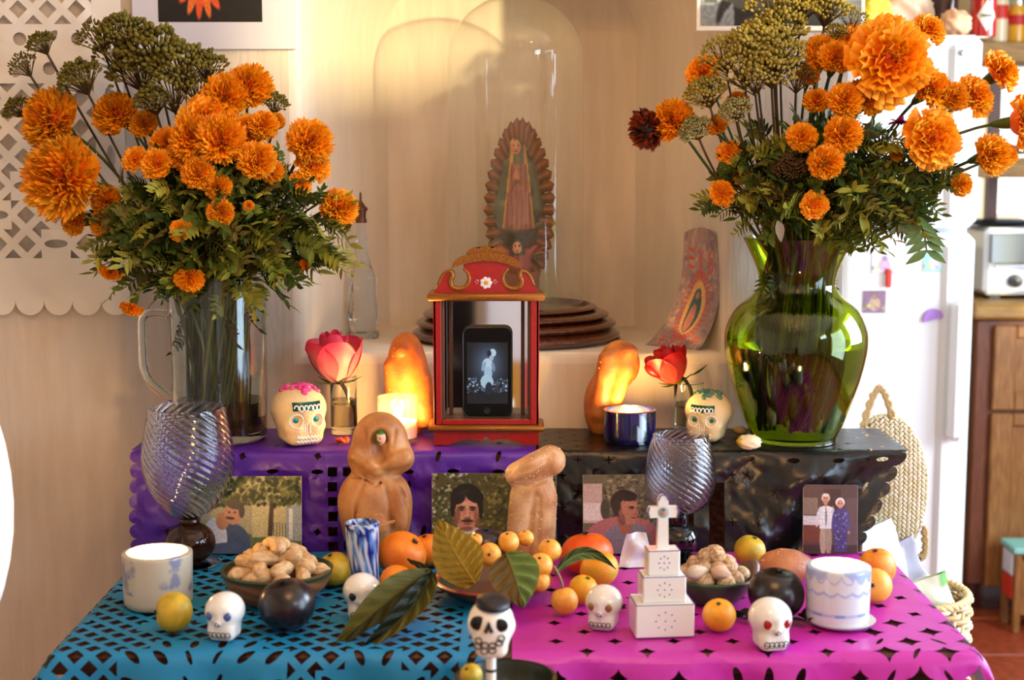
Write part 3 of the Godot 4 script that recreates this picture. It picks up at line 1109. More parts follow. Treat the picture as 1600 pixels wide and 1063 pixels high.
func straw_bag() -> void:
	var o := thing("straw_bag", "round flat woven straw bag with rope handles standing behind the black paper", "bag", Vector3(0.5639, 0.7733, -2.19))
	var g := RandomNumberGenerator.new()
	g.seed = 21
	# two slightly domed faces of plaited palm: strips laid as small pillows in slanting rows
	var base := M.new()
	base.ball(Vector3.ZERO, Vector3(0.064, 0.112, 0.018), 40, 20, lin(0.42, 0.33, 0.20))
	part("lining", base, mats.straw, o)
	var m := M.new()
	var n := 0
	for i in range(-16, 17):
		for j in range(-9, 10):
			var y := i * 0.0068 + (0.0034 if j % 2 else 0.0)
			var x := j * 0.0072
			var e := pow(x / 0.066, 2) + pow(y / 0.114, 2)
			if e > 1.0: continue
			var z := 0.018 * sqrt(1.0 - e)
			var tint := lin(0.80, 0.72, 0.55).lerp(lin(0.90, 0.86, 0.74), g.randf())
			var basis := Basis(Vector3(1, 0, 0), -asin(clampf(y / 0.12, -1, 1)) * 0.3) * Basis(Vector3(0, 1, 0), asin(clampf(x / 0.08, -1, 1)) * 0.4) * Basis(Vector3(0, 0, 1), 0.9 if j % 2 else -0.9)
			m.ball(Vector3(x, y, z), Vector3(0.0058, 0.0026, 0.002), 8, 5, tint, null, basis)
			m.ball(Vector3(x, y, -z), Vector3(0.0058, 0.0026, 0.002), 6, 4, tint, null, basis)
			n += 1
	part("weave", m, mats.straw, o, true)
	# plaited edge
	m = M.new()
	for s in 3:
		var path := PackedVector3Array()
		for k in 161:
			var a := TAU * k / 160.0
			var wv := a * 26.0 + s * TAU / 3
			path.append(Vector3(cos(a) * (0.065 + 0.0016 * cos(wv)), sin(a) * (0.113 + 0.0016 * cos(wv)), 0.003 * sin(wv)))
		m.tube(path, 0.0018, 6, lin(0.83, 0.77, 0.62), 1.0, false)
	part("edging", m, mats.straw, o)
	for q in [[-0.035, 0.098, 0.01, 0.11, 0.004], [0.036, -0.098, 0.062, -0.060, 0.006]]:
		m = M.new()
		for s in 2:
			var path := PackedVector3Array()
			var a := Vector3(q[0], q[1], 0)
			var b := Vector3(q[2] + (0.0 if q[1] > 0 else 0.0), q[3], 0)
			for k in 41:
				var f := k / 40.0
				var lift := sin(PI * f) * (0.052 if q[1] > 0 else -0.024)
				var p := a.lerp(b, f) + Vector3(0.012 * sin(PI * f) if q[1] < 0 else 0.0, lift, q[4])
				path.append(p + Vector3(cos(f * 30 + s * PI), sin(f * 30 + s * PI), 0) * 0.0028)
			m.tube(path, 0.0038, 7, lin(0.74, 0.62, 0.42), 1.0, true)
		part("handle", m, mats.straw, o)

func laundry_basket() -> void:
	var o := thing("wicker_basket", "tall pale wicker basket full of paper bags beside the chest", "basket", Vector3(0.60, 0, -2.2))
	var h := 0.6096
	var r := 0.098
	var m := M.new()
	m.lathe([Vector2(0, 0.005), Vector2(r - 0.012, 0.005), Vector2(r - 0.006, h - 0.01)], 40, Transform3D.IDENTITY, lin(0.55, 0.42, 0.24))
	part("liner", m, mats.straw, o)
	var g := RandomNumberGenerator.new()
	g.seed = 4
	m = M.new()
	for k in 26:
		var a := TAU * k / 26
		m.tube(PackedVector3Array([Vector3(cos(a) * r, 0, sin(a) * r), Vector3(cos(a) * r, h, sin(a) * r)]), 0.004, 6, lin(0.84, 0.76, 0.58))
	part("stakes", m, mats.straw, o, true)
	m = M.new()
	var rows := int(h / 0.0105)
	for i in rows:
		var path := PackedVector3Array()
		for k in 105:
			var a := TAU * k / 104
			var s := cos(a * 13.0 + (PI if i % 2 else 0.0)) * 0.0042
			path.append(Vector3(cos(a) * (r + s), 0.006 + i * 0.0105, sin(a) * (r + s)))
		m.tube(path, 0.0050, 5, lin(0.90, 0.86, 0.74).lerp(lin(0.76, 0.66, 0.46), g.randf()), 0.9, false)
	part("weave", m, mats.straw, o, true)
	m = M.new()
	for s in 2:
		var path := PackedVector3Array()
		for k in 121:
			var a := TAU * k / 120
			path.append(Vector3(cos(a) * (r + 0.003 * cos(a * 26 + s * PI)), h + 0.003 * sin(a * 26 + s * PI), sin(a) * (r + 0.003 * cos(a * 26 + s * PI))))
		m.tube(path, 0.0045, 6, lin(0.84, 0.74, 0.52), 1.0, false)
	part("rim", m, mats.straw, o)
	# what is in it
	var bag := func(called: String, at: Vector3, size: Vector2, turn: Vector3, base: Color, band: Color, label: String, s: int) -> void:
		var q := M.new()
		var f := FastNoiseLite.new()
		f.seed = s
		f.frequency = 9.0
		var grid := []
		for i in 13:
			var row := PackedVector3Array()
			for j in 24:
				var a := TAU * j / 24
				var y := i / 12.0
				var thick := 0.016 * (1.0 - y * 0.75)
				var p := Vector3(cos(a) * size.x / 2, y * size.y, sin(a) * thick)
				p += Vector3(f.get_noise_3d(p.x, p.y, 0), 0, f.get_noise_3d(p.x, p.y, 5)) * 0.012
				row.append(p)
			grid.append(row)
		q.grid(grid, true, func(p: Vector3, _u: Vector2) -> Color: return band if f.get_noise_3d(p.x * 1.4, p.y * 2.0, 9.0) > 0.18 else base)
		var n := solo(called, q, vc(0.35), label, "bag", at)
		n.rotation = turn
	bag.call("paper_bag", Vector3(0.575, h - 0.04, -2.125), Vector2(0.10, 0.165), Vector3(-0.15, 0.3, 0.30), lin(0.93, 0.95, 0.95), lin(0.93, 0.55, 0.30), "white printed bag leaning out of the wicker basket, against the black paper", 3)
	bag.call("plastic_bag", Vector3(0.622, h - 0.05, -2.15), Vector2(0.08, 0.145), Vector3(-0.1, 0.2, 0.36), lin(0.62, 0.60, 0.66), lin(0.85, 0.85, 0.88), "grey crumpled bag in the middle of the wicker basket", 8)
	bag.call("paper_bag", Vector3(0.645, h - 0.055, -2.14), Vector2(0.07, 0.10), Vector3(0.0, 0.1, 0.3), lin(0.90, 0.90, 0.80), lin(0.45, 0.72, 0.35), "green and cream bag low in the wicker basket, nearest the fridge", 5)

# ---------------------------------------------------------------- cut papers

func ring_of(kind: String, turn: float) -> Array:
	# outline points and hole points of one paper cell, both in the square from -1 to 1, at the same bearings
	var angles := []
	for k in 24: angles.append(TAU * k / 24)
	if kind == "lattice":
		angles = []
		for q in 4:
			for a in [0.0, 0.2, 0.363, 0.785, 1.208, 1.37]: angles.append(q * PI / 2 + a)
	var outer := PackedVector2Array()
	var inner := PackedVector2Array()
	for a in angles:
		var d := Vector2(cos(a), sin(a))
		var sq := 1.0 / maxf(absf(d.x), absf(d.y))
		var di := 1.0 / (absf(d.x) + absf(d.y))
		var out: float = sq
		var hole := 0.02
		var e := d.rotated(-turn)
		match kind:
			"lattice":
				out = minf(sq, 1.38 * di)
				hole = 0.62 * di
			"oval": hole = 1.0 / Vector2(e.x / 0.30, e.y / 0.82).length()
			"slit": hole = 1.0 / Vector2(e.x / 0.16, e.y / 0.8).length()
			"star": hole = 0.62 * pow(pow(absf(e.x), 0.75) + pow(absf(e.y), 0.75), -1.0 / 0.75)
			"big_star": hole = 0.92 * pow(pow(absf(e.x), 0.72) + pow(absf(e.y), 0.72), -1.0 / 0.72)
			"plus": hole = minf(1.0 / Vector2(e.x / 0.12, e.y / 0.62).length() + 0.0, 9.0) if absf(e.y) > absf(e.x) else 1.0 / Vector2(e.x / 0.62, e.y / 0.12).length()
			"square": hole = 0.62 * sq
			"round": hole = 0.45
			"scallop":
				out = sq if e.y < 0.01 else 1.0
				hole = 0.02
		outer.append(d * out)
		inner.append(d * hole)
	return [outer, inner]

func sheet(nx: int, ny: int, s0: float, t0: float, cell: float, kinds: Callable, place: Callable, col: Color) -> M:
	var m := M.new()
	var rings := {}
	for j in ny:
		for i in nx:
			var k = kinds.call(i, j)
			var kind: String = k[0] if k is Array else k
			var turn: float = k[1] if k is Array else 0.0
			if kind == "": continue
			var mid := Vector2(s0 + (i + 0.5) * cell, t0 + (j + 0.5) * cell)
			if kind == "solid":
				var rows := []
				for b in 5:
					var row := PackedVector3Array()
					for a in 5: row.append(place.call(mid + Vector2(a / 2.0 - 1, b / 2.0 - 1) * cell / 2))
					rows.append(row)
				m.grid(rows, false, col, true)
				continue
			var key := "%s %f" % [kind, turn]
			if not rings.has(key): rings[key] = ring_of(kind, turn)
			var rows := []
			for f in [0.0, 0.5, 1.0]:
				var row := PackedVector3Array()
				for q in rings[key][0].size():
					row.append(place.call(mid + rings[key][1][q].lerp(rings[key][0][q], f) * cell / 2))
				rows.append(row)
			m.grid(rows, true, col)
	return m

static func folded(d: float, r: float, limit: float) -> Vector2:
	# how far out and how far down a sheet goes D beyond an edge
	if d <= 0.0: return Vector2.ZERO
	var a := minf(d / r, limit)
	var rest := maxf(d - r * limit, 0.0)
	return Vector2(r * sin(a) + rest * cos(limit), r * (1.0 - cos(a)) + rest * sin(limit))

func paper(called: String, m: M, color: Color, label: String, rough := 0.55) -> MeshInstance3D:
	var look := mat(called, color, rough, {"back": Color(0.25, 0.25, 0.25), "spec": 0.5})
	return solo("cut_paper", m.commit(true), look, label, "cut paper", Vector3.ZERO)

func build_papers() -> void:
	var w := Color.WHITE
	var wrinkle := FastNoiseLite.new()
	wrinkle.seed = 12
	wrinkle.frequency = 5.0
	var front := -1.510
	var cloth := func(q: Vector2, xl: float, xr: float, lift: float) -> Vector3:
		var dl := folded(xl - q.x, 0.02, 1.05)
		var dr := folded(q.x - xr, 0.02, 1.2)
		var df := folded(q.y - front, 0.016, 1.42)
		var down := dl.y + dr.y + df.y
		var n := wrinkle.get_noise_2dv(q * 1.6)
		var hang := clampf(down / 0.06, 0, 1)
		return Vector3(clampf(q.x, xl, xr) - dl.x + dr.x + (0.006 * n * hang), TABLE + lift - down + 0.0012 * absf(n), clampf(q.y, -9.0, front) + df.x + hang * 0.010 * sin(q.x * 48.0 + 2.0 * n))
	# blue, left half of the chest
	var blue_kind := func(i: int, j: int):
		if i == 0 and j == 18: return ""
		if i == 0: return ["scallop", PI / 2]
		if j == 18: return "scallop"
		if i == 1 or j == 17: return ["oval", 0.0 if i == 1 and j < 17 else PI / 2]
		var fan := Vector2(i - 7.5, j - 15.0)
		if fan.length() < 1.1: return "solid"
		if fan.length() < 3.6: return ["slit" if fan.length() < 2.2 else "oval", snappedf(fan.angle() + PI / 2, PI / 8)]
		var disc := Vector2(i - 13.5, j - 15.5)
		if disc.length() < 1.9: return "solid"
		if disc.length() < 2.8: return ["oval", snappedf(disc.angle() + PI / 2, PI / 8)]
		if i == 17: return ["oval", 0.4]
		if (i + 2 * j) % 5 == 0 and j < 11: return "solid"
		return "lattice"
	paper("blue_paper", sheet(18, 19, -0.566, -1.905, 0.0300, blue_kind, func(q: Vector2) -> Vector3: return cloth.call(q, -0.478, 0.6, 0.0024), w), Color(0.0, 0.49, 0.69), "bright blue cut tissue paper with lattice holes draped over the chest's left half")
	paper("lime_paper", sheet(3, 14, -0.600, -1.76, 0.0260, func(i: int, j: int): return ["scallop", PI / 2] if i == 0 else ("scallop" if j == 13 else "solid"), func(q: Vector2) -> Vector3: return cloth.call(q, -0.482, 0.6, 0.0008) + Vector3(-0.003, -0.006, 0), w), Color(0.52, 0.72, 0.10), "lime green paper peeping out beneath the blue one at the chest's left corner")
	# pink, right half
	var pink_kind := func(i: int, j: int):
		if j == 17: return ["scallop", 0.0]
		if i == 17: return ["scallop", -PI / 2]
		if i == 0: return "solid"
		var fan := Vector2(i - 8.0, j - 15.2)
		if fan.length() < 0.8: return "solid"
		if fan.length() < 2.6: return ["slit" if fan.length() < 1.8 else "oval", snappedf(fan.angle() + PI / 2, PI / 8)]
		if i > 11 and j > 8: return "big_star" if (i + j) % 2 == 0 else (["slit", 0.5 if (i % 4) < 2 else -0.6] if j > 10 or i > 14 else "solid")
		if i > 11: return ["star", 0.5] if (i + j) % 2 == 0 else "solid"
		return "star" if (i + j) % 2 == 0 else "solid"
	paper("pink_paper", sheet(18, 18, 0.000, -1.905, 0.0318, pink_kind, func(q: Vector2) -> Vector3: return cloth.call(q, -0.5, 0.485, 0.0024), w), Color(0.73, 0.15, 0.63), "shiny magenta cut paper with star-shaped holes draped over the chest's right half", 0.38)
	# purple, left half of the bench
	var edge := -1.931
	var bench_cloth := func(q: Vector2, flare: float) -> Vector3:
		var df := folded(q.y - edge, 0.008, 1.5)
		var n := wrinkle.get_noise_2dv(q * 2.3 + Vector2(3, 1))
		var n2 := wrinkle.get_noise_2dv(q * 6.0 + Vector2(8, 2))
		var hang := clampf(df.y / 0.03, 0, 1)
		return Vector3(q.x + flare * df.y * clampf((q.x - 0.3) / 0.2, 0, 1), BENCH + 0.0018 - df.y + 0.001 * absf(n), minf(q.y, edge) + df.x + hang * (0.004 + 0.010 * n + 0.0022 * n2 + 0.016 * clampf((q.x - 0.22) / 0.15, 0, 1) * sin(q.x * 30.0 + q.y * 22.0)))
	var purple_kind := func(i: int, j: int):
		if i == 0: return ["scallop", PI / 2] if j > 7 else "solid"
		if j == 15: return "scallop"
		if j < 8: return "solid" if (i * 3 + j) % 11 else "star"
		if j >= 9 and j < 15 and i >= 13 and i <= 16: return "square"
		if j == 9 and i > 3: return ["oval", PI / 2] if i % 3 == 0 else "solid"
		if i > 17: return ["oval", 0.3] if (i + j) % 4 == 0 else "solid"
		return ["star", 0.2] if (i + j) % 5 == 0 else "solid"
	paper("purple_paper", sheet(27, 16, -0.508, -2.09, 0.0200, purple_kind, func(q: Vector2) -> Vector3: return bench_cloth.call(q, 0.0), w), Color(0.31, 0.09, 0.62), "purple cut tissue paper hanging from the bench's left half behind the photos", 0.4)
	# a narrow loose end of it under the shrine
	# black, right half
	var black_kind := func(i: int, j: int):
		if i == 23: return ["scallop", -PI / 2]
		if j == 15: return "scallop"
		if i < 5: return "plus" if (i + j) % 2 == 0 else "solid"
		if j >= 9 and i >= 7 and i <= 11: return "" if (i % 2 == 1 and j > 9) else "solid"
		if j == 8 and i % 3 == 1: return ["oval", PI / 2]
		if i > 12: return ["plus", 0.4] if (i * 2 + j) % 5 == 0 else (["oval", 0.2] if i > 20 and (i + j) % 4 == 0 else "solid")
		return "solid" if (i + j) % 3 else "plus"
	paper("black_paper", sheet(24, 16, 0.036, -2.09, 0.0206, black_kind, func(q: Vector2) -> Vector3: return bench_cloth.call(q, -0.55), w), Color(0.026, 0.030, 0.040), "black cut paper hanging from the bench's right half, its scalloped edge past the wall", 0.32)
	# white lattice paper on the wall at the left
	var white_kind := func(i: int, j: int):
		if j == 12: return "scallop"
		if j == 11: return "solid"
		if i == 7: return "solid" if j % 2 == 0 else ["oval", 0.0]
		if j >= 8: return ["oval", PI / 2] if (i + j) % 3 == 0 else ["lattice", 0.0]
		if j == 4 or j == 3: return "round" if (i + j) % 2 else ["oval", 0.8]
		return "lattice"
	paper("white_paper", sheet(8, 13, -0.875, 0.0, 0.0410, white_kind, func(q: Vector2) -> Vector3: return Vector3(q.x, 1.5812 - q.y, -2.098 + 0.005 * wrinkle.get_noise_2dv(q * 1.5)), w), Color(0.90, 0.88, 0.84), "white cut paper with a diamond lattice hanging on the wall at the left")

# ---------------------------------------------------------------- on the ledge and on the wall

func build_niche_things() -> void:
	var w := Color.WHITE
	var at := Vector3(0.006, LEDGE, -2.28)
	# bell jar on a turned foot
	var o := thing("bell_jar", "tall clear glass dome on a turned dark wooden foot in the niche", "glass dome", at)
	var m := M.new()
	var prof := [Vector2(0, 0.001), Vector2(0.150, 0.001)]
	for k in 7: prof.append(Vector2(0.152 + 0.010 * sin(PI * k / 6), 0.002 + 0.016 * k / 6))
	for k in 7: prof.append(Vector2(0.146 + 0.010 * sin(PI * k / 6), 0.020 + 0.013 * k / 6))
	for k in 7: prof.append(Vector2(0.134 + 0.011 * sin(PI * k / 6), 0.034 + 0.012 * k / 6))
	for k in 7: prof.append(Vector2(0.120 + 0.007 * sin(PI * k / 6), 0.047 + 0.008 * k / 6))
	prof.append_array([Vector2(0.115, 0.056), Vector2(0.112, 0.050), Vector2(0, 0.050)])
	m.lathe(prof, 72, Transform3D.IDENTITY, w)
	part("foot", m, mats.dark_wood, o)
	m = M.new()
	var r := 0.1046
	var top := 1.5177 - LEDGE
	prof = [Vector2(r, 0.050)]
	for k in 17: prof.append(Vector2(cos(PI / 2 * k / 16) * r, top - r * 0.92 + sin(PI / 2 * k / 16) * r * 0.92))
	m.lathe(prof, 96, Transform3D.IDENTITY, w)
	part("glass", m, mats.dome_glass, o)
	carved_figure(at + Vector3(0.006, 0.051, 0.0))
	holy_water_bottle()
	leaning_card()
	wall_pictures()

func carved_figure(at: Vector3) -> void:
	var o := thing("carved_figure", "carved wooden figure of a praying robed woman ringed by pointed rays, inside the glass dome", "figurine", at)
	var base := 1.0717 - at.y
	var s := 0.001
	var y := func(v: float) -> float: return base + (450.0 - v) * s
	var w := Color.WHITE
	# rays: ridged pointed blades round an oval
	var mid: float = y.call(330)
	var n := 38
	for k in n:
		var a := PI * 2 * (k + 0.5) / n - PI / 2
		var d := Vector2(cos(a), sin(a))
		if d.y < -0.93: continue
		var stretch := 1.0 + 0.16 * pow(maxf(d.y, 0.0), 4)
		var inner := Vector2(d.x * 30 * s, mid + d.y * 100 * s)
		var tip := Vector2(d.x * 57 * s, mid + d.y * 124 * s * stretch)
		var dir := (tip - inner).normalized()
		var side := Vector2(-dir.y, dir.x)
		var wd := lerpf(6.0, 9.6, absf(d.x)) * s
		if absf(d.x) < 0.5: wd = 7.6 * s
		var m := M.new()
		var len := (tip - inner).length()
		var ridge := 0.006
		var pts := [inner - side * wd * 0.7, tip - dir * len * 0.25 - side * wd, tip, tip - dir * len * 0.25 + side * wd, inner + side * wd * 0.7]
		var c3 := func(q: Vector2, z: float) -> Vector3: return Vector3(q.x, q.y, z)
		var dark := lin(0.30, 0.15, 0.06)
		var gold := lin(0.56, 0.33, 0.15)
		for e in 4:
			var p0: Vector2 = pts[e]
			var p1: Vector2 = pts[e + 1]
			var mid_line := func(q: Vector2) -> Vector3:
				var f := clampf((q - inner).dot(dir), 0, len)
				var on := inner + dir * f
				return Vector3(on.x, on.y, -0.012 + ridge * (1.0 - 0.7 * f / len))
			var i := m.vert(c3.call(p0, -0.014), dark)
			m.vert(c3.call(p1, -0.014), dark)
			m.vert(mid_line.call(p1), gold)
			m.vert(mid_line.call(p0), gold)
			m.face(i, i + 1, i + 2); m.face(i, i + 2, i + 3)
			m.away(c3.call(p0, -0.014), c3.call(p1, -0.014), c3.call(p1, -0.019), c3.call(p0, -0.019), dark, Vector3((inner.x + tip.x) / 2, (inner.y + tip.y) / 2, -0.016))
		part("ray", m, vc(0.35), o)
	var m := M.new()
	var disc := PackedVector2Array()
	for k in 40: disc.append(Vector2(cos(TAU * k / 40) * 40 * s, mid + sin(TAU * k / 40) * 108 * s))
	m.extrude(disc, 0.006, Transform3D(Basis.IDENTITY, Vector3(0, 0, -0.019)), lin(0.24, 0.14, 0.08))
	part("backing", m, vc(0.5), o)
	# figure: one continuous carved body
	var P := func(px: float, v: float, z: float) -> Vector3: return Vector3(px * s, y.call(v), z)
	var pr := [
		["c", P.call(0, 280, 0.0), P.call(-1, 350, 0.002), 0.010, 1, 15 * s, 26 * s],
		["c", P.call(-3, 238, -0.002), P.call(-4, 262, -0.002), 0.008, 1, 13 * s, 17 * s],
		["e", P.call(-6, 232, 0.004), Vector3(10 * s, 13.5 * s, 11 * s), 0.004, 1],
		["c", P.call(-19, 262, 0.0), P.call(-30, 330, -0.002), 0.010, 1, 7 * s, 10 * s],
		["c", P.call(17, 262, 0.0), P.call(27, 325, -0.002), 0.010, 1, 7 * s, 10 * s],
		["c", P.call(-30, 325, 0.0), P.call(-24, 358, 0.004), 0.008, 1, 9 * s, 7 * s],
		["c", P.call(-17, 300, 0.012), P.call(-6, 276, 0.022), 0.005, 1, 5.5 * s, 3.6 * s],
		["c", P.call(14, 300, 0.012), P.call(-4, 276, 0.022), 0.005, 1, 5.5 * s, 3.6 * s],
		["c", P.call(-5, 280, 0.023), P.call(-5.5, 262, 0.021), 0.002, 1, 3.2 * s, 1.8 * s],
		["c", P.call(-10, 300, 0.022), P.call(-14, 352, 0.026), 0.004, 1, 2.0 * s, 3.2 * s],
		["c", P.call(2, 300, 0.022), P.call(0, 354, 0.027), 0.004, 1, 2.0 * s, 3.2 * s],
		["c", P.call(11, 305, 0.018), P.call(12, 350, 0.024), 0.004, 1, 2.0 * s, 3.2 * s],
		["c", P.call(-6, 234, 0.014), P.call(-6, 237, 0.0165), 0.003, 1, 1.3 * s, 1.9 * s],
		["c", P.call(-34, 352, 0.006), P.call(0, 366, 0.012), 0.004, 1, 3 * s, 5 * s],
		["c", P.call(0, 366, 0.012), P.call(32, 350, 0.006), 0.004, 1, 5 * s, 3 * s],
	]
	var paint := func(p: Vector3, _u: Vector2) -> Color:
		var px := p.x / s
		var v := 450.0 - (p.y - base) / s
		if Vector2((px + 6) / 7.5, (v - 233) / 11.0).length() < 1.0 and p.z > 0.006:
			if absf(v - 230.5) < 1.3 and absf(absf(px + 6) - 3.2) < 1.6: return lin(0.12, 0.06, 0.04)
			if absf(v - 240) < 0.9 and absf(px + 6) < 2.2: return lin(0.50, 0.18, 0.12)
			return lin(0.70, 0.44, 0.30)
		if absf(px + 5) < 5.5 and v > 260 and v < 282 and p.z > 0.017: return lin(0.66, 0.40, 0.27)
		if v > 357 and p.z < 0.03 and v > 360 - absf(px) * 0.3: return lin(0.20, 0.13, 0.10)
		var edge := 12.0 + clampf((v - 262) * 0.11, -2, 10)
		if absf(px + 2) < edge and v > 258 and p.z > 0.004:
			return lin(0.60, 0.34, 0.25).lerp(lin(0.42, 0.20, 0.14), 0.5 + 0.5 * sin(px * 0.9))
		if absf(absf(px + 2) - edge) < 2.4 and p.z > 0.0: return lin(0.72, 0.52, 0.16)
		return lin(0.26, 0.27, 0.16)
	m = M.new()
	m.nets(pr, P.call(-46, 378, -0.03), P.call(44, 212, 0.038), 0.0019, paint)
	part("figure", m, vc(0.38), o)
	# the small winged angel below
	pr = [
		["e", P.call(-4, 384, 0.014), Vector3(10 * s, 13 * s, 10 * s), 0.004, 1],
		["c", P.call(-4, 384, 0.022), P.call(-4, 388, 0.0245), 0.003, 1, 1.2 * s, 2.0 * s],
		["c", P.call(-4, 402, 0.006), P.call(-4, 412, 0.004), 0.008, 1, 18 * s, 24 * s],
		["c", P.call(-20, 398, 0.008), P.call(-30, 386, 0.006), 0.006, 1, 8 * s, 5 * s],
		["c", P.call(12, 398, 0.008), P.call(24, 386, 0.006), 0.006, 1, 8 * s, 5 * s],
	]
	m = M.new()
	m.nets(pr, P.call(-44, 442, -0.024), P.call(38, 366, 0.034), 0.0019, func(p: Vector3, _u: Vector2) -> Color:
		var px := p.x / s + 4
		var v := 450.0 - (p.y - base) / s
		if v < 398 and absf(px) < 12:
			if p.z > 0.016 and Vector2(px / 7.0, (v - 386) / 9.0).length() < 1.0:
				if absf(v - 383) < 1.3 and absf(absf(px) - 3.2) < 1.5: return lin(0.08, 0.05, 0.04)
				if absf(v - 392) < 0.9 and absf(px) < 2.4: return lin(0.60, 0.16, 0.12)
				return lin(0.76, 0.52, 0.40)
			return lin(0.10, 0.06, 0.04)
		return lin(0.50, 0.09, 0.08))
	part("angel", m, vc(0.4), o)
	for side in [-1.0, 1.0]:
		m = M.new()
		for k in 4:
			var a := P.call(-4 + side * 20, 400, -0.002) as Vector3
			var b := P.call(-4 + side * (48 - k * 5), 386 + k * 9, -0.006) as Vector3
			m.tube(bezier(a, a.lerp(b, 0.6) + Vector3(0, 0.004, 0), b, 6), [0.003, 0.005, 0.006, 0.006, 0.005, 0.004, 0.0015], 8, [lin(0.55, 0.16, 0.10), lin(0.62, 0.45, 0.22), lin(0.28, 0.32, 0.26), lin(0.55, 0.16, 0.10)][k], 0.4)
		part("wing", m, vc(0.4), o)
	m = M.new()
	m.slab(Vector3(-0.036, 0.0, -0.024), Vector3(0.030, y.call(424), 0.022), lin(0.46, 0.24, 0.10), 0.003)
	part("plinth", m, vc(0.4), o)

func holy_water_bottle() -> void:
	var at: Vector3 = Vector3(-0.234, 0.992, -2.293)
	var o := thing("water_bottle", "clear plastic bottle shaped like a robed figure with a brown crown cap", "bottle", at)
	var s := 0.001
	var h := 1.1742 - LEDGE
	var k := h / 188.0
	var P := func(px: float, up: float, z: float) -> Vector3: return Vector3(px * s, up * k, z)
	var pr := [
		["c", P.call(0, 6, 0), P.call(0, 30, 0), 0.006, 1, 21 * s, 19 * s],
		["c", P.call(3, 40, 0), P.call(2, 92, 0), 0.012, 1, 22 * s, 19 * s],
		["c", P.call(2, 92, 0), P.call(0, 130, 0), 0.010, 1, 18 * s, 11 * s],
		["e", P.call(-1, 146, 0.002), Vector3(10 * s, 16 * s, 10 * s), 0.006, 1],
		["c", P.call(-1, 160, 0), P.call(-1, 188, 0), 0.004, 1, 9 * s, 7 * s],
		["c", P.call(-12, 105, 0.010), P.call(-1, 118, 0.018), 0.006, 1, 5 * s, 4 * s],
		["c", P.call(14, 105, 0.010), P.call(1, 118, 0.018), 0.006, 1, 5 * s, 4 * s],
	]
	for q in 5:
		pr.append(["c", P.call(-14 + q * 7, 92, 0.016), P.call(-18 + q * 9.5, 36, 0.018), 0.004, 1, 1.5 * s, 3.0 * s])
	for q in 3:
		pr.append(["e", P.call(-12 + q * 12, 22, 0.016), Vector3(6 * s, 6 * s, 5 * s), 0.004, 1])
	var m := M.new()
	m.nets(pr, P.call(-32, -4, -0.034), P.call(32, 200, 0.036), 0.0021, Color.WHITE)
	part("body", m, mats.bottle_plastic, o)
	m = M.new()
	m.slab(Vector3(-0.023, 0.0, -0.02), Vector3(0.026, 0.012, 0.02), Color.WHITE, 0.003)
	part("foot", m, mats.bottle_plastic, o)
	m = M.new()
	m.lathe([Vector2(0, 186 * k), Vector2(0.0095, 186 * k), Vector2(0.0095, 190 * k), Vector2(0.0078, 194 * k), Vector2(0.0088, 206 * k), Vector2(0.0095, 210 * k), Vector2(0.006, 215 * k), Vector2(0.0022, 221 * k), Vector2(0.0016, 233 * k), Vector2(0, 236 * k)], 20, Transform3D(Basis.IDENTITY, Vector3(-0.001, 0, 0)), Color.WHITE)
	for q in 8:
		var a := TAU * q / 8
		m.ball(Vector3(cos(a) * 0.0095 - 0.001, 208 * k, sin(a) * 0.0095), Vector3(0.0018, 0.003, 0.0018), 6, 5, Color.WHITE)
	part("cap", m, mat("copper_cap", Color(0.36, 0.21, 0.13), 0.4, {"metal": 0.4}), o)

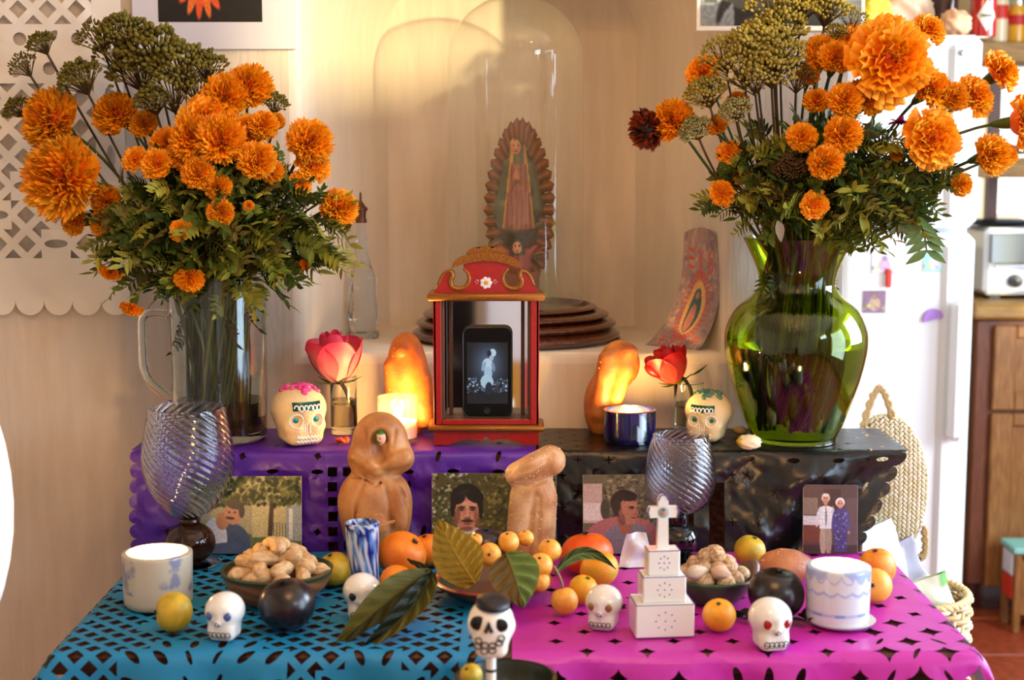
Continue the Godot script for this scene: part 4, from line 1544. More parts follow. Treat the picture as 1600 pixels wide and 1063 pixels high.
func leaning_card() -> void:
	var at: Vector3 = Vector3(0.2393, 0.992, -2.1667)
	# an oval of rays and scrolls on a grey ground, as on any devotional card
	var look := plain_print("card print", 128, 256, func(im: Image) -> void:
		im.fill(Color(0.60, 0.52, 0.52))
		sprinkle(im, Rect2(0, 0, 128, 256), 120, Vector2(4, 12), [Color(0.66, 0.58, 0.56), Color(0.50, 0.44, 0.50), Color(0.72, 0.62, 0.56)], 2)
		for k in 36:
			var a := TAU * k / 36
			dab(im, 64 + cos(a) * 34, 150 + sin(a) * 74, 9, 2.2, Color(0.80, 0.30, 0.24), Vector2(cos(a) * 74, sin(a) * 34).angle())
		dab(im, 64, 150, 27, 62, Color(0.84, 0.66, 0.42)); dab(im, 64, 158, 17, 50, Color(0.26, 0.38, 0.40)); dab(im, 62, 172, 10, 34, Color(0.74, 0.50, 0.46)); dab(im, 64, 118, 10, 14, Color(0.28, 0.40, 0.42)); dab(im, 64, 119, 6, 8, Color(0.66, 0.46, 0.36)); dab(im, 64, 146, 5, 6, Color(0.68, 0.48, 0.38))
		for k in 9:
			dab(im, 30 + (k % 3) * 34, 30 + k * 5, 12, 3, Color(0.78, 0.32, 0.28), k * 1.1)
			dab(im, 26 + (k % 4) * 26, 222 + (k % 3) * 10, 10, 3, Color(0.76, 0.36, 0.32), k * 0.9))
	# foot on the ledge, head against the splayed side of the niche
	var corner := [Vector3(0.2006, 0.9887, -2.2) - at, Vector3(0.2733, 0.9923, -2.135) - at, Vector3(0.2587, 1.1603, -2.215) - at, Vector3(0.2952, 1.1647, -2.145) - at]
	var m := M.new()
	var rows := []
	for i in 13:
		var f := i / 12.0
		var row := PackedVector3Array()
		for j in 7:
			var x := j / 6.0
			var bow := sin(PI * f)
			var p: Vector3 = (corner[0] as Vector3).lerp(corner[1], x).lerp((corner[2] as Vector3).lerp(corner[3], x), f)
			p += Vector3(0.016 * bow, -0.012 * bow, 0.010 * bow)
			if i == 12: p.y += 0.008 * (0.25 - (x - 0.5) * (x - 0.5)) * 4.0
			if i == 0: p.y = maxf(p.y, 0.001)
			row.append(p)
		rows.append(row)
	m.grid(rows, false, Color.WHITE, true)
	var o := solo("devotional_card", m, look, "curved printed card with a red-rayed oval leaning on the niche's right side", "card", at)
	var bk := M.new()
	var rows2 := []
	for row in rows:
		var r2 := PackedVector3Array()
		for p in row: r2.append(p + Vector3(0.0006, 0, -0.0008))
		rows2.append(r2)
	bk.grid(rows2, false, Color.WHITE)
	part("backing", bk, mats.paper_white, o)

func wall_pictures() -> void:
	var w := Color.WHITE
	# left: black photograph of an orange flower on a wide white mount
	var l := -0.5326
	var r := -0.3015
	var b := 1.4236
	var o := thing("framed_photo", "white mounted photo of an orange flower on black, high on the left wall", "picture", Vector3((l + r) / 2, b, -2.101))
	var m := M.new()
	m.slab(Vector3((l - r) / 2, 0, -0.007), Vector3((r - l) / 2, 0.36, 0.0), w, 0.001)
	part("mount", m, mat("mount_board", Color(0.80, 0.80, 0.84), 0.7), o)
	var look := plain_print("flower photo", 160, 160, func(im: Image) -> void:
		im.fill(Color(0.02, 0.02, 0.02))
		sprinkle(im, Rect2(90, 110, 70, 50), 30, Vector2(2, 6), [Color(0.10, 0.06, 0.03), Color(0.06, 0.05, 0.04)], 3)
		for k in 15:
			var a := TAU * k / 15
			dab(im, 66 + cos(a) * 22, 118 + sin(a) * 20, 20, 6, Color(0.86, 0.32 + 0.1 * (k % 2), 0.12), a)
		for k in 11: dab(im, 66 + cos(k * 0.57) * 8, 112 + sin(k * 0.57) * 8, 9, 4, Color(0.95, 0.60, 0.40), k * 0.57)
		dab(im, 66, 118, 8, 8, Color(0.70, 0.16, 0.10)))
	var pw := 0.1453
	part("print", flat_print(pw, 0.24, Transform3D(Basis.IDENTITY, Vector3(-0.4224 - (l + r) / 2, 1.4613 - b, 0.0006))), look, o)
	# right: grey photograph of a dark figure
	l = 0.2586
	r = 0.494
	b = 1.449
	o = thing("framed_photo", "white edged black and white photo high on the wall, above the right bouquet", "picture", Vector3((l + r) / 2, b, -2.101))
	m = M.new()
	m.slab(Vector3((l - r) / 2, 0, -0.007), Vector3((r - l) / 2, 0.34, 0.0), w, 0.001)
	part("mount", m, mats.paper_white, o)
	look = plain_print("dark figure photo", 160, 200, func(im: Image) -> void:
		im.fill(Color(0.62, 0.66, 0.66))
		block(im, 0, 178, 160, 22, Color(0.50, 0.54, 0.56))
		dab(im, 62, 150, 34, 70, Color(0.04, 0.05, 0.06)); block(im, 34, 176, 76, 24, Color(0.05, 0.06, 0.07)); dab(im, 110, 160, 30, 50, Color(0.07, 0.08, 0.10))
		dab(im, 30, 176, 16, 3, Color(0.08, 0.09, 0.10), -0.9); dab(im, 20, 186, 3, 12, Color(0.08, 0.08, 0.09), 0.3); block(im, 4, 164, 12, 16, Color(0.28, 0.33, 0.33)))
	part("print", flat_print((r - l) * 0.955, 0.32, Transform3D(Basis.IDENTITY, Vector3(0, 0.007, 0.0006))), look, o)

# ---------------------------------------------------------------- on the bench

func build_bench_things() -> void:
	pitcher()
	green_vase()
	shrine()
	phone()
	tall_candle()
	blue_candle()
	roses()
	sugar_skulls()
	var up := BENCH + 0.004
	# bread behind the candles: upright oval loaves with a folded hood
	loaf("bread_loaf", Vector3(-0.1463, up, -2.055), "tall glazed loaf glowing behind the tall glass candle", [
		["e", Vector3(0.0018, 0.050, 0), Vector3(0.034, 0.060, 0.026), 0.02, 1],
		["e", Vector3(-0.0027, 0.106, 0), Vector3(0.025, 0.036, 0.022), 0.02, 1],
		["c", Vector3(-0.022, 0.095, 0.010), Vector3(-0.014, 0.03, 0.018), 0.008, 1, 0.012, 0.014],
		["c", Vector3(0.022, 0.075, 0.008), Vector3(0.024, 0.02, 0.014), 0.006, 1, 0.011, 0.014],
		["e", Vector3(-0.008, 0.118, 0.020), Vector3(0.008, 0.008, 0.006), 0.004, 1],
	], Vector3(-0.05, -0.006, -0.04), Vector3(0.05, 0.15, 0.045), lin(0.66, 0.34, 0.10), lin(0.80, 0.50, 0.20), 0.35, 30)
	loaf("bread_loaf", Vector3(0.1417, up, -2.06), "glazed seeded loaf leaning behind the blue cup candle", [
		["e", Vector3(-0.012, 0.036, 0), Vector3(0.028, 0.048, 0.024), 0.02, 1],
		["e", Vector3(0.010, 0.096, 0), Vector3(0.029, 0.034, 0.024), 0.02, 1],
		["c", Vector3(-0.010, 0.105, 0.014), Vector3(-0.020, 0.03, 0.016), 0.008, 1, 0.011, 0.012],
		["c", Vector3(0.018, 0.090, 0.016), Vector3(0.004, 0.05, 0.018), 0.006, 1, 0.010, 0.011],
		["e", Vector3(0.020, 0.116, 0.010), Vector3(0.015, 0.010, 0.012), 0.006, 1],
	], Vector3(-0.055, -0.015, -0.04), Vector3(0.05, 0.14, 0.045), lin(0.62, 0.32, 0.10), lin(0.84, 0.56, 0.26), 0.35, 30)
	# loose petals and crumbs
	var m := M.new()
	var g := FastNoiseLite.new()
	g.seed = 31
	g.frequency = 1.2
	m.ball(Vector3(0, 0.009, 0), Vector3(0.017, 0.010, 0.012), 20, 12, func(p: Vector3, _u: Vector2) -> Color: return lin(0.90, 0.84, 0.70) if p.x > -0.011 else lin(0.75, 0.65, 0.05), func(d: Vector3) -> float: return 1.0 + 0.3 * g.get_noise_3dv(d * 1.7))
	solo("white_flower", m, vc(0.7), "small crumpled white flower head lying at the bench edge before the green vase", "flower", Vector3(0.3157, 0.883, -1.93) + Vector3(0, 0.004, 0))
	m = M.new()
	m.ball(Vector3(0, 0.006, 0), Vector3(0.011, 0.006, 0.008), 16, 10, lin(0.72, 0.62, 0.42), func(d: Vector3) -> float: return 1.0 + 0.3 * g.get_noise_3dv(d * 1.9))
	solo("dried_flower", m, vc(0.8), "tiny dry flower head between the green-topped skull and the vase", "flower", Vector3(0.3192, 0.883, -2.03) + Vector3(0, 0.004, 0))
	m = M.new()
	for k in 5:
		m.ball(Vector3(cos(k * 1.3) * 0.006, 0.004, sin(k * 1.3) * 0.006), Vector3(0.004, 0.002, 0.006), 8, 5, lin(0.95, 0.35, 0.05), null, Basis(Vector3.UP, k * 1.3) * Basis(Vector3.RIGHT, 0.7))
	solo("fallen_petals", m, mats.orange_petal, "few fallen orange petals on the purple paper beside the rose glass", "petals", Vector3(-0.2307, 0.883, -1.9697) + Vector3(0, 0.004, 0)).set_meta("kind", "stuff")

func pitcher() -> void:
	var at := Vector3(-0.4047, BENCH + 0.003, -2.012)
	var o := thing("glass_pitcher", "clear faceted glass pitcher with a slab handle, full of marigold stems in dark water", "pitcher", at)
	var h := 1.111 - BENCH - 0.003
	var r := 0.0675
	var outer := [Vector2(r * 0.90, 0.0), Vector2(r * 0.94, 0.004)]
	for k in 9: outer.append(Vector2(r * (0.94 + 0.06 * k / 8), 0.006 + (h - 0.006) * k / 8))
	outer.append(Vector2(r - 0.001, h + 0.001))
	var m := M.new()
	var prof := shell(outer, 0.0038, 0.012)
	m.lathe(prof, 64, Transform3D.IDENTITY, Color.WHITE)
	# shallow flutes on the outside
	for k in m.v.size():
		var q := m.v[k]
		var rad := Vector2(q.x, q.z).length()
		if rad > r * 0.9 and q.y > 0.004 and q.y < h - 0.02:
			var f := 1.0 + 0.012 * absf(sin(atan2(q.z, q.x) * 8.0))
			m.v[k] = Vector3(q.x * f, q.y, q.z * f)
	part("body", m, mats.pitcher_glass, o)
	m = M.new()
	var hp := PackedVector3Array()
	for q in [[272, 492], [250, 488], [230, 492], [226, 512], [226, 540], [227, 570], [236, 592], [256, 612], [274, 624]]:
		hp.append(Vector3((q[0] - 342) * 0.0009, (432.0 - q[1]) * 0.0009 + h, 0.0))
	var c := Curve3D.new()
	for k in hp.size():
		var tn: Vector3 = (hp[mini(k + 1, hp.size() - 1)] - hp[maxi(k - 1, 0)]) / 6.0
		c.add_point(hp[k], -tn, tn)
	m.tube(c.tessellate(3, 3), 0.0085, 12, Color.WHITE, 0.75)
	part("handle", m, mats.pitcher_glass, o)
	m = M.new()
	m.lathe([Vector2(0, 0.0125), Vector2(r * 0.9 - 0.0036, 0.0125), Vector2(r * 0.955 - 0.0042, 0.9367 - BENCH), Vector2(0, 0.9367 - BENCH)], 48, Transform3D.IDENTITY, Color.WHITE)
	part("water", m, mat("vase_water", Color(0.30, 0.20, 0.14), 0.02, {"glass": 0.033, "alpha": 0.12}), o)

func green_vase() -> void:
	var z := 2.0
	var at := Vector3(0.3885, BENCH + 0.003, -z)
	var o := thing("green_vase", "big-bellied green glass vase with a flared neck, holding the right bouquet", "vase", at)
	var outer := []
	for q in [[0.0557, 0.8752],[0.0583, 0.8815],[0.0574, 0.8869],[0.0583, 0.8923],[0.0662, 0.9093],[0.0775, 0.9406],[0.0879, 0.9726],[0.0947, 1.0028],[0.0968, 1.024],[0.0936, 1.0451],[0.0813, 1.068],[0.0611, 1.0847],[0.0523, 1.0969],[0.0514, 1.1048],[0.054, 1.1188],[0.0583, 1.1301],[0.0661, 1.1475],[0.0747, 1.1649]]:
		outer.append(Vector2(q[0], maxf(q[1] - at.y, 0.0)))
	outer[0].y = 0.0
	outer = smooth_profile(outer, 4)
	var m := M.new()
	m.lathe(shell(outer, 0.0034, 0.006), 80, Transform3D.IDENTITY, Color.WHITE)
	part("body", m, mats.green_glass, o)
	m = M.new()
	var inside := []
	for q in outer:
		if q.x > 0.012 and q.y > 0.008 and q.y < 0.135: inside.append(Vector2(q.x - 0.0038, q.y))
	inside.push_front(Vector2(0, 0.0075))
	inside.append(Vector2(0, inside[-1].y))
	m.lathe(inside, 64, Transform3D.IDENTITY, Color.WHITE)
	part("water", m, mat("green_vase_water", Color(0.80, 0.78, 0.62), 0.02, {"glass": 0.033, "alpha": 0.0}), o)

func shrine() -> void:
	var z := -1.985
	var at := Vector3(-0.0346, BENCH + 0.003, z)
	var o := thing("shrine_box", "small red wooden shrine with gilded scroll pediment and a mirror back, holding the phone", "shrine", at)
	var s := 0.0009
	var Yv := func(v: float) -> float: return (699.0 - v) * s
	var w := Color.WHITE
	var fz := 0.026
	var hw := 79.0 * s
	var m := M.new()
	# stiles, sides, floor, roof
	m.slab(Vector3(-hw, Yv.call(668), -fz), Vector3(-hw + 0.004, Yv.call(480), fz), w, 0.0008)
	m.slab(Vector3(hw - 0.004, Yv.call(668), -fz), Vector3(hw, Yv.call(480), fz), w, 0.0008)
	m.slab(Vector3(-hw, Yv.call(480), fz - 0.004), Vector3(-hw + 12 * s, Yv.call(668), fz), w, 0.001)
	m.slab(Vector3(hw - 13 * s, Yv.call(480), fz - 0.004), Vector3(hw, Yv.call(668), fz), w, 0.001)
	m.slab(Vector3(-hw + 12 * s, Yv.call(668), fz - 0.004), Vector3(hw - 13 * s, Yv.call(660), fz), w, 0.001)
	m.slab(Vector3(-hw, Yv.call(668), -fz), Vector3(hw, Yv.call(664), fz - 0.004), w, 0.0005)
	m.slab(Vector3(-hw, Yv.call(480), -fz), Vector3(hw, Yv.call(476), fz - 0.004), w, 0.0005)
	part("case", m, mats.red_lacquer, o)
	m = M.new()
	for k in [-1.0, 1.0]:
		var x: float = k * (hw - 13 * s)
		m.slab(Vector3(x - 0.003, Yv.call(660), fz - 0.012), Vector3(x + 0.003, Yv.call(481), fz - 0.004), w, 0.0008)
		m.slab(Vector3(x - k * 0.010 - 0.0025, Yv.call(660), -fz + 0.005), Vector3(x - k * 0.010 + 0.0025, Yv.call(481), -fz + 0.010), w, 0.0008)
	m.slab(Vector3(-hw + 12 * s, Yv.call(663), -fz + 0.003), Vector3(hw - 13 * s, Yv.call(660), fz - 0.005), w, 0.0004)
	part("inner_frame", m, mat("shrine_wood", Color(0.34, 0.22, 0.14), 0.5), o)
	m = M.new()
	m.slab(Vector3(-hw + 0.005, Yv.call(660), -fz + 0.001), Vector3(hw - 0.005, Yv.call(481), -fz + 0.003), w)
	part("mirror", m, mats.mirror, o)
	for q in [[668.0, 678.0, 87.0, "lower_moulding"], [469.0, 481.0, 87.5, "cornice"]]:
		m = M.new()
		var prof := []
		for k in 7:
			var a := -PI / 2 + PI * k / 6
			prof.append(Vector2(0.0035 * cos(a), lerpf(Yv.call(q[1]), Yv.call(q[0]), (sin(a) + 1) / 2)))
		var rows := []
		for p in prof:
			var x: float = q[2] * s - 0.0035 + p.x
			var zz: float = fz + 0.004 + p.x
			rows.append(PackedVector3Array([Vector3(-x, p.y, -fz - 0.001), Vector3(-x, p.y, zz), Vector3(x, p.y, zz), Vector3(x, p.y, -fz - 0.001)]))
		m.grid(rows, true, w, true)
		for e in [0, 6]:
			var row: PackedVector3Array = rows[e]
			m.away(row[0], row[1], row[2], row[3], w, Vector3(0, Yv.call((q[0] + q[1]) / 2), 0))
		part(q[3], m, mats.gilding, o)
	# bracketed skirt
	var skirt := PackedVector2Array()
	skirt.append(Vector2(-hw, Yv.call(677)))
	skirt.append(Vector2(-hw, 0)); skirt.append(Vector2(-hw + 22 * s, 0))
	for k in 9: skirt.append(Vector2(-hw + 22 * s + (k / 8.0) * 50 * s, sin(PI * 0.75 * k / 8.0) * 9 * s))
	skirt.append(Vector2(0, 14 * s))
	for k in range(8, -1, -1): skirt.append(Vector2(hw - 22 * s - (k / 8.0) * 50 * s, sin(PI * 0.75 * k / 8.0) * 9 * s))
	skirt.append(Vector2(hw - 22 * s, 0)); skirt.append(Vector2(hw, 0)); skirt.append(Vector2(hw, Yv.call(677)))
	m = M.new()
	m.extrude(skirt, 0.005, Transform3D(Basis.IDENTITY, Vector3(0, 0, fz - 0.0025)), w)
	m.slab(Vector3(-hw, 0, -fz), Vector3(-hw + 0.004, Yv.call(678), fz - 0.006), w)
	m.slab(Vector3(hw - 0.004, 0, -fz), Vector3(hw, Yv.call(678), fz - 0.006), w)
	part("skirt", m, mats.red_lacquer, o)
	# scrolled pediment
	var half := [[78, 469], [71, 458], [66, 446], [60, 439], [52, 437], [50, 444], [53, 452], [49, 461], [38, 463], [29, 458], [25, 449], [27, 440], [33, 433], [34, 425]]
	var ped := PackedVector2Array()
	for q in half: ped.append(Vector2(-q[0] * s, Yv.call(q[1])))
	for k in 9: ped.append(Vector2((-30 + k * 7.5) * s, Yv.call(424 - 4 * sin(PI * k / 8.0))))
	for k in range(half.size() - 1, -1, -1): ped.append(Vector2(half[k][0] * s, Yv.call(half[k][1])))
	m = M.new()
	m.extrude(ped, 0.009, Transform3D(Basis.IDENTITY, Vector3(0, 0, fz - 0.004)), w)
	part("pediment", m, mats.red_lacquer, o)
	for k in [-1.0, 1.0]:
		m = M.new()
		var path := PackedVector3Array()
		for q in half.slice(1, 13): path.append(Vector3(k * q[0] * s, Yv.call(q[1]), fz - 0.001))
		var c := Curve3D.new()
		for i in path.size():
			var tn: Vector3 = (path[mini(i + 1, path.size() - 1)] - path[maxi(i - 1, 0)]) / 6.0
			c.add_point(path[i], -tn, tn)
		var fine := c.tessellate(3, 3)
		var rad := []
		for i in fine.size(): rad.append(0.0022 + 0.0018 * sin(PI * i / (fine.size() - 1.0)))
		m.tube(fine, rad, 8, w, 1.2)
		part("scroll", m, mats.gilding, o)
	m = M.new()
	var arc := PackedVector2Array()
	for k in 17:
		var f := k / 16.0
		arc.append(Vector2(lerpf(-51, 51, f) * s, Yv.call(432 - 11 * sin(PI * f))))
	for k in 17:
		var f := 1.0 - k / 16.0
		arc.append(Vector2(lerpf(-49, 49, f) * s, Yv.call(424 - 15 * pow(sin(PI * f), 0.6))))
	m.extrude(arc, 0.014, Transform3D(Basis.IDENTITY, Vector3(0, 0, fz - 0.002)), w)
	var crest := PackedVector2Array()
	for k in 25:
		var f := k / 24.0
		crest.append(Vector2(lerpf(-29, 29, f) * s, Yv.call(408 - 3.0 * absf(sin(PI * 3 * f)) - 6 * sin(PI * f))))
	crest.append(Vector2(29 * s, Yv.call(412))); crest.append(Vector2(-29 * s, Yv.call(412)))
	m.extrude(crest, 0.011, Transform3D(Basis.IDENTITY, Vector3(0, 0, fz - 0.003)), w)
	part("crest", m, mats.gilding, o)
	# painted daisy with little dashes on both sides
	var daisy := Vector3(0, Yv.call(454), fz + 0.0008)
	m = M.new()
	for k in 7:
		var a := TAU * k / 7
		m.ball(daisy + Vector3(cos(a), sin(a), 0) * 0.0048, Vector3(0.0036, 0.0030, 0.0007), 10, 6, w, null, Basis(Vector3.BACK, a))
	for k in [-1.0, 1.0]:
		for j in 5:
			m.ball(daisy + Vector3(k * (0.0105 + 0.0018 * (j % 3)), 0.0035 - 0.0022 * (j / 2), 0), Vector3(0.0009, 0.0005, 0.0004), 6, 4, w, null, Basis(Vector3.BACK, j * 0.8 * k))
	part("daisy", m, mat("daisy_paint", Color(0.85, 0.86, 0.88), 0.5), o.get_node("pediment"))
	m = M.new()
	m.ball(daisy + Vector3(0, 0, 0.0006), Vector3(0.0030, 0.0030, 0.0008), 12, 6, w)
	part("daisy_eye", m, mat("daisy_yellow", Color(0.80, 0.58, 0.12), 0.5), o.get_node("pediment"))

func phone() -> void:
	var s := 0.0009
	var at := Vector3(-0.0336, BENCH + 0.003 + 0.0328 + 0.001, -1.990)
	var o := thing("phone", "black phone with rounded corners standing in the red shrine, its screen lit", "phone", at)
	var wd := 74.0 * s
	var hg := 136.0 * s
	var tilt := Transform3D(Basis(Vector3.RIGHT, -0.06), Vector3.ZERO)
	var poly := PackedVector2Array()
	for q in [[1, 1, 0.0], [-1, 1, PI / 2], [-1, -1, PI], [1, -1, PI * 1.5]]:
		for k in 7:
			var a: float = q[2] + PI / 2 * k / 6
			poly.append(Vector2(q[0] * (wd / 2 - 0.010) + cos(a) * 0.010, hg / 2 + q[1] * (hg / 2 - 0.010) + sin(a) * 0.010))
	var m := M.new()
	m.extrude(poly, 0.010, tilt, Color.WHITE)
	part("body", m, mats.phone_black, o)
	m = M.new()
	var ring := PackedVector3Array()
	for k in poly.size() + 1:
		var q := poly[k % poly.size()]
		ring.append(tilt * Vector3(q.x, q.y, 0.0042))
	m.tube(ring, 0.0011, 6, Color.WHITE, 1.0, false)
	part("bezel", m, mat("bezel_metal", Color(0.30, 0.30, 0.31), 0.25, {"metal": 1.0}), o)
	var im := Image.create(128, 192, false, Image.FORMAT_RGBA8)
	for y in 192:
		for x in 128:
			var d := Vector2((x - 66) / 66.0, (y - 66) / 86.0).length()
			var f := clampf(1.0 - d, 0, 1)
			im.set_pixel(x, y, Color(0.03, 0.06, 0.11).lerp(Color(0.52, 0.64, 0.80), f * 0.8))
	var pale := Color(0.80, 0.90, 0.98)
	sprinkle(im, Rect2(0, 112, 128, 44), 190, Vector2(1.2, 4.5), [Color(0.60, 0.72, 0.84), Color(0.22, 0.32, 0.44), Color(0.40, 0.52, 0.66), Color(0.80, 0.88, 0.95)], 7)
	dab(im, 64, 70, 17, 21, pale); dab(im, 66, 96, 13, 20, Color(0.70, 0.82, 0.92)); dab(im, 62, 122, 20, 22, Color(0.74, 0.85, 0.94))
	dab(im, 80, 32, 11, 13, pale); dab(im, 69, 34, 7, 11, Color(0.10, 0.14, 0.20)); dab(im, 76, 48, 7, 9, Color(0.70, 0.80, 0.9)); dab(im, 52, 74, 6, 16, Color(0.60, 0.72, 0.84), 0.3); dab(im, 82, 76, 5, 15, Color(0.5, 0.62, 0.75), -0.2)
	dab(im, 68, 150, 12, 26, Color(0.10, 0.15, 0.22)); dab(im, 40, 178, 60, 16, Color(0.06, 0.09, 0.14)); dab(im, 100, 178, 50, 18, Color(0.05, 0.08, 0.12))
	var tex := ImageTexture.create_from_image(im)
	var look := mat("screen", Color(0.02, 0.02, 0.02), 0.2, {"emit": Color.WHITE, "power": 0.72})
	look.emission_texture = tex
	look.emission_operator = BaseMaterial3D.EMISSION_OP_MULTIPLY
	part("screen", flat_print(62.0 * s, 93.0 * s, tilt * Transform3D(Basis.IDENTITY, Vector3(0, 20.5 * s, 0.0054))), look, o)
	var l := AreaLight3D.new()
	l.name = "screen_light"
	l.area_size = Vector2(62.0 * s, 93.0 * s)
	l.area_normalize_energy = true
	l.light_color = Color(0.6, 0.75, 1.0)
	l.light_energy = 0.0008
	l.area_range = 5.0
	l.area_attenuation = 2.0
	l.shadow_enabled = true
	add_child(l)
	l.position = at + Vector3(0, hg / 2, 0.012)
	l.rotation_degrees = Vector3(0, 180, 0)
	m = M.new()
	m.lathe([Vector2(0, 0.0), Vector2(0.0048, 0.0), Vector2(0.0048, 0.0006), Vector2(0.0040, 0.0004), Vector2(0, 0.0002)], 20, tilt * Transform3D(Basis(Vector3.RIGHT, PI / 2), Vector3(0, 10.0 * s, 0.0050)), Color.WHITE)
	part("home_button", m, mats.ink, o)

func flame(parent: Node3D, at: Vector3, high: float) -> void:
	# a flame with its wick, part of its candle; the light sits in the flame
	var m := M.new()
	m.tube(PackedVector3Array([at, at + Vector3(0.0005, high * 0.35, 0)]), 0.0008, 6, Color.WHITE)
	part("wick", m, mats.wick, parent)
	m = M.new()
	var prof := []
	for k in 11:
		var f := k / 10.0
		prof.append(Vector2(maxf(high * 0.24 * pow(sin(PI * pow(f, 0.6)), 1.0), 0.00001), at.y + high * (0.2 + 0.8 * f)))
	m.lathe(prof, 14, Transform3D(Basis.IDENTITY, Vector3(at.x, 0, at.z)), Color.WHITE)
	part("flame", m, mats.flame, parent)
	flame_lamp(parent.position + at + Vector3(0, high * 0.55, 0), 0.042)

func tall_candle() -> void:
	var at := Vector3(-0.1562, BENCH + 0.003, -1.985)
	var o := thing("glass_candle", "tall clear glass votive with a bright burning candle in front of the left glazed loaf", "candle", at)
	var r := 0.0281
	var h := 0.9486 - at.y
	var m := M.new()
	var outer := [Vector2(r * 0.9, 0), Vector2(r * 0.95, 0.003), Vector2(r * 0.97, 0.02), Vector2(r, h)]
	m.lathe(shell(outer, 0.0022, 0.006), 48, Transform3D.IDENTITY, Color.WHITE)
	part("glass", m, mats.dome_glass, o)
	m = M.new()
	m.lathe([Vector2(0, 0.007), Vector2(r * 0.93, 0.007), Vector2(r * 0.93, h * 0.46), Vector2(r * 0.8, h * 0.43), Vector2(0, h * 0.42)], 40, Transform3D.IDENTITY, Color.WHITE)
	part("wax", m, mats.candle_wax, o)
	flame(o, Vector3(0, h * 0.42, 0), 0.028)

func blue_candle() -> void:
	var at := Vector3(0.1616, BENCH + 0.003, -1.99)
	var o := thing("blue_cup_candle", "dark blue glazed cup with a white streak holding a lit candle on the bench", "candle", at)
	var r := 0.0358
	var h := 0.9298 - at.y
	var g := FastNoiseLite.new()
	g.seed = 6
	g.frequency = 0.9
	var m := M.new()
	var outer := [Vector2(r * 0.94, 0), Vector2(r * 0.98, 0.003)]
	for k in 8: outer.append(Vector2(r, 0.006 + (h - 0.006) * k / 7))
	m.lathe(shell(outer, 0.004, 0.006), 72, Transform3D.IDENTITY, func(p: Vector3, _u: Vector2) -> Color:
		var a := atan2(p.z, p.x)
		var n := g.get_noise_3d(a * 1.5, p.y * 40.0, 0)
		if p.y < h * 0.97 and absf(a - 1.15 + 0.12 * n) < 0.14 + 0.05 * n: return lin(0.70, 0.80, 0.88)
		return lin(0.035, 0.035, 0.10).lerp(lin(0.10, 0.09, 0.36), clampf(0.5 + n, 0, 1)))
	part("cup", m, vc(0.15, {"coat": 0.5}), o)
	m = M.new()
	m.lathe([Vector2(0, 0.007), Vector2(r - 0.0045, 0.007), Vector2(r - 0.0045, h - 0.008), Vector2(r * 0.6, h - 0.010), Vector2(0, h - 0.011)], 40, Transform3D.IDENTITY, Color.WHITE)
	part("wax", m, mats.candle_wax, o)
	flame(o, Vector3(0, h - 0.011, 0), 0.016)

func rose_head(o: Node3D, centre: Vector3, r: float, basis: Basis, deep: Color, pale: Color) -> void:
	# petals wrapped round a bud, each a part
	var n := 13
	for k in n:
		var ring := 0 if k < 3 else (1 if k < 7 else 2)
		var f := [0.35, 0.68, 1.0][ring] as float
		var a := k * 2.4 + ring * 0.5
		var m := M.new()
		var rows := []
		for i in 8:
			var t := i / 7.0
			var row := PackedVector3Array()
			for j in 9:
				var u := j / 8.0 - 0.5
				var span := [2.6, 2.1, 1.9][ring] as float * (0.55 + 0.45 * sin(PI * clampf(t * 0.85 + 0.1, 0, 1)))
				var w := a + u * span
				var belly := f * r * (0.25 + 0.75 * pow(sin(PI * 0.5 * clampf(t * 1.25, 0, 1)), 0.8))
				var flare := (0.16 if ring == 2 else 0.05) * r * pow(t, 5)
				var y := r * (-0.95 + t * (2.05 if ring == 0 else (1.95 if ring == 1 else 1.7))) - r * 0.30 * pow(absf(u) * 2.0, 3) * t
				var rad := belly * (1.0 - 0.22 * t * (1.0 if ring < 2 else 0.0)) + flare
				row.append(centre + basis * Vector3(cos(w) * rad, y, sin(w) * rad))
			rows.append(row)
		m.grid(rows, false, func(_p: Vector3, uv: Vector2) -> Color: return deep.lerp(pale, pow(clampf(uv.y, 0, 1), 1.3) * 0.9 * absf(1.0 - absf(uv.x - 0.5))))
		part("petal", m, vc(0.45, {"back": Color(0.4, 0.4, 0.4)}), o)
	var m := M.new()
	for k in 5:
		var a := TAU * k / 5
		m.tube(bezier(centre + basis * Vector3(0, -r * 0.95, 0), centre + basis * Vector3(cos(a) * r * 0.6, -r * 1.0, sin(a) * r * 0.6), centre + basis * Vector3(cos(a) * r * 1.0, -r * 0.75, sin(a) * r * 1.0), 5), [0.003, 0.004, 0.0035, 0.0025, 0.0015, 0.0005], 6, lin(0.24, 0.30, 0.08), 0.4)
	part("calyx", m, mats.leaf, o)

func rose_glass(at: Vector3, r0: float, r1: float, h: float, label: String) -> void:
	var o := thing("shot_glass", label, "glass", at)
	var m := M.new()
	m.lathe(shell([Vector2(r0, 0), Vector2(r0 + 0.001, 0.003), Vector2(lerpf(r0, r1, 0.5), h * 0.5), Vector2(r1, h)], 0.002, 0.010), 12, Transform3D.IDENTITY, Color.WHITE)
	part("body", m, mats.clear_glass, o)
	m = M.new()
	m.lathe([Vector2(0, 0.0105), Vector2(r0 - 0.0016, 0.0105), Vector2(lerpf(r0, r1, 0.6) - 0.0024, h * 0.6), Vector2(0, h * 0.6)], 24, Transform3D.IDENTITY, Color.WHITE)
	part("water", m, mats.water, o)

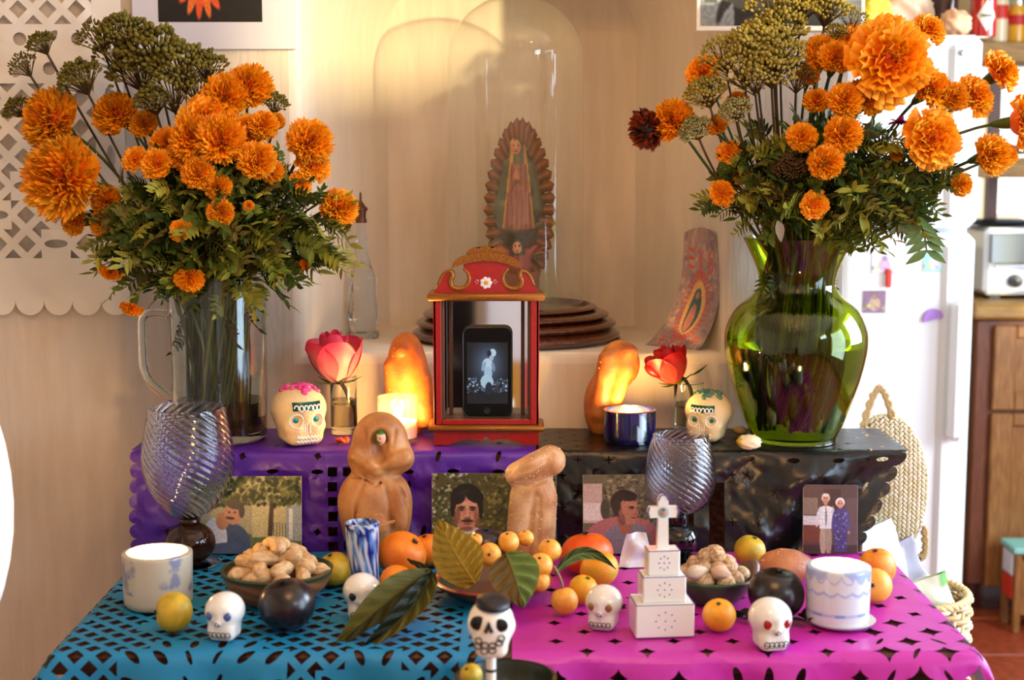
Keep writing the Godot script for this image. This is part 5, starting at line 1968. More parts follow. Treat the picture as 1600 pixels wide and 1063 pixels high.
func roses() -> void:
	var h := 0.085
	var a := Vector3(-0.2375, BENCH + 0.003, -2.05)
	rose_glass(a, 0.0181, 0.019, 0.967 - a.y, "narrow clear water glass holding the upright pink rose")
	var o := thing("pink_rose", "open pink rose with pale outer petals standing in a narrow glass", "rose", a)
	var c: Vector3 = Vector3(-0.2476, 0.9931, -2.045) - a
	var m := M.new()
	m.tube(bezier(c + Vector3(0, -0.03, 0), Vector3(0.012, 0.06, 0), Vector3(0.012, 0.013, 0), 12), 0.0028, 8, lin(0.22, 0.20, 0.08))
	part("stem", m, mats.stem, o)
	rose_head(o, c, 0.036, Basis(Vector3.BACK, 0.06), lin(0.86, 0.16, 0.34), lin(0.98, 0.86, 0.78))
	h = 0.9561 - BENCH - 0.003
	var b := Vector3(0.2502, BENCH + 0.003, -2.06)
	rose_glass(b, 0.0182, 0.0218, h, "narrow clear glass holding the drooping red rose")
	o = thing("red_rose", "red rose leaning left out of its narrow glass, lit by the blue cup candle", "rose", b)
	c = Vector3(0.2208, 0.9823, -2.045) - b
	m = M.new()
	m.tube(bezier(c + Vector3(0.016, -0.016, 0), Vector3(0.004, 0.075, 0), Vector3(0.010, 0.013, 0), 12), 0.0026, 8, lin(0.20, 0.22, 0.08))
	part("stem", m, mats.stem, o)
	rose_head(o, c, 0.027, Basis(Vector3.BACK, 0.35), lin(0.72, 0.03, 0.06), lin(0.92, 0.40, 0.32))
	m = M.new()
	m.ball(Vector3(0.1989, 0.9757, -2.04) - b, Vector3(0.0153, 0.008, 0.012), 16, 8, lin(0.66, 0.03, 0.06), null, Basis(Vector3.BACK, -0.5))
	part("fallen_petal", m, vc(0.45), o)
	m = M.new()
	m.tube(bezier(Vector3(0.002, 0.08, 0), Vector3(0.018, 0.088, 0.004), Vector3(0.026, 0.098, 0.004), 6), [0.001, 0.004, 0.006, 0.006, 0.004, 0.002, 0.0005], 6, lin(0.16, 0.26, 0.06), 0.25)
	part("leaf", m, mats.leaf, o)

func skull_shape(sugar: bool) -> Array:
	# unit skull: about 1 wide, facing +z, its chin on y = 0
	if sugar:
		return [
			["e", Vector3(0, 0.62, -0.04), Vector3(0.50, 0.42, 0.50), 0.12, 1], ["b", Vector3(0, 0.24, 0.06), Vector3(0.34, 0.24, 0.36), 0.18, 1, 0.16],
			["e", Vector3(-0.19, 0.46, 0.44), Vector3(0.12, 0.12, 0.12), 0.08, -1], ["e", Vector3(0.19, 0.46, 0.44), Vector3(0.12, 0.12, 0.12), 0.08, -1],
			["e", Vector3(0, 0.32, 0.44), Vector3(0.06, 0.09, 0.06), 0.05, -1], ["c", Vector3(-0.30, 0.33, 0.28), Vector3(-0.16, 0.30, 0.38), 0.08, 1, 0.08, 0.06], ["c", Vector3(0.30, 0.33, 0.28), Vector3(0.16, 0.30, 0.38), 0.08, 1, 0.08, 0.06],
		]
	return [
		["e", Vector3(0, 0.70, -0.03), Vector3(0.50, 0.46, 0.54), 0.12, 1], ["b", Vector3(0, 0.23, 0.05), Vector3(0.37, 0.25, 0.36), 0.14, 1, 0.20],
		["e", Vector3(-0.20, 0.67, 0.54), Vector3(0.13, 0.13, 0.09), 0.09, -1], ["e", Vector3(0.20, 0.67, 0.54), Vector3(0.13, 0.13, 0.09), 0.09, -1],
		["e", Vector3(0, 0.49, 0.47), Vector3(0.055, 0.06, 0.08), 0.08, 1],
	]

func on_skull(sugar: bool, x: float, y: float) -> Vector3:
	# point on the front of the unit skull
	var pr := skull_shape(sugar)
	var z := 0.9
	for k in 60:
		var d := M.field(pr, Vector3(x, y, z))
		if d < 0.002: break
		z -= maxf(d * 0.7, 0.002)
	return Vector3(x, y, z)

func sugar_skulls() -> void:
	var look := mat("sugar", Color(0.90, 0.80, 0.62), 0.5, {"sss": 0.35, "bump": [0.06, 0.08], "uv": Vector3.ONE * 12.0})
	var icing := mat("white_icing", Color(0.95, 0.95, 0.93), 0.4)
	for q in [
		[Vector3(-0.2899, 0.883, -1.9697), 0.0765, 0.50, lin(0.88, 0.10, 0.55), "sugar skull with pink icing curls on top beside the pitcher", -0.2901],
		[Vector3(0.2711, 0.883, -1.9925), 0.065, -0.45, lin(0.10, 0.42, 0.34), "sugar skull with green icing on top between the blue cup and the vase", 0.2703],
	]:
		var at := Vector3(q[5], BENCH + 0.003, q[0].z - 0.008)
		var o := thing("sugar_skull", q[4], "sugar skull", at)
		var sc: float = q[1]
		var turn := Basis(Vector3.UP, q[2])
		var xf := Transform3D(turn * Basis.from_scale(Vector3.ONE * sc), Vector3.ZERO)
		var m := M.new()
		m.nets(skull_shape(true), Vector3(-0.62, -0.06, -0.64), Vector3(0.62, 1.16, 0.62), 0.036, Color.WHITE)
		m.move(xf)
		part("skull", m, look, o)
		# curls of coloured icing over the crown
		var g := RandomNumberGenerator.new()
		g.seed = 3
		m = M.new()
		for k in 13:
			var a := g.randf() * TAU
			var rr := sqrt(g.randf()) * 0.36
			var p0 := Vector3(cos(a) * rr, 0, sin(a) * rr - 0.02)
			var path := PackedVector3Array()
			for i in 9:
				var p := p0 + Vector3(cos(a + i * 0.5), 0, sin(a + i * 0.5)) * 0.012 * i
				var e := 1.0 - pow(p.x / 0.52, 2) - pow((p.z + 0.04) / 0.52, 2)
				p.y = 0.62 + 0.42 * sqrt(maxf(e, 0.0)) + 0.012
				path.append(xf * p)
			m.tube(path, 0.036 * sc, 7, q[3].lerp(Color.WHITE, 0.12 * g.randf()))
		part("crown_icing", m, vc(0.4), o)
		# name band: dark green foil plate with white piped letters
		m = M.new()
		var rows := []
		for i in 4:
			var row := PackedVector3Array()
			for j in 9: row.append(xf * (on_skull(true, lerpf(-0.26, 0.26, j / 8.0), lerpf(0.64, 0.79, i / 3.0)) + Vector3(0, 0.004, 0.012)))
			rows.append(row)
		m.grid(rows, false, Color.WHITE, true)
		part("name_band", m, mat("green_foil", Color(0.05, 0.30, 0.26), 0.25, {"metal": 0.5}), o)
		m = M.new()
		for loop in 6:
			var path := PackedVector3Array()
			for i in 13:
				var f := i / 12.0
				var x := -0.24 + 0.082 * loop + 0.036 - 0.034 * cos(f * TAU * (1.0 if loop % 3 else 0.6))
				var yy := 0.69 + 0.05 * sin(f * TAU * (1.0 if loop % 3 else 0.6))
				path.append(xf * (on_skull(true, x, yy) + Vector3(0, 0, 0.03)))
			m.tube(path, 0.013 * sc, 6, Color.WHITE)
		part("piped_name", m, icing, o)
		m = M.new()
		for k in 2:
			var path := PackedVector3Array()
			for i in 25:
				var f := i / 24.0
				path.append(xf * (on_skull(true, lerpf(-0.2, 0.2, f), 0.16 - k * 0.07 + 0.03 * sin(f * 40)) + Vector3(0, 0, 0.012)))
			m.tube(path, 0.020 * sc, 6, Color.WHITE)
		for e in [-1.0, 1.0]:
			var path := PackedVector3Array()
			for i in 21:
				var a := TAU * i / 20
				path.append(xf * (on_skull(true, e * 0.19 + cos(a) * 0.12, 0.46 + sin(a) * 0.12) + Vector3(0, 0, 0.008)))
			m.tube(path, 0.013 * sc, 6, Color.WHITE)
		for k in 3:
			var path := PackedVector3Array()
			for i in 9: path.append(xf * (on_skull(true, (k - 1) * 0.05, lerpf(0.40, 0.24, i / 8.0)) + Vector3(0, 0, 0.01)))
			m.tube(path, 0.012 * sc, 6, Color.WHITE)
		part("face_icing", m, icing, o)
		for e in [-1.0, 1.0]:
			m = M.new()
			m.ball(xf * (on_skull(true, e * 0.19, 0.46) + Vector3(0, 0, -0.01)), Vector3(0.075, 0.075, 0.04) * sc, 12, 8, Color.WHITE, null, turn)
			part("eye", m, mat("teal_foil", Color(0.10, 0.52, 0.50), 0.25, {"metal": 0.4}), o)

func crease(pr: Array, pts: Array, r: float, blend := 0.003) -> void:
	# a groove pressed into the front of a loaf along PTS
	var on := []
	for q in pts:
		var z := 0.08
		for k in 60:
			var d := M.field(pr, Vector3(q.x, q.y, z))
			if d < 0.0005 or z < -0.02: break
			z -= maxf(d * 0.8, 0.0004)
		on.append(Vector3(q.x, q.y, z + r * 0.15))
	for k in on.size() - 1: pr.append(["c", on[k], on[k + 1], blend, -1, r, r])

func loaf(called: String, at: Vector3, label: String, pr: Array, lo: Vector3, hi: Vector3, dark: Color, pale: Color, rough: float, seeds: int, turn := Basis.IDENTITY) -> Node3D:
	var o := thing(called, label, "bread", at)
	var g := FastNoiseLite.new()
	g.seed = called.length() + seeds
	g.frequency = 18.0
	var m := M.new()
	m.nets(pr, lo, hi, 0.0021, func(p: Vector3, _u: Vector2) -> Color: return dark.lerp(pale, clampf(0.5 + g.get_noise_3dv(p) * 1.2, 0, 1)))
	m.move(Transform3D(turn, Vector3.ZERO))
	part("crust", m, mats.bread, o)
	if seeds > 0:
		var r := RandomNumberGenerator.new()
		r.seed = 8
		var q := M.new()
		for k in seeds:
			var v := m.v[r.randi() % m.v.size()]
			if v.z < 0.004: continue
			q.ball(v, Vector3.ONE * r.randf_range(0.0006, 0.0013), 5, 3, pale.lightened(0.15))
		part("sugar_grains", q, vc(0.35), o, true)
	return o

# ---------------------------------------------------------------- marigolds, yarrow and leaves

var heads := {}

func marigold_mesh(kind: String, variant: int) -> ArrayMesh:
	var key := "%s%d" % [kind, variant]
	if heads.has(key): return heads[key]
	var g := RandomNumberGenerator.new()
	g.seed = 100 + variant * 7 + kind.length()
	var n := 250
	var wide := 0.24
	var reach := 118.0
	if kind == "loose":
		n = 95; wide = 0.46; reach = 100.0
	if kind == "dried":  # bloom whose dark colours stand for the shadow on it
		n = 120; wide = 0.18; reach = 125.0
	var m := M.new()
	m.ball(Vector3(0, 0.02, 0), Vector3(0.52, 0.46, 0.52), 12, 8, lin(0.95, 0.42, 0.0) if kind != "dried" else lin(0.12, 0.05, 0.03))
	var lumps := []
	for k in 7: lumps.append(Vector3(g.randf_range(-1, 1), g.randf_range(-0.4, 1), g.randf_range(-1, 1)).normalized())
	for k in n:
		var f := (k + 0.5) / n
		var polar := deg_to_rad(reach) * pow(f, 0.62) + g.randf_range(-0.10, 0.10)
		var az := k * 2.39996 + g.randf_range(-0.2, 0.2)
		var d := Vector3(sin(polar) * cos(az), cos(polar), sin(polar) * sin(az))
		var swell := 0.0
		for q in lumps: swell = maxf(swell, (q as Vector3).dot(d))
		var long := (0.80 + 0.16 * swell + g.randf_range(-0.08, 0.10)) * (1.0 if kind != "loose" else lerpf(0.78, 1.12, f))
		d = (d * Vector3(1.0, 0.82, 1.0))
		var side := d.cross(Vector3.UP)
		side = side.normalized() if side.length() > 0.05 else Vector3.RIGHT
		side = side.rotated(d.normalized(), g.randf_range(-0.5, 0.5))
		var nor := side.cross(d).normalized()
		var tone := g.randf()
		var tip := lin(1.0, 0.59, 0.0).lerp(lin(1.0, 0.73, 0.08), tone)
		var root := lin(1.0, 0.35, 0.0)
		if kind == "dried":  # shadow put into the petal colours
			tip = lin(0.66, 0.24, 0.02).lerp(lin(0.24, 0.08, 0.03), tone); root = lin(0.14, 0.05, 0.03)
		var w := wide * g.randf_range(0.8, 1.2)
		var rows := []
		for i in 4:
			var t := i / 3.0
			var row := PackedVector3Array()
			for j in 5:
				var u := j / 4.0 - 0.5
				var ww := w * (0.35 + 0.75 * t - (0.15 * t * t))
				var p := d * (0.22 + (long - 0.22) * t) + side * u * ww
				p += nor * (0.09 * t * (1.0 if j % 2 else -0.7) + 0.05 * sin(u * 5 + tone * 6) * t)
				p += d * ((0.03 if kind == "loose" else 0.085) * t * t * ((1.0 if j % 2 else -1.0) - 1.2 * absf(u)))
				row.append(p)
			rows.append(row)
		m.grid(rows, false, func(_p: Vector3, uv: Vector2) -> Color: return root.lerp(tip, clampf((1.0 - uv.y) * 1.25, 0, 1)))
	heads[key] = m.commit()
	return heads[key]

func way(d: Vector3) -> Basis:
	# a basis whose y looks along D
	d = d.normalized()
	var x := d.cross(Vector3.BACK if absf(d.z) < 0.95 else Vector3.RIGHT).normalized()
	return Basis(x, d, x.cross(d))

func stem_path(from: Vector3, dir: Vector3, mouth: Vector3, low: Vector3, n := 12) -> PackedVector3Array:
	var out := bezier(from, from - dir * from.distance_to(mouth) * 0.45 + Vector3(0, -0.01, 0), mouth, n)
	out.append(mouth.lerp(low, 0.5))
	out.append(low)
	return out

func marigold(foot: Vector3, mouth: Vector3, mouth_r: float, depth: float, at: Vector3, r: float, kind: String, face: Vector3, label: String, group: String, k: int) -> void:
	var o := thing("marigold", label, "marigold", foot, group)
	var g := RandomNumberGenerator.new()
	g.seed = 500 + k * 13
	var c := at - foot
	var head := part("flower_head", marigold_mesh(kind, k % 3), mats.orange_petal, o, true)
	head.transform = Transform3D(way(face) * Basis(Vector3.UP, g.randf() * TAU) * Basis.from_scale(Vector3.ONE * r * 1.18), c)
	var m := M.new()
	var green := lin(0.20, 0.28, 0.08).lerp(lin(0.34, 0.40, 0.12), g.randf())
	var cup := minf(r * 0.42, 0.0085)
	m.lathe([Vector2(0.0018, -r * 0.3 - cup * 3.6), Vector2(cup * 0.5, -r * 0.3 - cup * 3.0), Vector2(cup * 0.85, -r * 0.3 - cup * 1.6), Vector2(cup, -r * 0.25)], 10, Transform3D(way(face), c), green)
	part("calyx", m, mats.leaf, o)
	m = M.new()
	var mo := mouth - foot + Vector3(clampf((at.x - mouth.x) * 0.4, -mouth_r, mouth_r) * 0.8 + g.randf_range(-0.2, 0.2) * mouth_r, 0, clampf((at.z - mouth.z) * 0.5 + g.randf_range(-0.2, 0.2) * mouth_r, -mouth_r * 0.7, mouth_r * 0.7))
	var low := Vector3(g.randf_range(-0.5, 0.5) * mouth_r, 0.02 + g.randf() * depth * 0.3, g.randf_range(-0.5, 0.5) * mouth_r)
	m.tube(stem_path(c - face.normalized() * (r * 0.3 + cup * 3.2), face.normalized(), mo, low), 0.0019 + g.randf() * 0.0006, 6, green)
	part("stem", m, mats.stem, o)

func corymb_mesh(variant: int, airy: bool) -> Array:
	var g := RandomNumberGenerator.new()
	g.seed = 900 + variant
	var m := M.new()
	var b := M.new()
	var n := 170 if not airy else 100
	for k in n:
		var f := sqrt((k + 0.5) / n)
		var a := k * 2.39996
		var p := Vector3(cos(a) * f, 0.72 * (1.0 - f * f) + 0.12 * sin(a * 3.0 + f * 9.0) + g.randf_range(-0.05, 0.05), sin(a) * f) * g.randf_range(0.9, 1.06)
		var s := g.randf_range(0.062, 0.10) * (0.8 if airy else 1.0)
		var tint := Color.WHITE * g.randf_range(0.65, 1.15)
		m.ball(p, Vector3(s, s * 1.5, s), 6, 4, Color(tint.r, tint.g, tint.b), func(d: Vector3) -> float: return 0.85 + 0.25 * sin(d.x * 9 + k) * sin(d.z * 9), way(p + Vector3(0, 0.7, 0)))
		if k % 4 == 0: b.tube(bezier(Vector3(0, -0.9, 0), Vector3(p.x * 0.35, -0.45, p.z * 0.35), p, 4), [0.030, 0.026, 0.022, 0.018, 0.014], 4, Color.WHITE, 1.0, false)
	return [m.commit(), b.commit()]

var corymbs := []
func yarrow(foot: Vector3, mouth: Vector3, mouth_r: float, at: Vector3, r: float, face: Vector3, look: Material, label: String, group: String, k: int) -> void:
	if corymbs.is_empty():
		for q in 3: corymbs.append(corymb_mesh(q, q == 2))
	var o := thing("yarrow", label, "yarrow", foot, group)
	var c := at - foot
	var pair: Array = corymbs[k % 3]
	var h := part("flower_cluster", pair[0], look, o, true)
	h.transform = Transform3D(way(face) * Basis(Vector3.UP, k * 1.1) * Basis.from_scale(Vector3(r, r * 0.9, r) * 1.28), c)
	var br := part("branches", pair[1], mats.dry_stem, o)
	br.transform = h.transform
	var m := M.new()
	var g := RandomNumberGenerator.new()
	g.seed = 700 + k
	var mo := mouth - foot + Vector3(clampf((at.x - mouth.x) * 0.4, -mouth_r, mouth_r) * 0.8, 0, clampf((at.z - mouth.z) * 0.5, -mouth_r * 0.7, mouth_r * 0.7))
	m.tube(stem_path(c - face.normalized() * r * 0.8, face.normalized(), mo, Vector3(g.randf_range(-0.5, 0.5) * mouth_r, 0.03, g.randf_range(-0.5, 0.5) * mouth_r)), 0.0017, 6, lin(0.30, 0.22, 0.10))
	part("stem", m, mats.stem, o)

func leaflet(m: M, at: Vector3, along: Vector3, nor: Vector3, long: float, wide: float, col: Color, droop := 0.15) -> void:
	var side := along.cross(nor).normalized()
	var rows := []
	for i in 5:
		var t := i / 4.0
		var w := wide * sin(PI * pow(t * 0.94 + 0.03, 0.8))
		var mid := at + along * long * t - nor * droop * long * t * t
		rows.append(PackedVector3Array([mid - side * w + nor * w * 0.35, mid, mid + side * w + nor * w * 0.35]))
	m.grid(rows, false, col)

func sprig(m: M, at: Vector3, dir: Vector3, long: float, g: RandomNumberGenerator, col: Color, pairs := 5, leaf_long := 0.45) -> void:
	dir = dir.normalized()
	var end := at + dir * long + Vector3(0, -long * 0.35, 0)
	var path := bezier(at, at + dir * long * 0.6, end, 6)
	m.tube(path, 0.0007, 4, col.darkened(0.15), 1.0, false)
	var nor := Vector3(g.randf_range(-1, 1), g.randf_range(-0.2, 1), g.randf_range(-0.3, 1)).normalized()
	for k in pairs:
		var f := 0.25 + 0.75 * k / pairs
		var p := path[int(f * 6)]
		var d := (path[mini(int(f * 6) + 1, 6)] - path[maxi(int(f * 6) - 1, 0)]).normalized()
		var side := d.cross(nor).normalized()
		for s in [-1.0, 1.0]:
			leaflet(m, p, (d * 0.55 + side * s + Vector3(0, g.randf_range(-0.2, 0.1), 0)).normalized(), nor, long * leaf_long * g.randf_range(0.7, 1.1), long * leaf_long * 0.165, col * g.randf_range(0.75, 1.25))
	leaflet(m, end, dir, nor, long * leaf_long, long * leaf_long * 0.17, col)

func foliage(label: String, foot: Vector3, mouth: Vector3, mouth_r: float, middle: Vector3, size: Vector3, count: int, s: int, belly: float) -> void:
	var g := RandomNumberGenerator.new()
	g.seed = s
	var m := M.new()
	var greens := [lin(0.25, 0.32, 0.10), lin(0.34, 0.39, 0.13), lin(0.50, 0.51, 0.18), lin(0.18, 0.25, 0.09), lin(0.56, 0.56, 0.22), lin(0.36, 0.34, 0.16)]
	for k in count:
		var d := Vector3(g.randfn(), g.randfn(), g.randfn()).normalized()
		if d.z < -0.3: d.z = -d.z
		var p := middle + d * size * pow(g.randf(), 0.45)
		var out := (p - mouth + Vector3(0, 0.02, 0)).normalized()
		var col: Color = greens[g.randi() % greens.size()]
		if g.randf() < 0.32: m.tube(bezier(p, p.lerp(mouth, 0.5) + Vector3(0, 0.01, 0), mouth + Vector3(g.randf_range(-0.6, 0.6) * mouth_r, 0, g.randf_range(-0.6, 0.6) * mouth_r), 5), 0.0014, 5, col * 0.8, 1.0, false)
		sprig(m, p, out + Vector3(g.randf_range(-0.7, 0.7), g.randf_range(-0.9, 0.4), g.randf_range(-0.2, 0.8)), g.randf_range(0.026, 0.050), g, col, 5 + g.randi() % 3, g.randf_range(0.32, 0.5))
	# the bundle of stems and wet leaves inside the vase
	for k in 70:
		var a := g.randf() * TAU
		var rr := sqrt(g.randf())
		var top := mouth + Vector3(cos(a), 0, sin(a)) * rr * mouth_r * 0.85 + Vector3(0, 0.01, 0)
		var low := foot + Vector3(cos(a + 0.8) * rr, 0, sin(a + 0.8) * rr) * mouth_r * 0.8 * (1.0 if belly < 1.1 else 1.05) + Vector3(0, 0.016 + 0.02 * g.randf(), 0)
		m.tube(bezier(low, low.lerp(top, 0.5) + Vector3(cos(a), 0, sin(a)) * (belly - 1.0) * 0.09 * rr + Vector3(g.randf_range(-0.01, 0.01), 0, g.randf_range(-0.01, 0.01)), top, 6), 0.0022, 5, (greens[g.randi() % 4] as Color) * g.randf_range(0.5, 1.0), 1.0, false)
		if k % 2 == 0:
			var p := low.lerp(top, g.randf_range(0.3, 1.0)) + Vector3(cos(a), 0, sin(a)) * (belly - 1.0) * 0.03 * rr
			sprig(m, p, Vector3(g.randf_range(-1, 1), -0.6, g.randf_range(-1, 1)), g.randf_range(0.02, 0.035), g, (greens[g.randi() % 6] as Color) * 0.8, 4)
	for k in m.v.size():
		m.v[k] -= foot
	var o := solo("marigold_foliage", m, mats.leaf, label, "leaves", foot)
	o.set_meta("kind", "stuff")

func build_bouquets() -> void:
	mat("dry_stem", Color(0.34, 0.26, 0.11), 0.8)
	var khaki := mat("yarrow_khaki", Color(0.64, 0.58, 0.28), 0.9, {"vc": true, "spec": 0.15})
	var olive := mat("yarrow_olive", Color(0.46, 0.42, 0.19), 0.95, {"vc": true, "spec": 0.15})
	var pale := mat("yarrow_pale", Color(0.58, 0.56, 0.34), 0.9, {"vc": true})
	var brown := mat("yarrow_brown", Color(0.36, 0.25, 0.15), 0.9, {"vc": true})
	var foot := Vector3(-0.4047, BENCH + 0.004, -2.012)
	var mouth := Vector3(foot.x, 1.104, foot.z)
	var heart := mouth + Vector3(0, 0.02, 0)
	var k := 0
	var left := [
		[Vector3(-0.6132, 1.3225, -1.98), 0.0374, "pom", "marigold high at the far left, against the white lattice paper", ""],
		[Vector3(-0.5314, 1.3315, -2), 0.029, "pom", "marigold right under the olive yarrow of the left bouquet", ""],
		[Vector3(-0.4899, 1.3166, -1.98), 0.0174, "pom", "smaller marigold touching the one under the olive yarrow", ""],
		[Vector3(-0.5856, 1.2461, -1.93), 0.0484, "pom", "biggest marigold of the left bouquet, a ragged ball at its left edge", ""],
		[Vector3(-0.3499, 1.367, -1.98), 0.0296, "pom", "topmost marigold of the left bouquet, facing the dome", ""],
		[Vector3(-0.377, 1.3528, -1.96), 0.0284, "pom", "marigold close beside the topmost one of the left bouquet", ""],
		[Vector3(-0.3955, 1.3231, -1.94), 0.0324, "loose", "broad marigold in the middle of the left bouquet's dense upper cluster", ""],
		[Vector3(-0.4114, 1.2978, -1.91), 0.0286, "pom", "marigold at the left of the left bouquet's dense central cluster", ""],
		[Vector3(-0.3724, 1.2961, -1.9), 0.0301, "pom", "marigold at the front of the left bouquet's dense central cluster", ""],
		[Vector3(-0.4482, 1.2875, -1.94), 0.023, "pom", "darker marigold left of the central cluster of the left bouquet", ""],
		[Vector3(-0.424, 1.2775, -1.92), 0.0203, "pom", "marigold below the left side of the left bouquet's central cluster", ""],
		[Vector3(-0.3502, 1.3069, -1.96), 0.0224, "loose", "marigold half hidden behind the right of the left central cluster", ""],
		[Vector3(-0.3248, 1.314, -1.94), 0.0179, "pom", "small upright marigold below the topmost one, on its right", ""],
		[Vector3(-0.3143, 1.3208, -1.98), 0.0113, "pom", "tiny marigold behind the small upright one, right of the left cluster", ""],
		[Vector3(-0.2655, 1.2934, -1.95), 0.0274, "pom", "large marigold on the right flank of the left bouquet", ""],
		[Vector3(-0.264, 1.2625, -1.96), 0.0215, "loose", "marigold hanging just below the large one on the right flank", ""],
		[Vector3(-0.3264, 1.2676, -1.9), 0.0234, "pom", "marigold with its green calyx forward, right of the central cluster", ""],
		[Vector3(-0.311, 1.2544, -1.92), 0.0144, "pom", "small marigold under the one with its calyx forward", ""],
		[Vector3(-0.488, 1.2701, -1.92), 0.0152, "loose", "small golden marigold bent left on a green stalk", ""],
		[Vector3(-0.4584, 1.2643, -1.91), 0.0185, "loose", "marigold beside the small golden one, its green base showing", ""],
		[Vector3(-0.4009, 1.2531, -1.89), 0.0191, "pom", "round marigold low in the middle of the left bouquet", ""],
		[Vector3(-0.5354, 1.2148, -1.95), 0.0189, "pom", "marigold tucked behind and below the biggest left one", ""],
		[Vector3(-0.5386, 1.1874, -1.94), 0.0162, "pom", "marigold at the bottom left, on the edge of the leaves", ""],
		[Vector3(-0.5806, 1.1891, -1.96), 0.0172, "pom", "darker marigold underneath the biggest left one", ""],
		[Vector3(-0.378, 1.235, -1.9), 0.0159, "pom", "marigold just under the left cluster, behind the single round one", ""],
		[Vector3(-0.3709, 1.202, -1.885), 0.0166, "pom", "single round marigold below the centre of the left bouquet", ""],
		[Vector3(-0.425, 1.1797, -1.89), 0.0125, "loose", "small drooping marigold above the pitcher, seen from its stalk side", ""],
		[Vector3(-0.3373, 1.2108, -1.89), 0.0066, "pom", "orange bud-sized bloom among the leaves right of the single round marigold", ""],
		[Vector3(-0.4945, 1.1719, -1.93), 0.011, "pom", "little bloom at the left edge of the leaves, under the bottom-left marigold", ""],
		[Vector3(-0.52, 1.1667, -1.95), 0.0086, "loose", "little bloom tucked behind the one at the leaves' left edge", ""],
		[Vector3(-0.5326, 1.1217, -1.95), 0.0137, "loose", "flat little marigold hanging sideways left of the pitcher", ""],
		[Vector3(-0.506, 1.0739, -1.95), 0.0137, "loose", "lowest marigold, drooping beside the pitcher's handle", ""],
		[Vector3(-0.4173, 1.1172, -1.9), 0.0175, "pom", "marigold resting on the rim of the glass pitcher", ""],
		[Vector3(-0.2313, 1.2057, -1.97), 0.0234, "pom", "marigold at the right end of the left bouquet, pointing at the bottle", ""],
		[Vector3(-0.2799, 1.2383, -1.95), 0.0146, "loose", "marigold near the right flank, lower left of the hanging pair", ""],
		[Vector3(-0.2687, 1.1756, -1.94), 0.0068, "pom", "tiny bloom deep in the leaves at the right of the left bouquet", ""],
		[Vector3(-0.2835, 1.1302, -1.95), 0.012, "loose", "small bloom nearest the pitcher's right rim", ""],
	]
	for q in left:
		var c: Vector3 = q[0]
		var face := (c - heart + Vector3(0, -0.04, 0)).normalized() * 0.9 + Vector3(0, 0.05, 0.75)
		if c.y < mouth.y + 0.05: face = Vector3((c.x - foot.x) * 2.0, -0.8, 0.35)
		marigold(foot, mouth, 0.058, 0.2, c, q[1], q[2], face, q[3], q[4], k)
		k += 1
	for q in [
		[Vector3(-0.6261, 1.4229, -1.99), 0.0166, "olive yarrow head standing alone at the upper far left", ""], [Vector3(-0.6543, 1.395, -2), 0.0176, "olive yarrow head at the very left, below the lone upper one", ""], [Vector3(-0.6653, 1.3375, -2), 0.0158, "small olive yarrow head left of the highest left marigold", ""],
		[Vector3(-0.5709, 1.3765, -1.97), 0.0251, "paler olive yarrow head left of the dense dark mass", ""], [Vector3(-0.5509, 1.4313, -1.99), 0.0245, "olive yarrow head at the upper left of the dark mass", ""], [Vector3(-0.5159, 1.4354, -1.98), 0.0279, "second olive yarrow head from the left along the mass's top", ""], [Vector3(-0.4785, 1.4138, -1.98), 0.0366, "topmost olive yarrow head, broadest of the dark mass", ""], [Vector3(-0.5296, 1.4087, -1.99), 0.0262, "olive yarrow head filling the mass between the paler head and the topmost", ""], [Vector3(-0.4371, 1.3907, -1.97), 0.0346, "large olive yarrow head in the mass, below the mounted photo's corner", ""],
		[Vector3(-0.4053, 1.393, -1.98), 0.0226, "olive yarrow head at the right shoulder of the dark mass", ""], [Vector3(-0.4476, 1.3606, -1.95), 0.0326, "large olive yarrow head low in the mass, over the orange cluster", ""], [Vector3(-0.5013, 1.3877, -1.99), 0.0315, "olive yarrow head deep in the middle of the dark mass", ""], [Vector3(-0.4707, 1.3457, -1.95), 0.0206, "paler yarrow head at the lower front of the dark mass", ""], [Vector3(-0.4184, 1.3615, -1.97), 0.0225, "olive yarrow head at the lower right of the mass, beside the topmost marigold", ""], [Vector3(-0.3163, 1.3439, -1.99), 0.0157, "single olive yarrow head right of the topmost left marigold", ""],
	]:
		var c: Vector3 = q[0]
		yarrow(foot, mouth, 0.055, c, q[1], (c - heart).normalized() + Vector3(0, 0.5, 0.5), olive, q[2], q[3], k)
		k += 1
	foliage("dense green marigold leaves and stalks filling the left bouquet and the pitcher", foot, mouth, 0.055, Vector3(-0.3919, 1.182, -1.985), Vector3(0.1567, 0.094, 0.085), 640, 41, 1.0)
	# right bouquet
	foot = Vector3(0.3885, BENCH + 0.006, -2.0)
	mouth = Vector3(foot.x, 1.1397, foot.z)
	heart = mouth + Vector3(0.01, 0.03, 0)
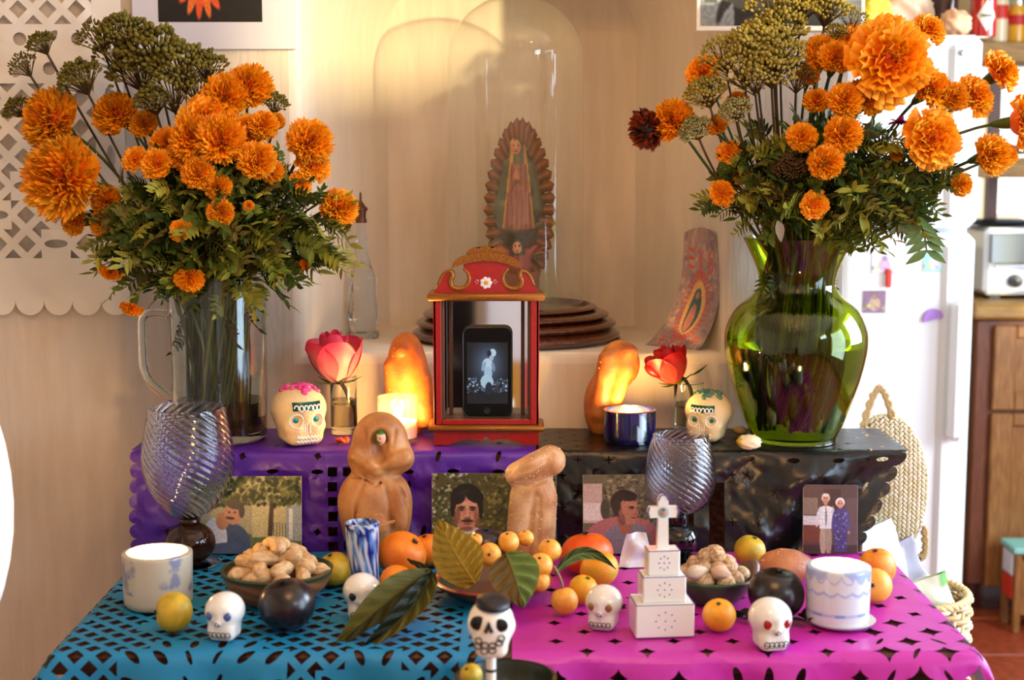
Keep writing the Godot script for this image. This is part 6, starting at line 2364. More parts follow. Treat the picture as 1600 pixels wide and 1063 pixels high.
	var right := [
		[Vector3(0.1798, 1.3088, -1.97), 0.026, "dried", "marigold coloured dark as if shadowed, sticking out furthest left of the right bouquet", "", Vector3(-1, -0.3, 0.2)],
		[Vector3(0.2119, 1.3214, -1.97), 0.026, "pom", "deep orange marigold beside the shadow-dark one", "", Vector3(-0.5, 0.5, 0.5)],
		[Vector3(0.2541, 1.386, -1.99), 0.0219, "loose", "marigold half hidden behind the khaki yarrow, upper left", "", null],
		[Vector3(0.4067, 1.4074, -1.96), 0.0241, "pom", "marigold beside the yarrow, upper left of the pair below the picture", "", null],
		[Vector3(0.4179, 1.4004, -1.93), 0.0204, "pom", "marigold in front, right one of the pair below the picture", "", null],
		[Vector3(0.4504, 1.4263, -1.97), 0.0217, "loose", "marigold touching the upper left of the biggest bloom", "", null],
		[Vector3(0.4806, 1.396, -1.9), 0.0485, "loose", "biggest marigold of all, wide open, at the upper right", "", Vector3(0.15, 0.25, 1)],
		[Vector3(0.5484, 1.4404, -1.97), 0.0199, "loose", "topmost marigold of the right bouquet, in front of the fridge top", "", null],
		[Vector3(0.4243, 1.3446, -1.9), 0.0209, "pom", "marigold at the centre of the right bouquet, above a rounder one", "", null],
		[Vector3(0.4647, 1.3519, -1.94), 0.0239, "loose", "marigold hanging under the biggest bloom", "", null],
		[Vector3(0.4208, 1.3016, -1.89), 0.0224, "pom", "full marigold at the centre of the right bouquet, second from top of the three", "", null],
		[Vector3(0.3708, 1.2977, -1.9), 0.0175, "pom", "marigold among the dry yarrow stems, left of centre", "", null],
		[Vector3(0.3956, 1.2645, -1.87), 0.0206, "pom", "golden round marigold low in front, facing the viewer", "", Vector3(0.05, 0.1, 1)],
		[Vector3(0.3872, 1.2124, -1.89), 0.0158, "loose", "drooping little marigold above the vase rim", "", Vector3(-0.1, 0.1, 1)],
		[Vector3(0.3966, 1.3453, -1.94), 0.0154, "pom", "small bloom left of the central marigolds, under the pair", "", null],
		[Vector3(0.3901, 1.3799, -1.97), 0.0139, "pom", "small bloom behind the yarrow, under the left of the pair", "", null],
		[Vector3(0.5369, 1.2969, -1.9), 0.0334, "loose", "large yellow-orange marigold with broad petals before the fridge", "", Vector3(0.2, 0.1, 1)],
		[Vector3(0.5451, 1.3626, -1.94), 0.0273, "loose", "ragged marigold right of the biggest bloom", "", null],
		[Vector3(0.5726, 1.3499, -1.93), 0.017, "pom", "small tight marigold in the row before the freezer door", "", Vector3(0.2, 0.3, 1)],
		[Vector3(0.6061, 1.3523, -1.95), 0.0249, "loose", "marigold at the right end of the row before the freezer door", "", null],
		[Vector3(0.6416, 1.3843, -1.96), 0.0259, "loose", "marigold in front of the kitchen shelves, upper right edge", "", Vector3(0.6, 0.5, 0.5)],
		[Vector3(0.6678, 1.3192, -1.95), 0.0309, "loose", "marigold cut off by the right edge of the picture", "", Vector3(1, 0.1, 0.3)],
		[Vector3(0.6244, 1.2759, -1.93), 0.0238, "pom", "round marigold before the fridge's right edge", "", null],
		[Vector3(0.6494, 1.2751, -1.95), 0.0146, "pom", "marigold just behind the round one at the fridge's edge", "", null],
		[Vector3(0.5881, 1.2376, -1.94), 0.0145, "pom", "small marigold below and left of the round one at the fridge", "", null],
		[Vector3(0.2739, 1.2261, -1.93), 0.0161, "loose", "red-orange marigold at the lower left of the right bouquet", "", Vector3(-0.6, -0.2, 0.6)],
		[Vector3(0.2866, 1.2793, -1.96), 0.0155, "loose", "dull orange marigold between dry stems, left side", "", null],
		[Vector3(0.3049, 1.2482, -1.96), 0.0112, "pom", "small dull bloom above the red-orange one, left side", "", null],
		[Vector3(0.2726, 1.3157, -1.98), 0.0131, "pom", "little bloom between the dark yarrow stalks near the shadow-dark marigold", "", null],
		[Vector3(0.3017, 1.3456, -1.99), 0.014, "pom", "small bloom behind the pale long-stalked yarrow", "", null],
		[Vector3(0.4995, 1.2775, -1.93), 0.0102, "pom", "small bloom in the leaves left of the large yellow-orange marigold", "", null],
	]
	for q in right:
		var c: Vector3 = q[0]
		var face: Vector3 = q[5] if q[5] is Vector3 else (c - heart + Vector3(0, -0.03, 0)).normalized() * 0.9 + Vector3(0, 0.05, 0.75)
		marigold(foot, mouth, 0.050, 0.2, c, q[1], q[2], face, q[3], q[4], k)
		k += 1
	for q in [
		[Vector3(0.3426, 1.4676, -1.97), 0.0312, khaki, "khaki yarrow head at the very top of the right bouquet, on the left", ""], [Vector3(0.3814, 1.4719, -1.98), 0.0279, khaki, "khaki yarrow head at the very top, in the middle", ""], [Vector3(0.4131, 1.4676, -1.97), 0.026, khaki, "khaki yarrow head at the very top, on the right under the picture", ""], [Vector3(0.4488, 1.4528, -1.97), 0.0173, khaki, "single khaki yarrow head right of the mass, above the biggest bloom", ""], [Vector3(0.4244, 1.4346, -1.96), 0.0129, khaki, "small khaki yarrow head just above the paired marigolds", ""],
		[Vector3(0.3515, 1.4395, -1.96), 0.0293, khaki, "khaki yarrow head just below the topmost ones, before the black picture", ""], [Vector3(0.2753, 1.4051, -1.95), 0.0274, khaki, "khaki yarrow head at the left end of the mass, above the half-hidden marigold", ""], [Vector3(0.3152, 1.4158, -1.94), 0.0324, khaki, "broad khaki yarrow head in the upper left of the mass", ""], [Vector3(0.3402, 1.4069, -1.93), 0.0305, khaki, "broad khaki yarrow head at the mass's centre", ""], [Vector3(0.2976, 1.3858, -1.93), 0.0305, khaki, "khaki yarrow head at the front left, above the long-stalked pale one", ""], [Vector3(0.3331, 1.3852, -1.92), 0.0287, khaki, "khaki yarrow head at the lower front right of the mass", ""],
		[Vector3(0.2536, 1.3556, -1.95), 0.0231, khaki, "khaki yarrow head at the lower left of the mass", ""], [Vector3(0.3701, 1.3749, -1.94), 0.0222, olive, "olive yarrow head left of the central marigolds", ""], [Vector3(0.288, 1.3315, -1.92), 0.0177, pale, "pale yarrow head on a long bare stalk, under the mass", ""], [Vector3(0.2389, 1.3082, -1.94), 0.0179, pale, "pale yarrow head beside the orange marigold at the far left", ""], [Vector3(0.3144, 1.3724, -1.94), 0.0239, khaki, "khaki yarrow head lowest in the middle of the mass", ""],
		[Vector3(0.3563, 1.2594, -1.91), 0.0168, brown, "brown dry yarrow head low in the stems", ""], [Vector3(0.3382, 1.2239, -1.92), 0.0169, brown, "brown dry yarrow head nearest the vase mouth", ""], [Vector3(0.3673, 1.2345, -1.93), 0.0119, pale, "small pale yarrow head above the drooping little marigold", ""],
	]:
		var c: Vector3 = q[0]
		yarrow(foot, mouth, 0.048, c, q[1], (c - heart).normalized() * 0.8 + Vector3(0, 0.5, 0.55), q[2], q[3], q[4], k)
		k += 1
	foliage("dark green leaves and dry stalks filling the right bouquet and the green vase", foot, mouth, 0.046, Vector3(0.4164, 1.2334, -1.985), Vector3(0.1436, 0.0766, 0.085), 540, 57, 1.55)
	# two pink flowers
	for q in [[Vector3(0.5189, 1.1937, -1.93), 0.011, "small magenta flower hanging at the lower right of the right bouquet"], [Vector3(0.5102, 1.317, -1.96), 0.0155, "dusky pink flower behind the leaves, left of the large yellow-orange marigold"]]:
		var o := thing("pink_flower", q[2], "flower", foot)
		var c: Vector3 = q[0] - foot
		var m := M.new()
		for j in 26:
			var a := j * 2.4
			var f := sqrt((j + 0.5) / 26.0)
			leaflet(m, c, Vector3(cos(a) * f, 0.3 - f * 0.3, sin(a) * f + 0.5).normalized(), Vector3.UP, q[1] * 1.05, q[1] * 0.28, lin(0.66, 0.10, 0.40).lerp(lin(0.84, 0.30, 0.55), f))
		part("flower_head", m, mats.orange_petal, o, true)
		m = M.new()
		m.tube(stem_path(c, Vector3(0.3, 0.5, 0.5), mouth - foot + Vector3(0.03, 0, 0.01), Vector3(0.01, 0.03, 0)), 0.0015, 5, lin(0.22, 0.26, 0.10))
		part("stem", m, mats.stem, o)
	# the long leafy sprig that hangs over the fridge, and the yellowing leaves over the rim
	var o2 := thing("leafy_sprig", "grey-green sprig with long leaflets hanging out at the lower right, before the fridge", "sprig", foot)
	var g := RandomNumberGenerator.new()
	g.seed = 77
	var m2 := M.new()
	var p := bezier(Vector3(0.502, 1.1987, -1.93) - foot, Vector3(0.5375, 1.2032, -1.92) - foot, Vector3(0.541, 1.1516, -1.92) - foot, 8)
	m2.tube(p, 0.0011, 5, lin(0.30, 0.38, 0.20))
	m2.tube(stem_path(p[0], Vector3(1, 0.2, 0), mouth - foot + Vector3(0.036, 0, 0.01), Vector3(0.02, 0.04, 0)), 0.0013, 5, lin(0.30, 0.38, 0.20))
	part("stem", m2, mats.stem, o2)
	for j in range(2, 9):
		for s in [-1.0, 1.0]:
			m2 = M.new()
			leaflet(m2, p[j], Vector3(s * 0.9, -0.55, 0.2).normalized(), Vector3(0.1, 0.3, 1).normalized(), 0.030 * g.randf_range(0.7, 1.1), 0.0058, lin(0.36, 0.46, 0.26), 0.1)
			part("leaflet", m2, mats.leaf, o2)
	for q in [[Vector3(0.4291, 1.2317, -1.9), Vector3(0.4313, 1.2, -1.895), 8, "yellow-green leaf hanging among the stems above the vase's right rim"], [Vector3(0.4488, 1.2022, -1.9), Vector3(0.4594, 1.1663, -1.895), 8, "yellowing leaf folded over the right rim of the green vase"], [Vector3(0.342, 1.1916, -1.9), Vector3(0.3493, 1.1641, -1.905), 10, "withered grey leaf hanging over the front rim of the green vase"]]:
		var o3 := thing("leaf", q[3], "leaf", foot)
		m2 = M.new()
		var a: Vector3 = q[0] - foot
		var b: Vector3 = q[1] - foot
		leaflet(m2, a, (b - a).normalized(), Vector3(0.2, 0.2, 1).normalized(), a.distance_to(b), 0.0067, lin(0.50, 0.50, 0.12) if q[2] == 8 else lin(0.52, 0.47, 0.40), 0.1)
		part("blade", m2, mats.leaf, o3)
		m2 = M.new()
		m2.tube(bezier(a, a + Vector3(-0.005, 0.015, -0.01), mouth - foot + Vector3(clampf(a.x, -0.04, 0.04), -0.01, 0.03), 6), 0.001, 5, lin(0.30, 0.30, 0.12))
		part("stalk", m2, mats.stem, o3)

# ---------------------------------------------------------------- on the chest

func fruit(label: String, category: String, at: Vector3, r: float, squash: float, skin: Color, blush: Color, turn: Vector3, group := "", called := "guava", eye := true, look: Material = null) -> Node3D:
	# a round fruit resting on AT, with a dimple and a dry calyx or stalk scar
	var o := thing(called, label, category, at, group)
	var g := FastNoiseLite.new()
	g.seed = int(r * 1e5) + int(absf(at.x) * 1e4)
	g.frequency = 1.4
	var basis := Basis.from_euler(turn)
	var m := M.new()
	m.ball(Vector3(0, r * squash, 0), Vector3(r, r * squash, r), 28, 18, func(p: Vector3, _u: Vector2) -> Color:
		var d := basis.inverse() * (p - Vector3(0, r * squash, 0)) / r
		var n := g.get_noise_3dv(d * 1.2)
		var c := skin.lerp(blush, clampf(0.35 + n * 1.1, 0, 1))
		if g.get_noise_3dv(d * 9.0) > 0.42: c = c * 0.82
		return c, func(d: Vector3) -> float: return 1.0 - 0.10 * exp(-pow((1.0 - d.y) * 9.0, 2)) + 0.015 * g.get_noise_3dv(d * 1.1), basis)
	part("skin", m, look if look else mats.peel, o)
	if eye:
		m = M.new()
		var top := Vector3(0, r * squash, 0) + basis * Vector3(0, r * squash * 0.91, 0)
		for k in 6:
			var a := TAU * k / 6
			m.tube(bezier(top, top + basis * Vector3(cos(a) * r * 0.07, r * 0.06, sin(a) * r * 0.07), top + basis * Vector3(cos(a) * r * 0.17, r * 0.055, sin(a) * r * 0.17), 3), [r * 0.05, r * 0.05, r * 0.03, r * 0.012], 5, lin(0.16, 0.11, 0.05))
		m.ball(top, Vector3(r * 0.07, r * 0.04, r * 0.07), 8, 5, lin(0.12, 0.08, 0.04), null, basis)
		part("calyx", m, mats.stem, o)
	return o

func rest(u_at: Vector3) -> Vector3:
	return Vector3(u_at.x, TABLE + 0.0042, u_at.z)

func ceramic_skull(at: Vector3, wide: float, turn: float, eyes: Color, rough: float, label: String) -> void:
	var o := thing("ceramic_skull", label, "skull", at)
	var xf := Transform3D(Basis(Vector3.UP, turn) * Basis.from_scale(Vector3.ONE * wide), Vector3.ZERO)
	var m := M.new()
	m.nets(skull_shape(false), Vector3(-0.6, -0.06, -0.64), Vector3(0.6, 1.22, 0.64), 0.036, Color.WHITE)
	m.move(xf)
	part("skull", m, mats.ceramic, o)
	var pt := func(x: float, y: float, out: float) -> Vector3: return xf * (on_skull(false, x, y) + Vector3(0, 0, out))
	for s in [-1.0, 1.0]:
		m = M.new()
		m.ball(pt.call(s * 0.20, 0.67, -0.040), Vector3(0.135, 0.135, 0.06) * wide, 16, 10, Color.WHITE, null, Basis(Vector3.UP, turn))
		part("eye", m, mat("skull eye", eyes, rough, {"coat": 0.8, "metal": 0.3 if rough < 0.2 else 0.0}), o)
	m = M.new()
	# inked nose and a chain of teeth
	for s in [-1.0, 1.0]:
		var nose := PackedVector3Array()
		for q in [[0.0, 0.54], [s * 0.05, 0.48], [s * 0.06, 0.43], [s * 0.02, 0.44]]: nose.append(pt.call(q[0], q[1], 0.006))
		m.tube(nose, 0.010 * wide, 5, Color.WHITE)
	for k in 5:
		var ring := PackedVector3Array()
		for i in 13:
			var a := TAU * i / 12
			ring.append(pt.call((k - 2) * 0.115 + cos(a) * 0.062, 0.17 + sin(a) * 0.075, 0.005))
		m.tube(ring, 0.011 * wide, 5, Color.WHITE, 1.0, false)
	var line := PackedVector3Array()
	for i in 13: line.append(pt.call(lerpf(-0.29, 0.29, i / 12.0), 0.16 + 0.01 * sin(i * 2.0), 0.005))
	m.tube(line, 0.009 * wide, 5, Color.WHITE)
	part("drawn_face", m, mats.ink, o)

func cup_candle(at: Vector3, r: float, h: float, paint: Callable, label: String, wall: float) -> Node3D:
	var o := thing("cup_candle", label, "candle", at)
	var m := M.new()
	var outer := [Vector2(r * 0.86, 0), Vector2(r * 0.93, 0.002), Vector2(r * 0.97, 0.006)]
	for k in 60: outer.append(Vector2(r * (0.975 + 0.025 * k / 59), 0.008 + (h - 0.010) * k / 59))
	outer.append(Vector2(r * 0.99, h))
	m.lathe(shell(outer, wall, 0.006), 160, Transform3D.IDENTITY, paint)
	part("cup", m, vc(0.28, {"coat": 0.5}), o)
	m = M.new()
	m.lathe([Vector2(0, 0.007), Vector2(r - wall - 0.001, 0.007), Vector2(r - wall - 0.001, h - 0.006), Vector2(r * 0.5, h - 0.0075), Vector2(0, h - 0.008)], 48, Transform3D.IDENTITY, Color.WHITE)
	part("wax", m, mats.candle_wax, o)
	flame(o, Vector3(0, h - 0.008, 0), 0.014)
	return o

func swirl_goblet(at: Vector3, u: float, prof: Array, ribs: int, twist: float, ball_r: float, ball_y: float, ball_look: Material, label: String, water_y: float) -> void:
	# PROF: radius and height of the bowl; below it a solid glass ball on a thin foot
	var o := thing("swirl_goblet", label, "goblet", at)
	var m := M.new()
	var outer := smooth_profile(prof, 9)
	m.lathe(shell(outer, 0.0022), 176, Transform3D.IDENTITY, Color.WHITE)
	var low: float = prof[0].y
	for k in m.v.size():
		var q := m.v[k]
		var rad := Vector2(q.x, q.z).length()
		if rad > 0.012:
			var f := 1.0 + 0.0008 / rad * sin(ribs * atan2(q.z, q.x) + (q.y - low) * twist) * clampf((q.y - low) / 0.02, 0, 1) * clampf((prof[-1].y - q.y) / 0.012, 0, 1) * 1.5
			m.v[k] = Vector3(q.x * f, q.y, q.z * f)
	part("bowl", m, mats.swirl_glass, o)
	m = M.new()
	m.ball(Vector3(0, ball_y, 0), Vector3(ball_r, ball_r * 0.86, ball_r), 40, 24, Color.WHITE)
	m.lathe([Vector2(ball_r * 0.36, ball_y + ball_r * 0.78), Vector2(ball_r * 0.44, ball_y + ball_r * 0.9), Vector2(ball_r * 0.40, low + 0.0005)], 32, Transform3D.IDENTITY, Color.WHITE)
	part("stem_ball", m, ball_look, o)
	m = M.new()
	m.lathe([Vector2(0, 0), Vector2(ball_r * 1.15, 0), Vector2(ball_r * 1.2, 0.0015), Vector2(ball_r * 0.6, 0.004), Vector2(ball_r * 0.45, ball_y - ball_r * 0.8), Vector2(0, ball_y - ball_r * 0.78)], 40, Transform3D.IDENTITY, Color.WHITE)
	part("foot", m, mats.clear_glass if ball_look != mats.black_glass else ball_look, o)

func photo_print(called: String, w: float, h: float, at: Vector3, lean: float, turn: float, look: Material, label: String) -> void:
	var xf := Transform3D(Basis(Vector3.UP, turn) * Basis(Vector3.RIGHT, lean), Vector3.ZERO)
	var o := solo(called, flat_print(w, h, xf, 0.002), look, label, "photo", at)
	var m := flat_print(w + 0.0006, h, xf * Transform3D(Basis.IDENTITY, Vector3(0, 0, -0.0006)), 0.002)
	part("paper_back", m, mats.paper_white, o)

func bowl(called: String, at: Vector3, prof: Array, wall: float, paint, label: String, look: Material, squash := 1.0) -> Node3D:
	var o := thing(called, label, "bowl", at)
	var m := M.new()
	m.lathe(shell(smooth_profile(prof, 4), wall, 0.003), 72, Transform3D.IDENTITY, paint, squash)
	part("body", m, look, o)
	return o

func big_leaf(label: String, path: PackedVector3Array, wide: float, fold: float, nor: Vector3, over: Color, under: Color, veins: float, called := "leaf") -> void:
	# blade along PATH with a raised midrib and ribbed halves; each half a part, as the photo shows them apart
	var o := thing(called, label, "leaf", path[0])
	var n := path.size()
	for s in [-1.0, 1.0]:
		var m := M.new()
		var rows := []
		for i in n:
			var t := float(i) / (n - 1)
			var d := (path[mini(i + 1, n - 1)] - path[maxi(i - 1, 0)]).normalized()
			var side := d.cross(nor).normalized()
			var up := side.cross(d).normalized()
			var w := wide * pow(sin(PI * clampf(pow(t, 0.85) * 0.96 + 0.04, 0, 1)), 0.95)
			var row := PackedVector3Array()
			for j in 9:
				var f := j / 8.0
				var q: Vector3 = path[i] - path[0] + side * s * w * f * cos(fold) + up * (w * f * sin(fold) + 0.0022 * sin((t * veins - f * 1.1) * TAU) * (1.0 if f > 0.05 else 0.0) * sin(PI * f))
				row.append(q)
			rows.append(row)
		m.grid(rows, false, func(_p: Vector3, uv: Vector2) -> Color:
			var c := over if s > 0 else under
			var f := fposmod((1.0 - uv.y) * veins - uv.x * 1.1, 1.0)
			return c * 1.35 if f < 0.14 else (c * 0.72 if f < 0.30 else c))
		part("blade_half", m, mats.leaf, o)
	var m := M.new()
	var rib := PackedVector3Array()
	for q in path: rib.append(q - path[0])
	var radii := []
	for i in n: radii.append(lerpf(0.0018, 0.0005, float(i) / n))
	m.tube(rib, radii, 6, (over + under) * 0.6)
	part("midrib", m, mats.leaf, o)

func build_table_things() -> void:
	goblets_and_cups()
	photographs()
	breads()
	nut_bowls()
	fruits()
	skulls_and_cross()
	leaves()

func goblets_and_cups() -> void:
	var z := 1.845
	var at := Vector3(-0.4132, TABLE + 0.0045, -z)
	var s := 0.0008
	var prof := []
	for q in [[0.0139, 0.8133],[0.0279, 0.8233],[0.0426, 0.8417],[0.0515, 0.8593],[0.0572, 0.8818],[0.0575, 0.8984],[0.0546, 0.9174],[0.0513, 0.9365],[0.0488, 0.9505],[0.0484, 0.9579]]: prof.append(Vector2(q[0], q[1] - at.y))
	swirl_goblet(at, 0, prof, 22, -640.0, 40 * s, 0.7813 - at.y, mats.amber_glass, "large clear goblet with spiral ribs on a dark amber ball stem, left side", 0)
	z = 1.862
	at = Vector3(0.2172, TABLE + 0.0045, -z)
	prof = []
	for q in [[0.0116, 0.815],[0.0248, 0.8209],[0.0364, 0.8327],[0.0429, 0.8496],[0.0446, 0.8639],[0.0428, 0.8832],[0.0395, 0.9016],[0.0362, 0.9134],[0.0354, 0.9192]]: prof.append(Vector2(q[0], q[1] - at.y))
	swirl_goblet(at, 0, prof, 22, -800.0, 31 * s, 0.7819 - at.y, mats.black_glass, "smaller spiral-ribbed goblet on a black stem behind the white cross", 0)
	var g := FastNoiseLite.new()
	g.seed = 19
	g.frequency = 60.0
	var r := 0.0405
	var h := 0.8168 - TABLE - 0.0042
	cup_candle(rest(Vector3(-0.4126, 0.75, -1.6682)), r, h, func(p: Vector3, _u: Vector2) -> Color:
		var n := g.get_noise_3dv(p * 0.4)
		var c := lin(0.74, 0.71, 0.64)
		if n > 0.12 and p.y > h * 0.3: c = c.lerp(lin(0.36, 0.42, 0.62), clampf((n - 0.12) * 4.0, 0, 0.7))
		return c, "grey stoneware cup with faint blue marks holding a lit candle, left front corner", 0.005)
	r = 0.0357
	h = 0.8207 - TABLE - 0.0042
	var cup_at: Vector3 = Vector3(0.3641, 0.75, -1.5972)
	cup_candle(rest(cup_at) + Vector3(0, 0.002, 0), r, h - 0.002, func(p: Vector3, _u: Vector2) -> Color:
		var a := atan2(p.z, p.x)
		var y := p.y / h
		var n := g.get_noise_3dv(p * 0.3)
		var c := lin(0.82, 0.84, 0.86)
		var blue := lin(0.45, 0.58, 0.84)
		var wave := 0.63 - 0.055 * absf(sin(a * 7.0))
		var wave2 := 0.90 - 0.12 * absf(sin(a * 7.0 + 0.7))
		if absf(y - wave) < 0.026 or absf(y - wave2) < 0.02 or (y > wave2 and y < 0.97 and n > 0.1): c = c.lerp(blue, 0.55 + 0.3 * n)
		if absf(y - 0.24 - 0.01 * n) < 0.028: c = c.lerp(blue, 0.9 if fposmod(a * 1.3, 1.0) < 0.45 else 0.45)
		return c, "white glazed cup with pale blue wavy brushwork holding a lit candle, right", 0.0055)
	var o := thing("saucer", "small white saucer under the blue-waved candle cup", "saucer", rest(cup_at) + Vector3(0.004, 0, 0))
	var m := M.new()
	m.lathe([Vector2(0, 0), Vector2(0.026, 0), Vector2(0.036, 0.003), Vector2(0.0385, 0.006), Vector2(0.036, 0.0048), Vector2(0.024, 0.0016), Vector2(0, 0.0015)], 48, Transform3D.IDENTITY, Color.WHITE)
	part("dish", m, mats.ceramic, o)
	# speckled blue shot glass
	at = rest(Vector3(-0.1825, 0.75, -1.7511))
	o = thing("blue_glass", "tall blue speckled shot glass in front of the hooded bread", "glass", at)
	r = 0.0213
	h = 0.8313 - at.y
	m = M.new()
	m.lathe(shell(smooth_profile([Vector2(r * 0.94, 0), Vector2(r * 0.97, 0.002), Vector2(r * 0.93, h * 0.4), Vector2(r * 0.97, h * 0.85), Vector2(r, h)], 3), 0.003, 0.006), 40, Transform3D.IDENTITY, func(p: Vector3, _u: Vector2) -> Color:
		var n := g.get_noise_3d(p.x * 2.2 + p.y * 0.5, p.y * 0.9, p.z * 2.2)
		return lin(0.10, 0.12, 0.52) if n > 0.10 else (lin(0.88, 0.92, 0.98) if n > -0.12 else lin(0.40, 0.58, 0.86)))
	part("body", m, vc(0.12, {"coat": 0.6, "back": Color(0.5, 0.5, 0.5)}), o)

func photographs() -> void:
	var leafy := [Color(0.16, 0.20, 0.07), Color(0.30, 0.34, 0.12), Color(0.45, 0.46, 0.22), Color(0.10, 0.12, 0.05)]
	var p1 := plain_print("garden photo", 240, 160, func(im: Image) -> void:
		im.fill(Color(0.66, 0.62, 0.48))
		block(im, 0, 120, 240, 40, Color(0.40, 0.44, 0.26)); block(im, 138, 60, 70, 66, Color(0.78, 0.72, 0.52)); block(im, 208, 44, 32, 90, Color(0.62, 0.66, 0.66)); block(im, 214, 60, 8, 70, Color(0.86, 0.87, 0.86))
		sprinkle(im, Rect2(0, 0, 240, 62), 420, Vector2(3, 8), leafy, 5)
		for k in 6: block(im, 176 + k * 6, 96, 2, 34, Color(0.45, 0.45, 0.40))
		dab(im, 176, 100, 5, 56, Color(0.30, 0.24, 0.16), 0.05)
		dab(im, 84, 138, 50, 44, Color(0.27, 0.33, 0.44)); dab(im, 60, 128, 26, 42, Color(0.80, 0.80, 0.84)); dab(im, 70, 150, 46, 12, Color(0.30, 0.36, 0.48), -0.15)
		dab(im, 76, 92, 14, 18, Color(0.70, 0.48, 0.36)); dab(im, 98, 76, 18, 24, Color(0.76, 0.53, 0.42)); dab(im, 102, 58, 19, 10, Color(0.30, 0.26, 0.23), 0.2); dab(im, 116, 72, 6, 14, Color(0.28, 0.24, 0.22))
		dab(im, 92, 86, 9, 3, Color(0.24, 0.18, 0.15), 0.1); dab(im, 90, 74, 2.5, 1.6, Color(0.2, 0.12, 0.1)); dab(im, 102, 74, 2.5, 1.6, Color(0.2, 0.12, 0.1)); dab(im, 92, 80, 3, 4, Color(0.74, 0.50, 0.40)))
	photo_print("photograph", 0.152, 0.102, Vector3(-0.3531, TABLE + 0.005, -1.888), -0.12, 0.0, p1, "colour photo of a moustached man in a garden, leaning behind the peanut bowl")
	var p2 := plain_print("portrait photo", 240, 160, func(im: Image) -> void:
		im.fill(Color(0.30, 0.30, 0.16))
		sprinkle(im, Rect2(0, 0, 80, 130), 260, Vector2(2, 5), [Color(0.62, 0.66, 0.56), Color(0.34, 0.38, 0.28), Color(0.80, 0.82, 0.74), Color(0.14, 0.16, 0.10)], 6)
		sprinkle(im, Rect2(90, 0, 150, 160), 420, Vector2(2, 6), [Color(0.50, 0.46, 0.20), Color(0.30, 0.28, 0.10), Color(0.64, 0.58, 0.32), Color(0.16, 0.15, 0.06)], 9)
		dab(im, 66, 150, 54, 46, Color(0.88, 0.90, 0.94)); dab(im, 68, 112, 16, 20, Color(0.72, 0.49, 0.41)); dab(im, 70, 128, 12, 22, Color(0.72, 0.49, 0.41)); dab(im, 56, 128, 10, 26, Color(0.80, 0.82, 0.88), 0.5); dab(im, 84, 128, 10, 26, Color(0.82, 0.84, 0.9), -0.5)
		dab(im, 66, 50, 31, 30, Color(0.06, 0.05, 0.06)); dab(im, 67, 77, 23, 35, Color(0.76, 0.53, 0.45)); dab(im, 72, 62, 14, 9, Color(0.88, 0.68, 0.60, 0.8)); dab(im, 58, 86, 7, 8, Color(0.85, 0.60, 0.53, 0.7)); dab(im, 79, 86, 6, 8, Color(0.83, 0.58, 0.51, 0.7))
		dab(im, 48, 86, 6, 20, Color(0.52, 0.33, 0.27, 0.8), 0.15); dab(im, 86, 90, 5, 18, Color(0.54, 0.34, 0.28, 0.7), -0.15); dab(im, 67, 110, 13, 5, Color(0.44, 0.26, 0.20, 0.7))
		dab(im, 50, 48, 15, 12, Color(0.07, 0.06, 0.07), -0.6); dab(im, 82, 44, 19, 13, Color(0.07, 0.06, 0.07), 0.5); dab(im, 39, 70, 4, 18, Color(0.08, 0.07, 0.07)); dab(im, 94, 70, 4, 18, Color(0.08, 0.07, 0.07)); dab(im, 62, 36, 12, 4, Color(0.20, 0.19, 0.22, 0.6), -0.3)
		dab(im, 57, 70, 7, 4, Color(0.54, 0.34, 0.28, 0.8)); dab(im, 78, 70, 7, 4, Color(0.54, 0.34, 0.28, 0.8)); dab(im, 57, 67, 6.5, 1.8, Color(0.12, 0.07, 0.06), -0.1); dab(im, 78, 67, 6.5, 1.8, Color(0.12, 0.07, 0.06), 0.1); dab(im, 57, 72, 3.2, 1.5, Color(0.08, 0.05, 0.05)); dab(im, 78, 72, 3.2, 1.5, Color(0.08, 0.05, 0.05))
		dab(im, 68, 80, 3, 10, Color(0.88, 0.66, 0.58, 0.8)); dab(im, 68, 89, 6, 2.5, Color(0.46, 0.26, 0.21, 0.8)); dab(im, 68, 94, 12, 3, Color(0.22, 0.18, 0.18)); dab(im, 68, 100, 7, 2, Color(0.54, 0.27, 0.25)))
	photo_print("photograph", 0.163, 0.106, Vector3(-0.0236, TABLE + 0.005, -1.886), -0.14, 0.0, p2, "colour portrait of a dark-haired man in a white shirt, between the two breads")
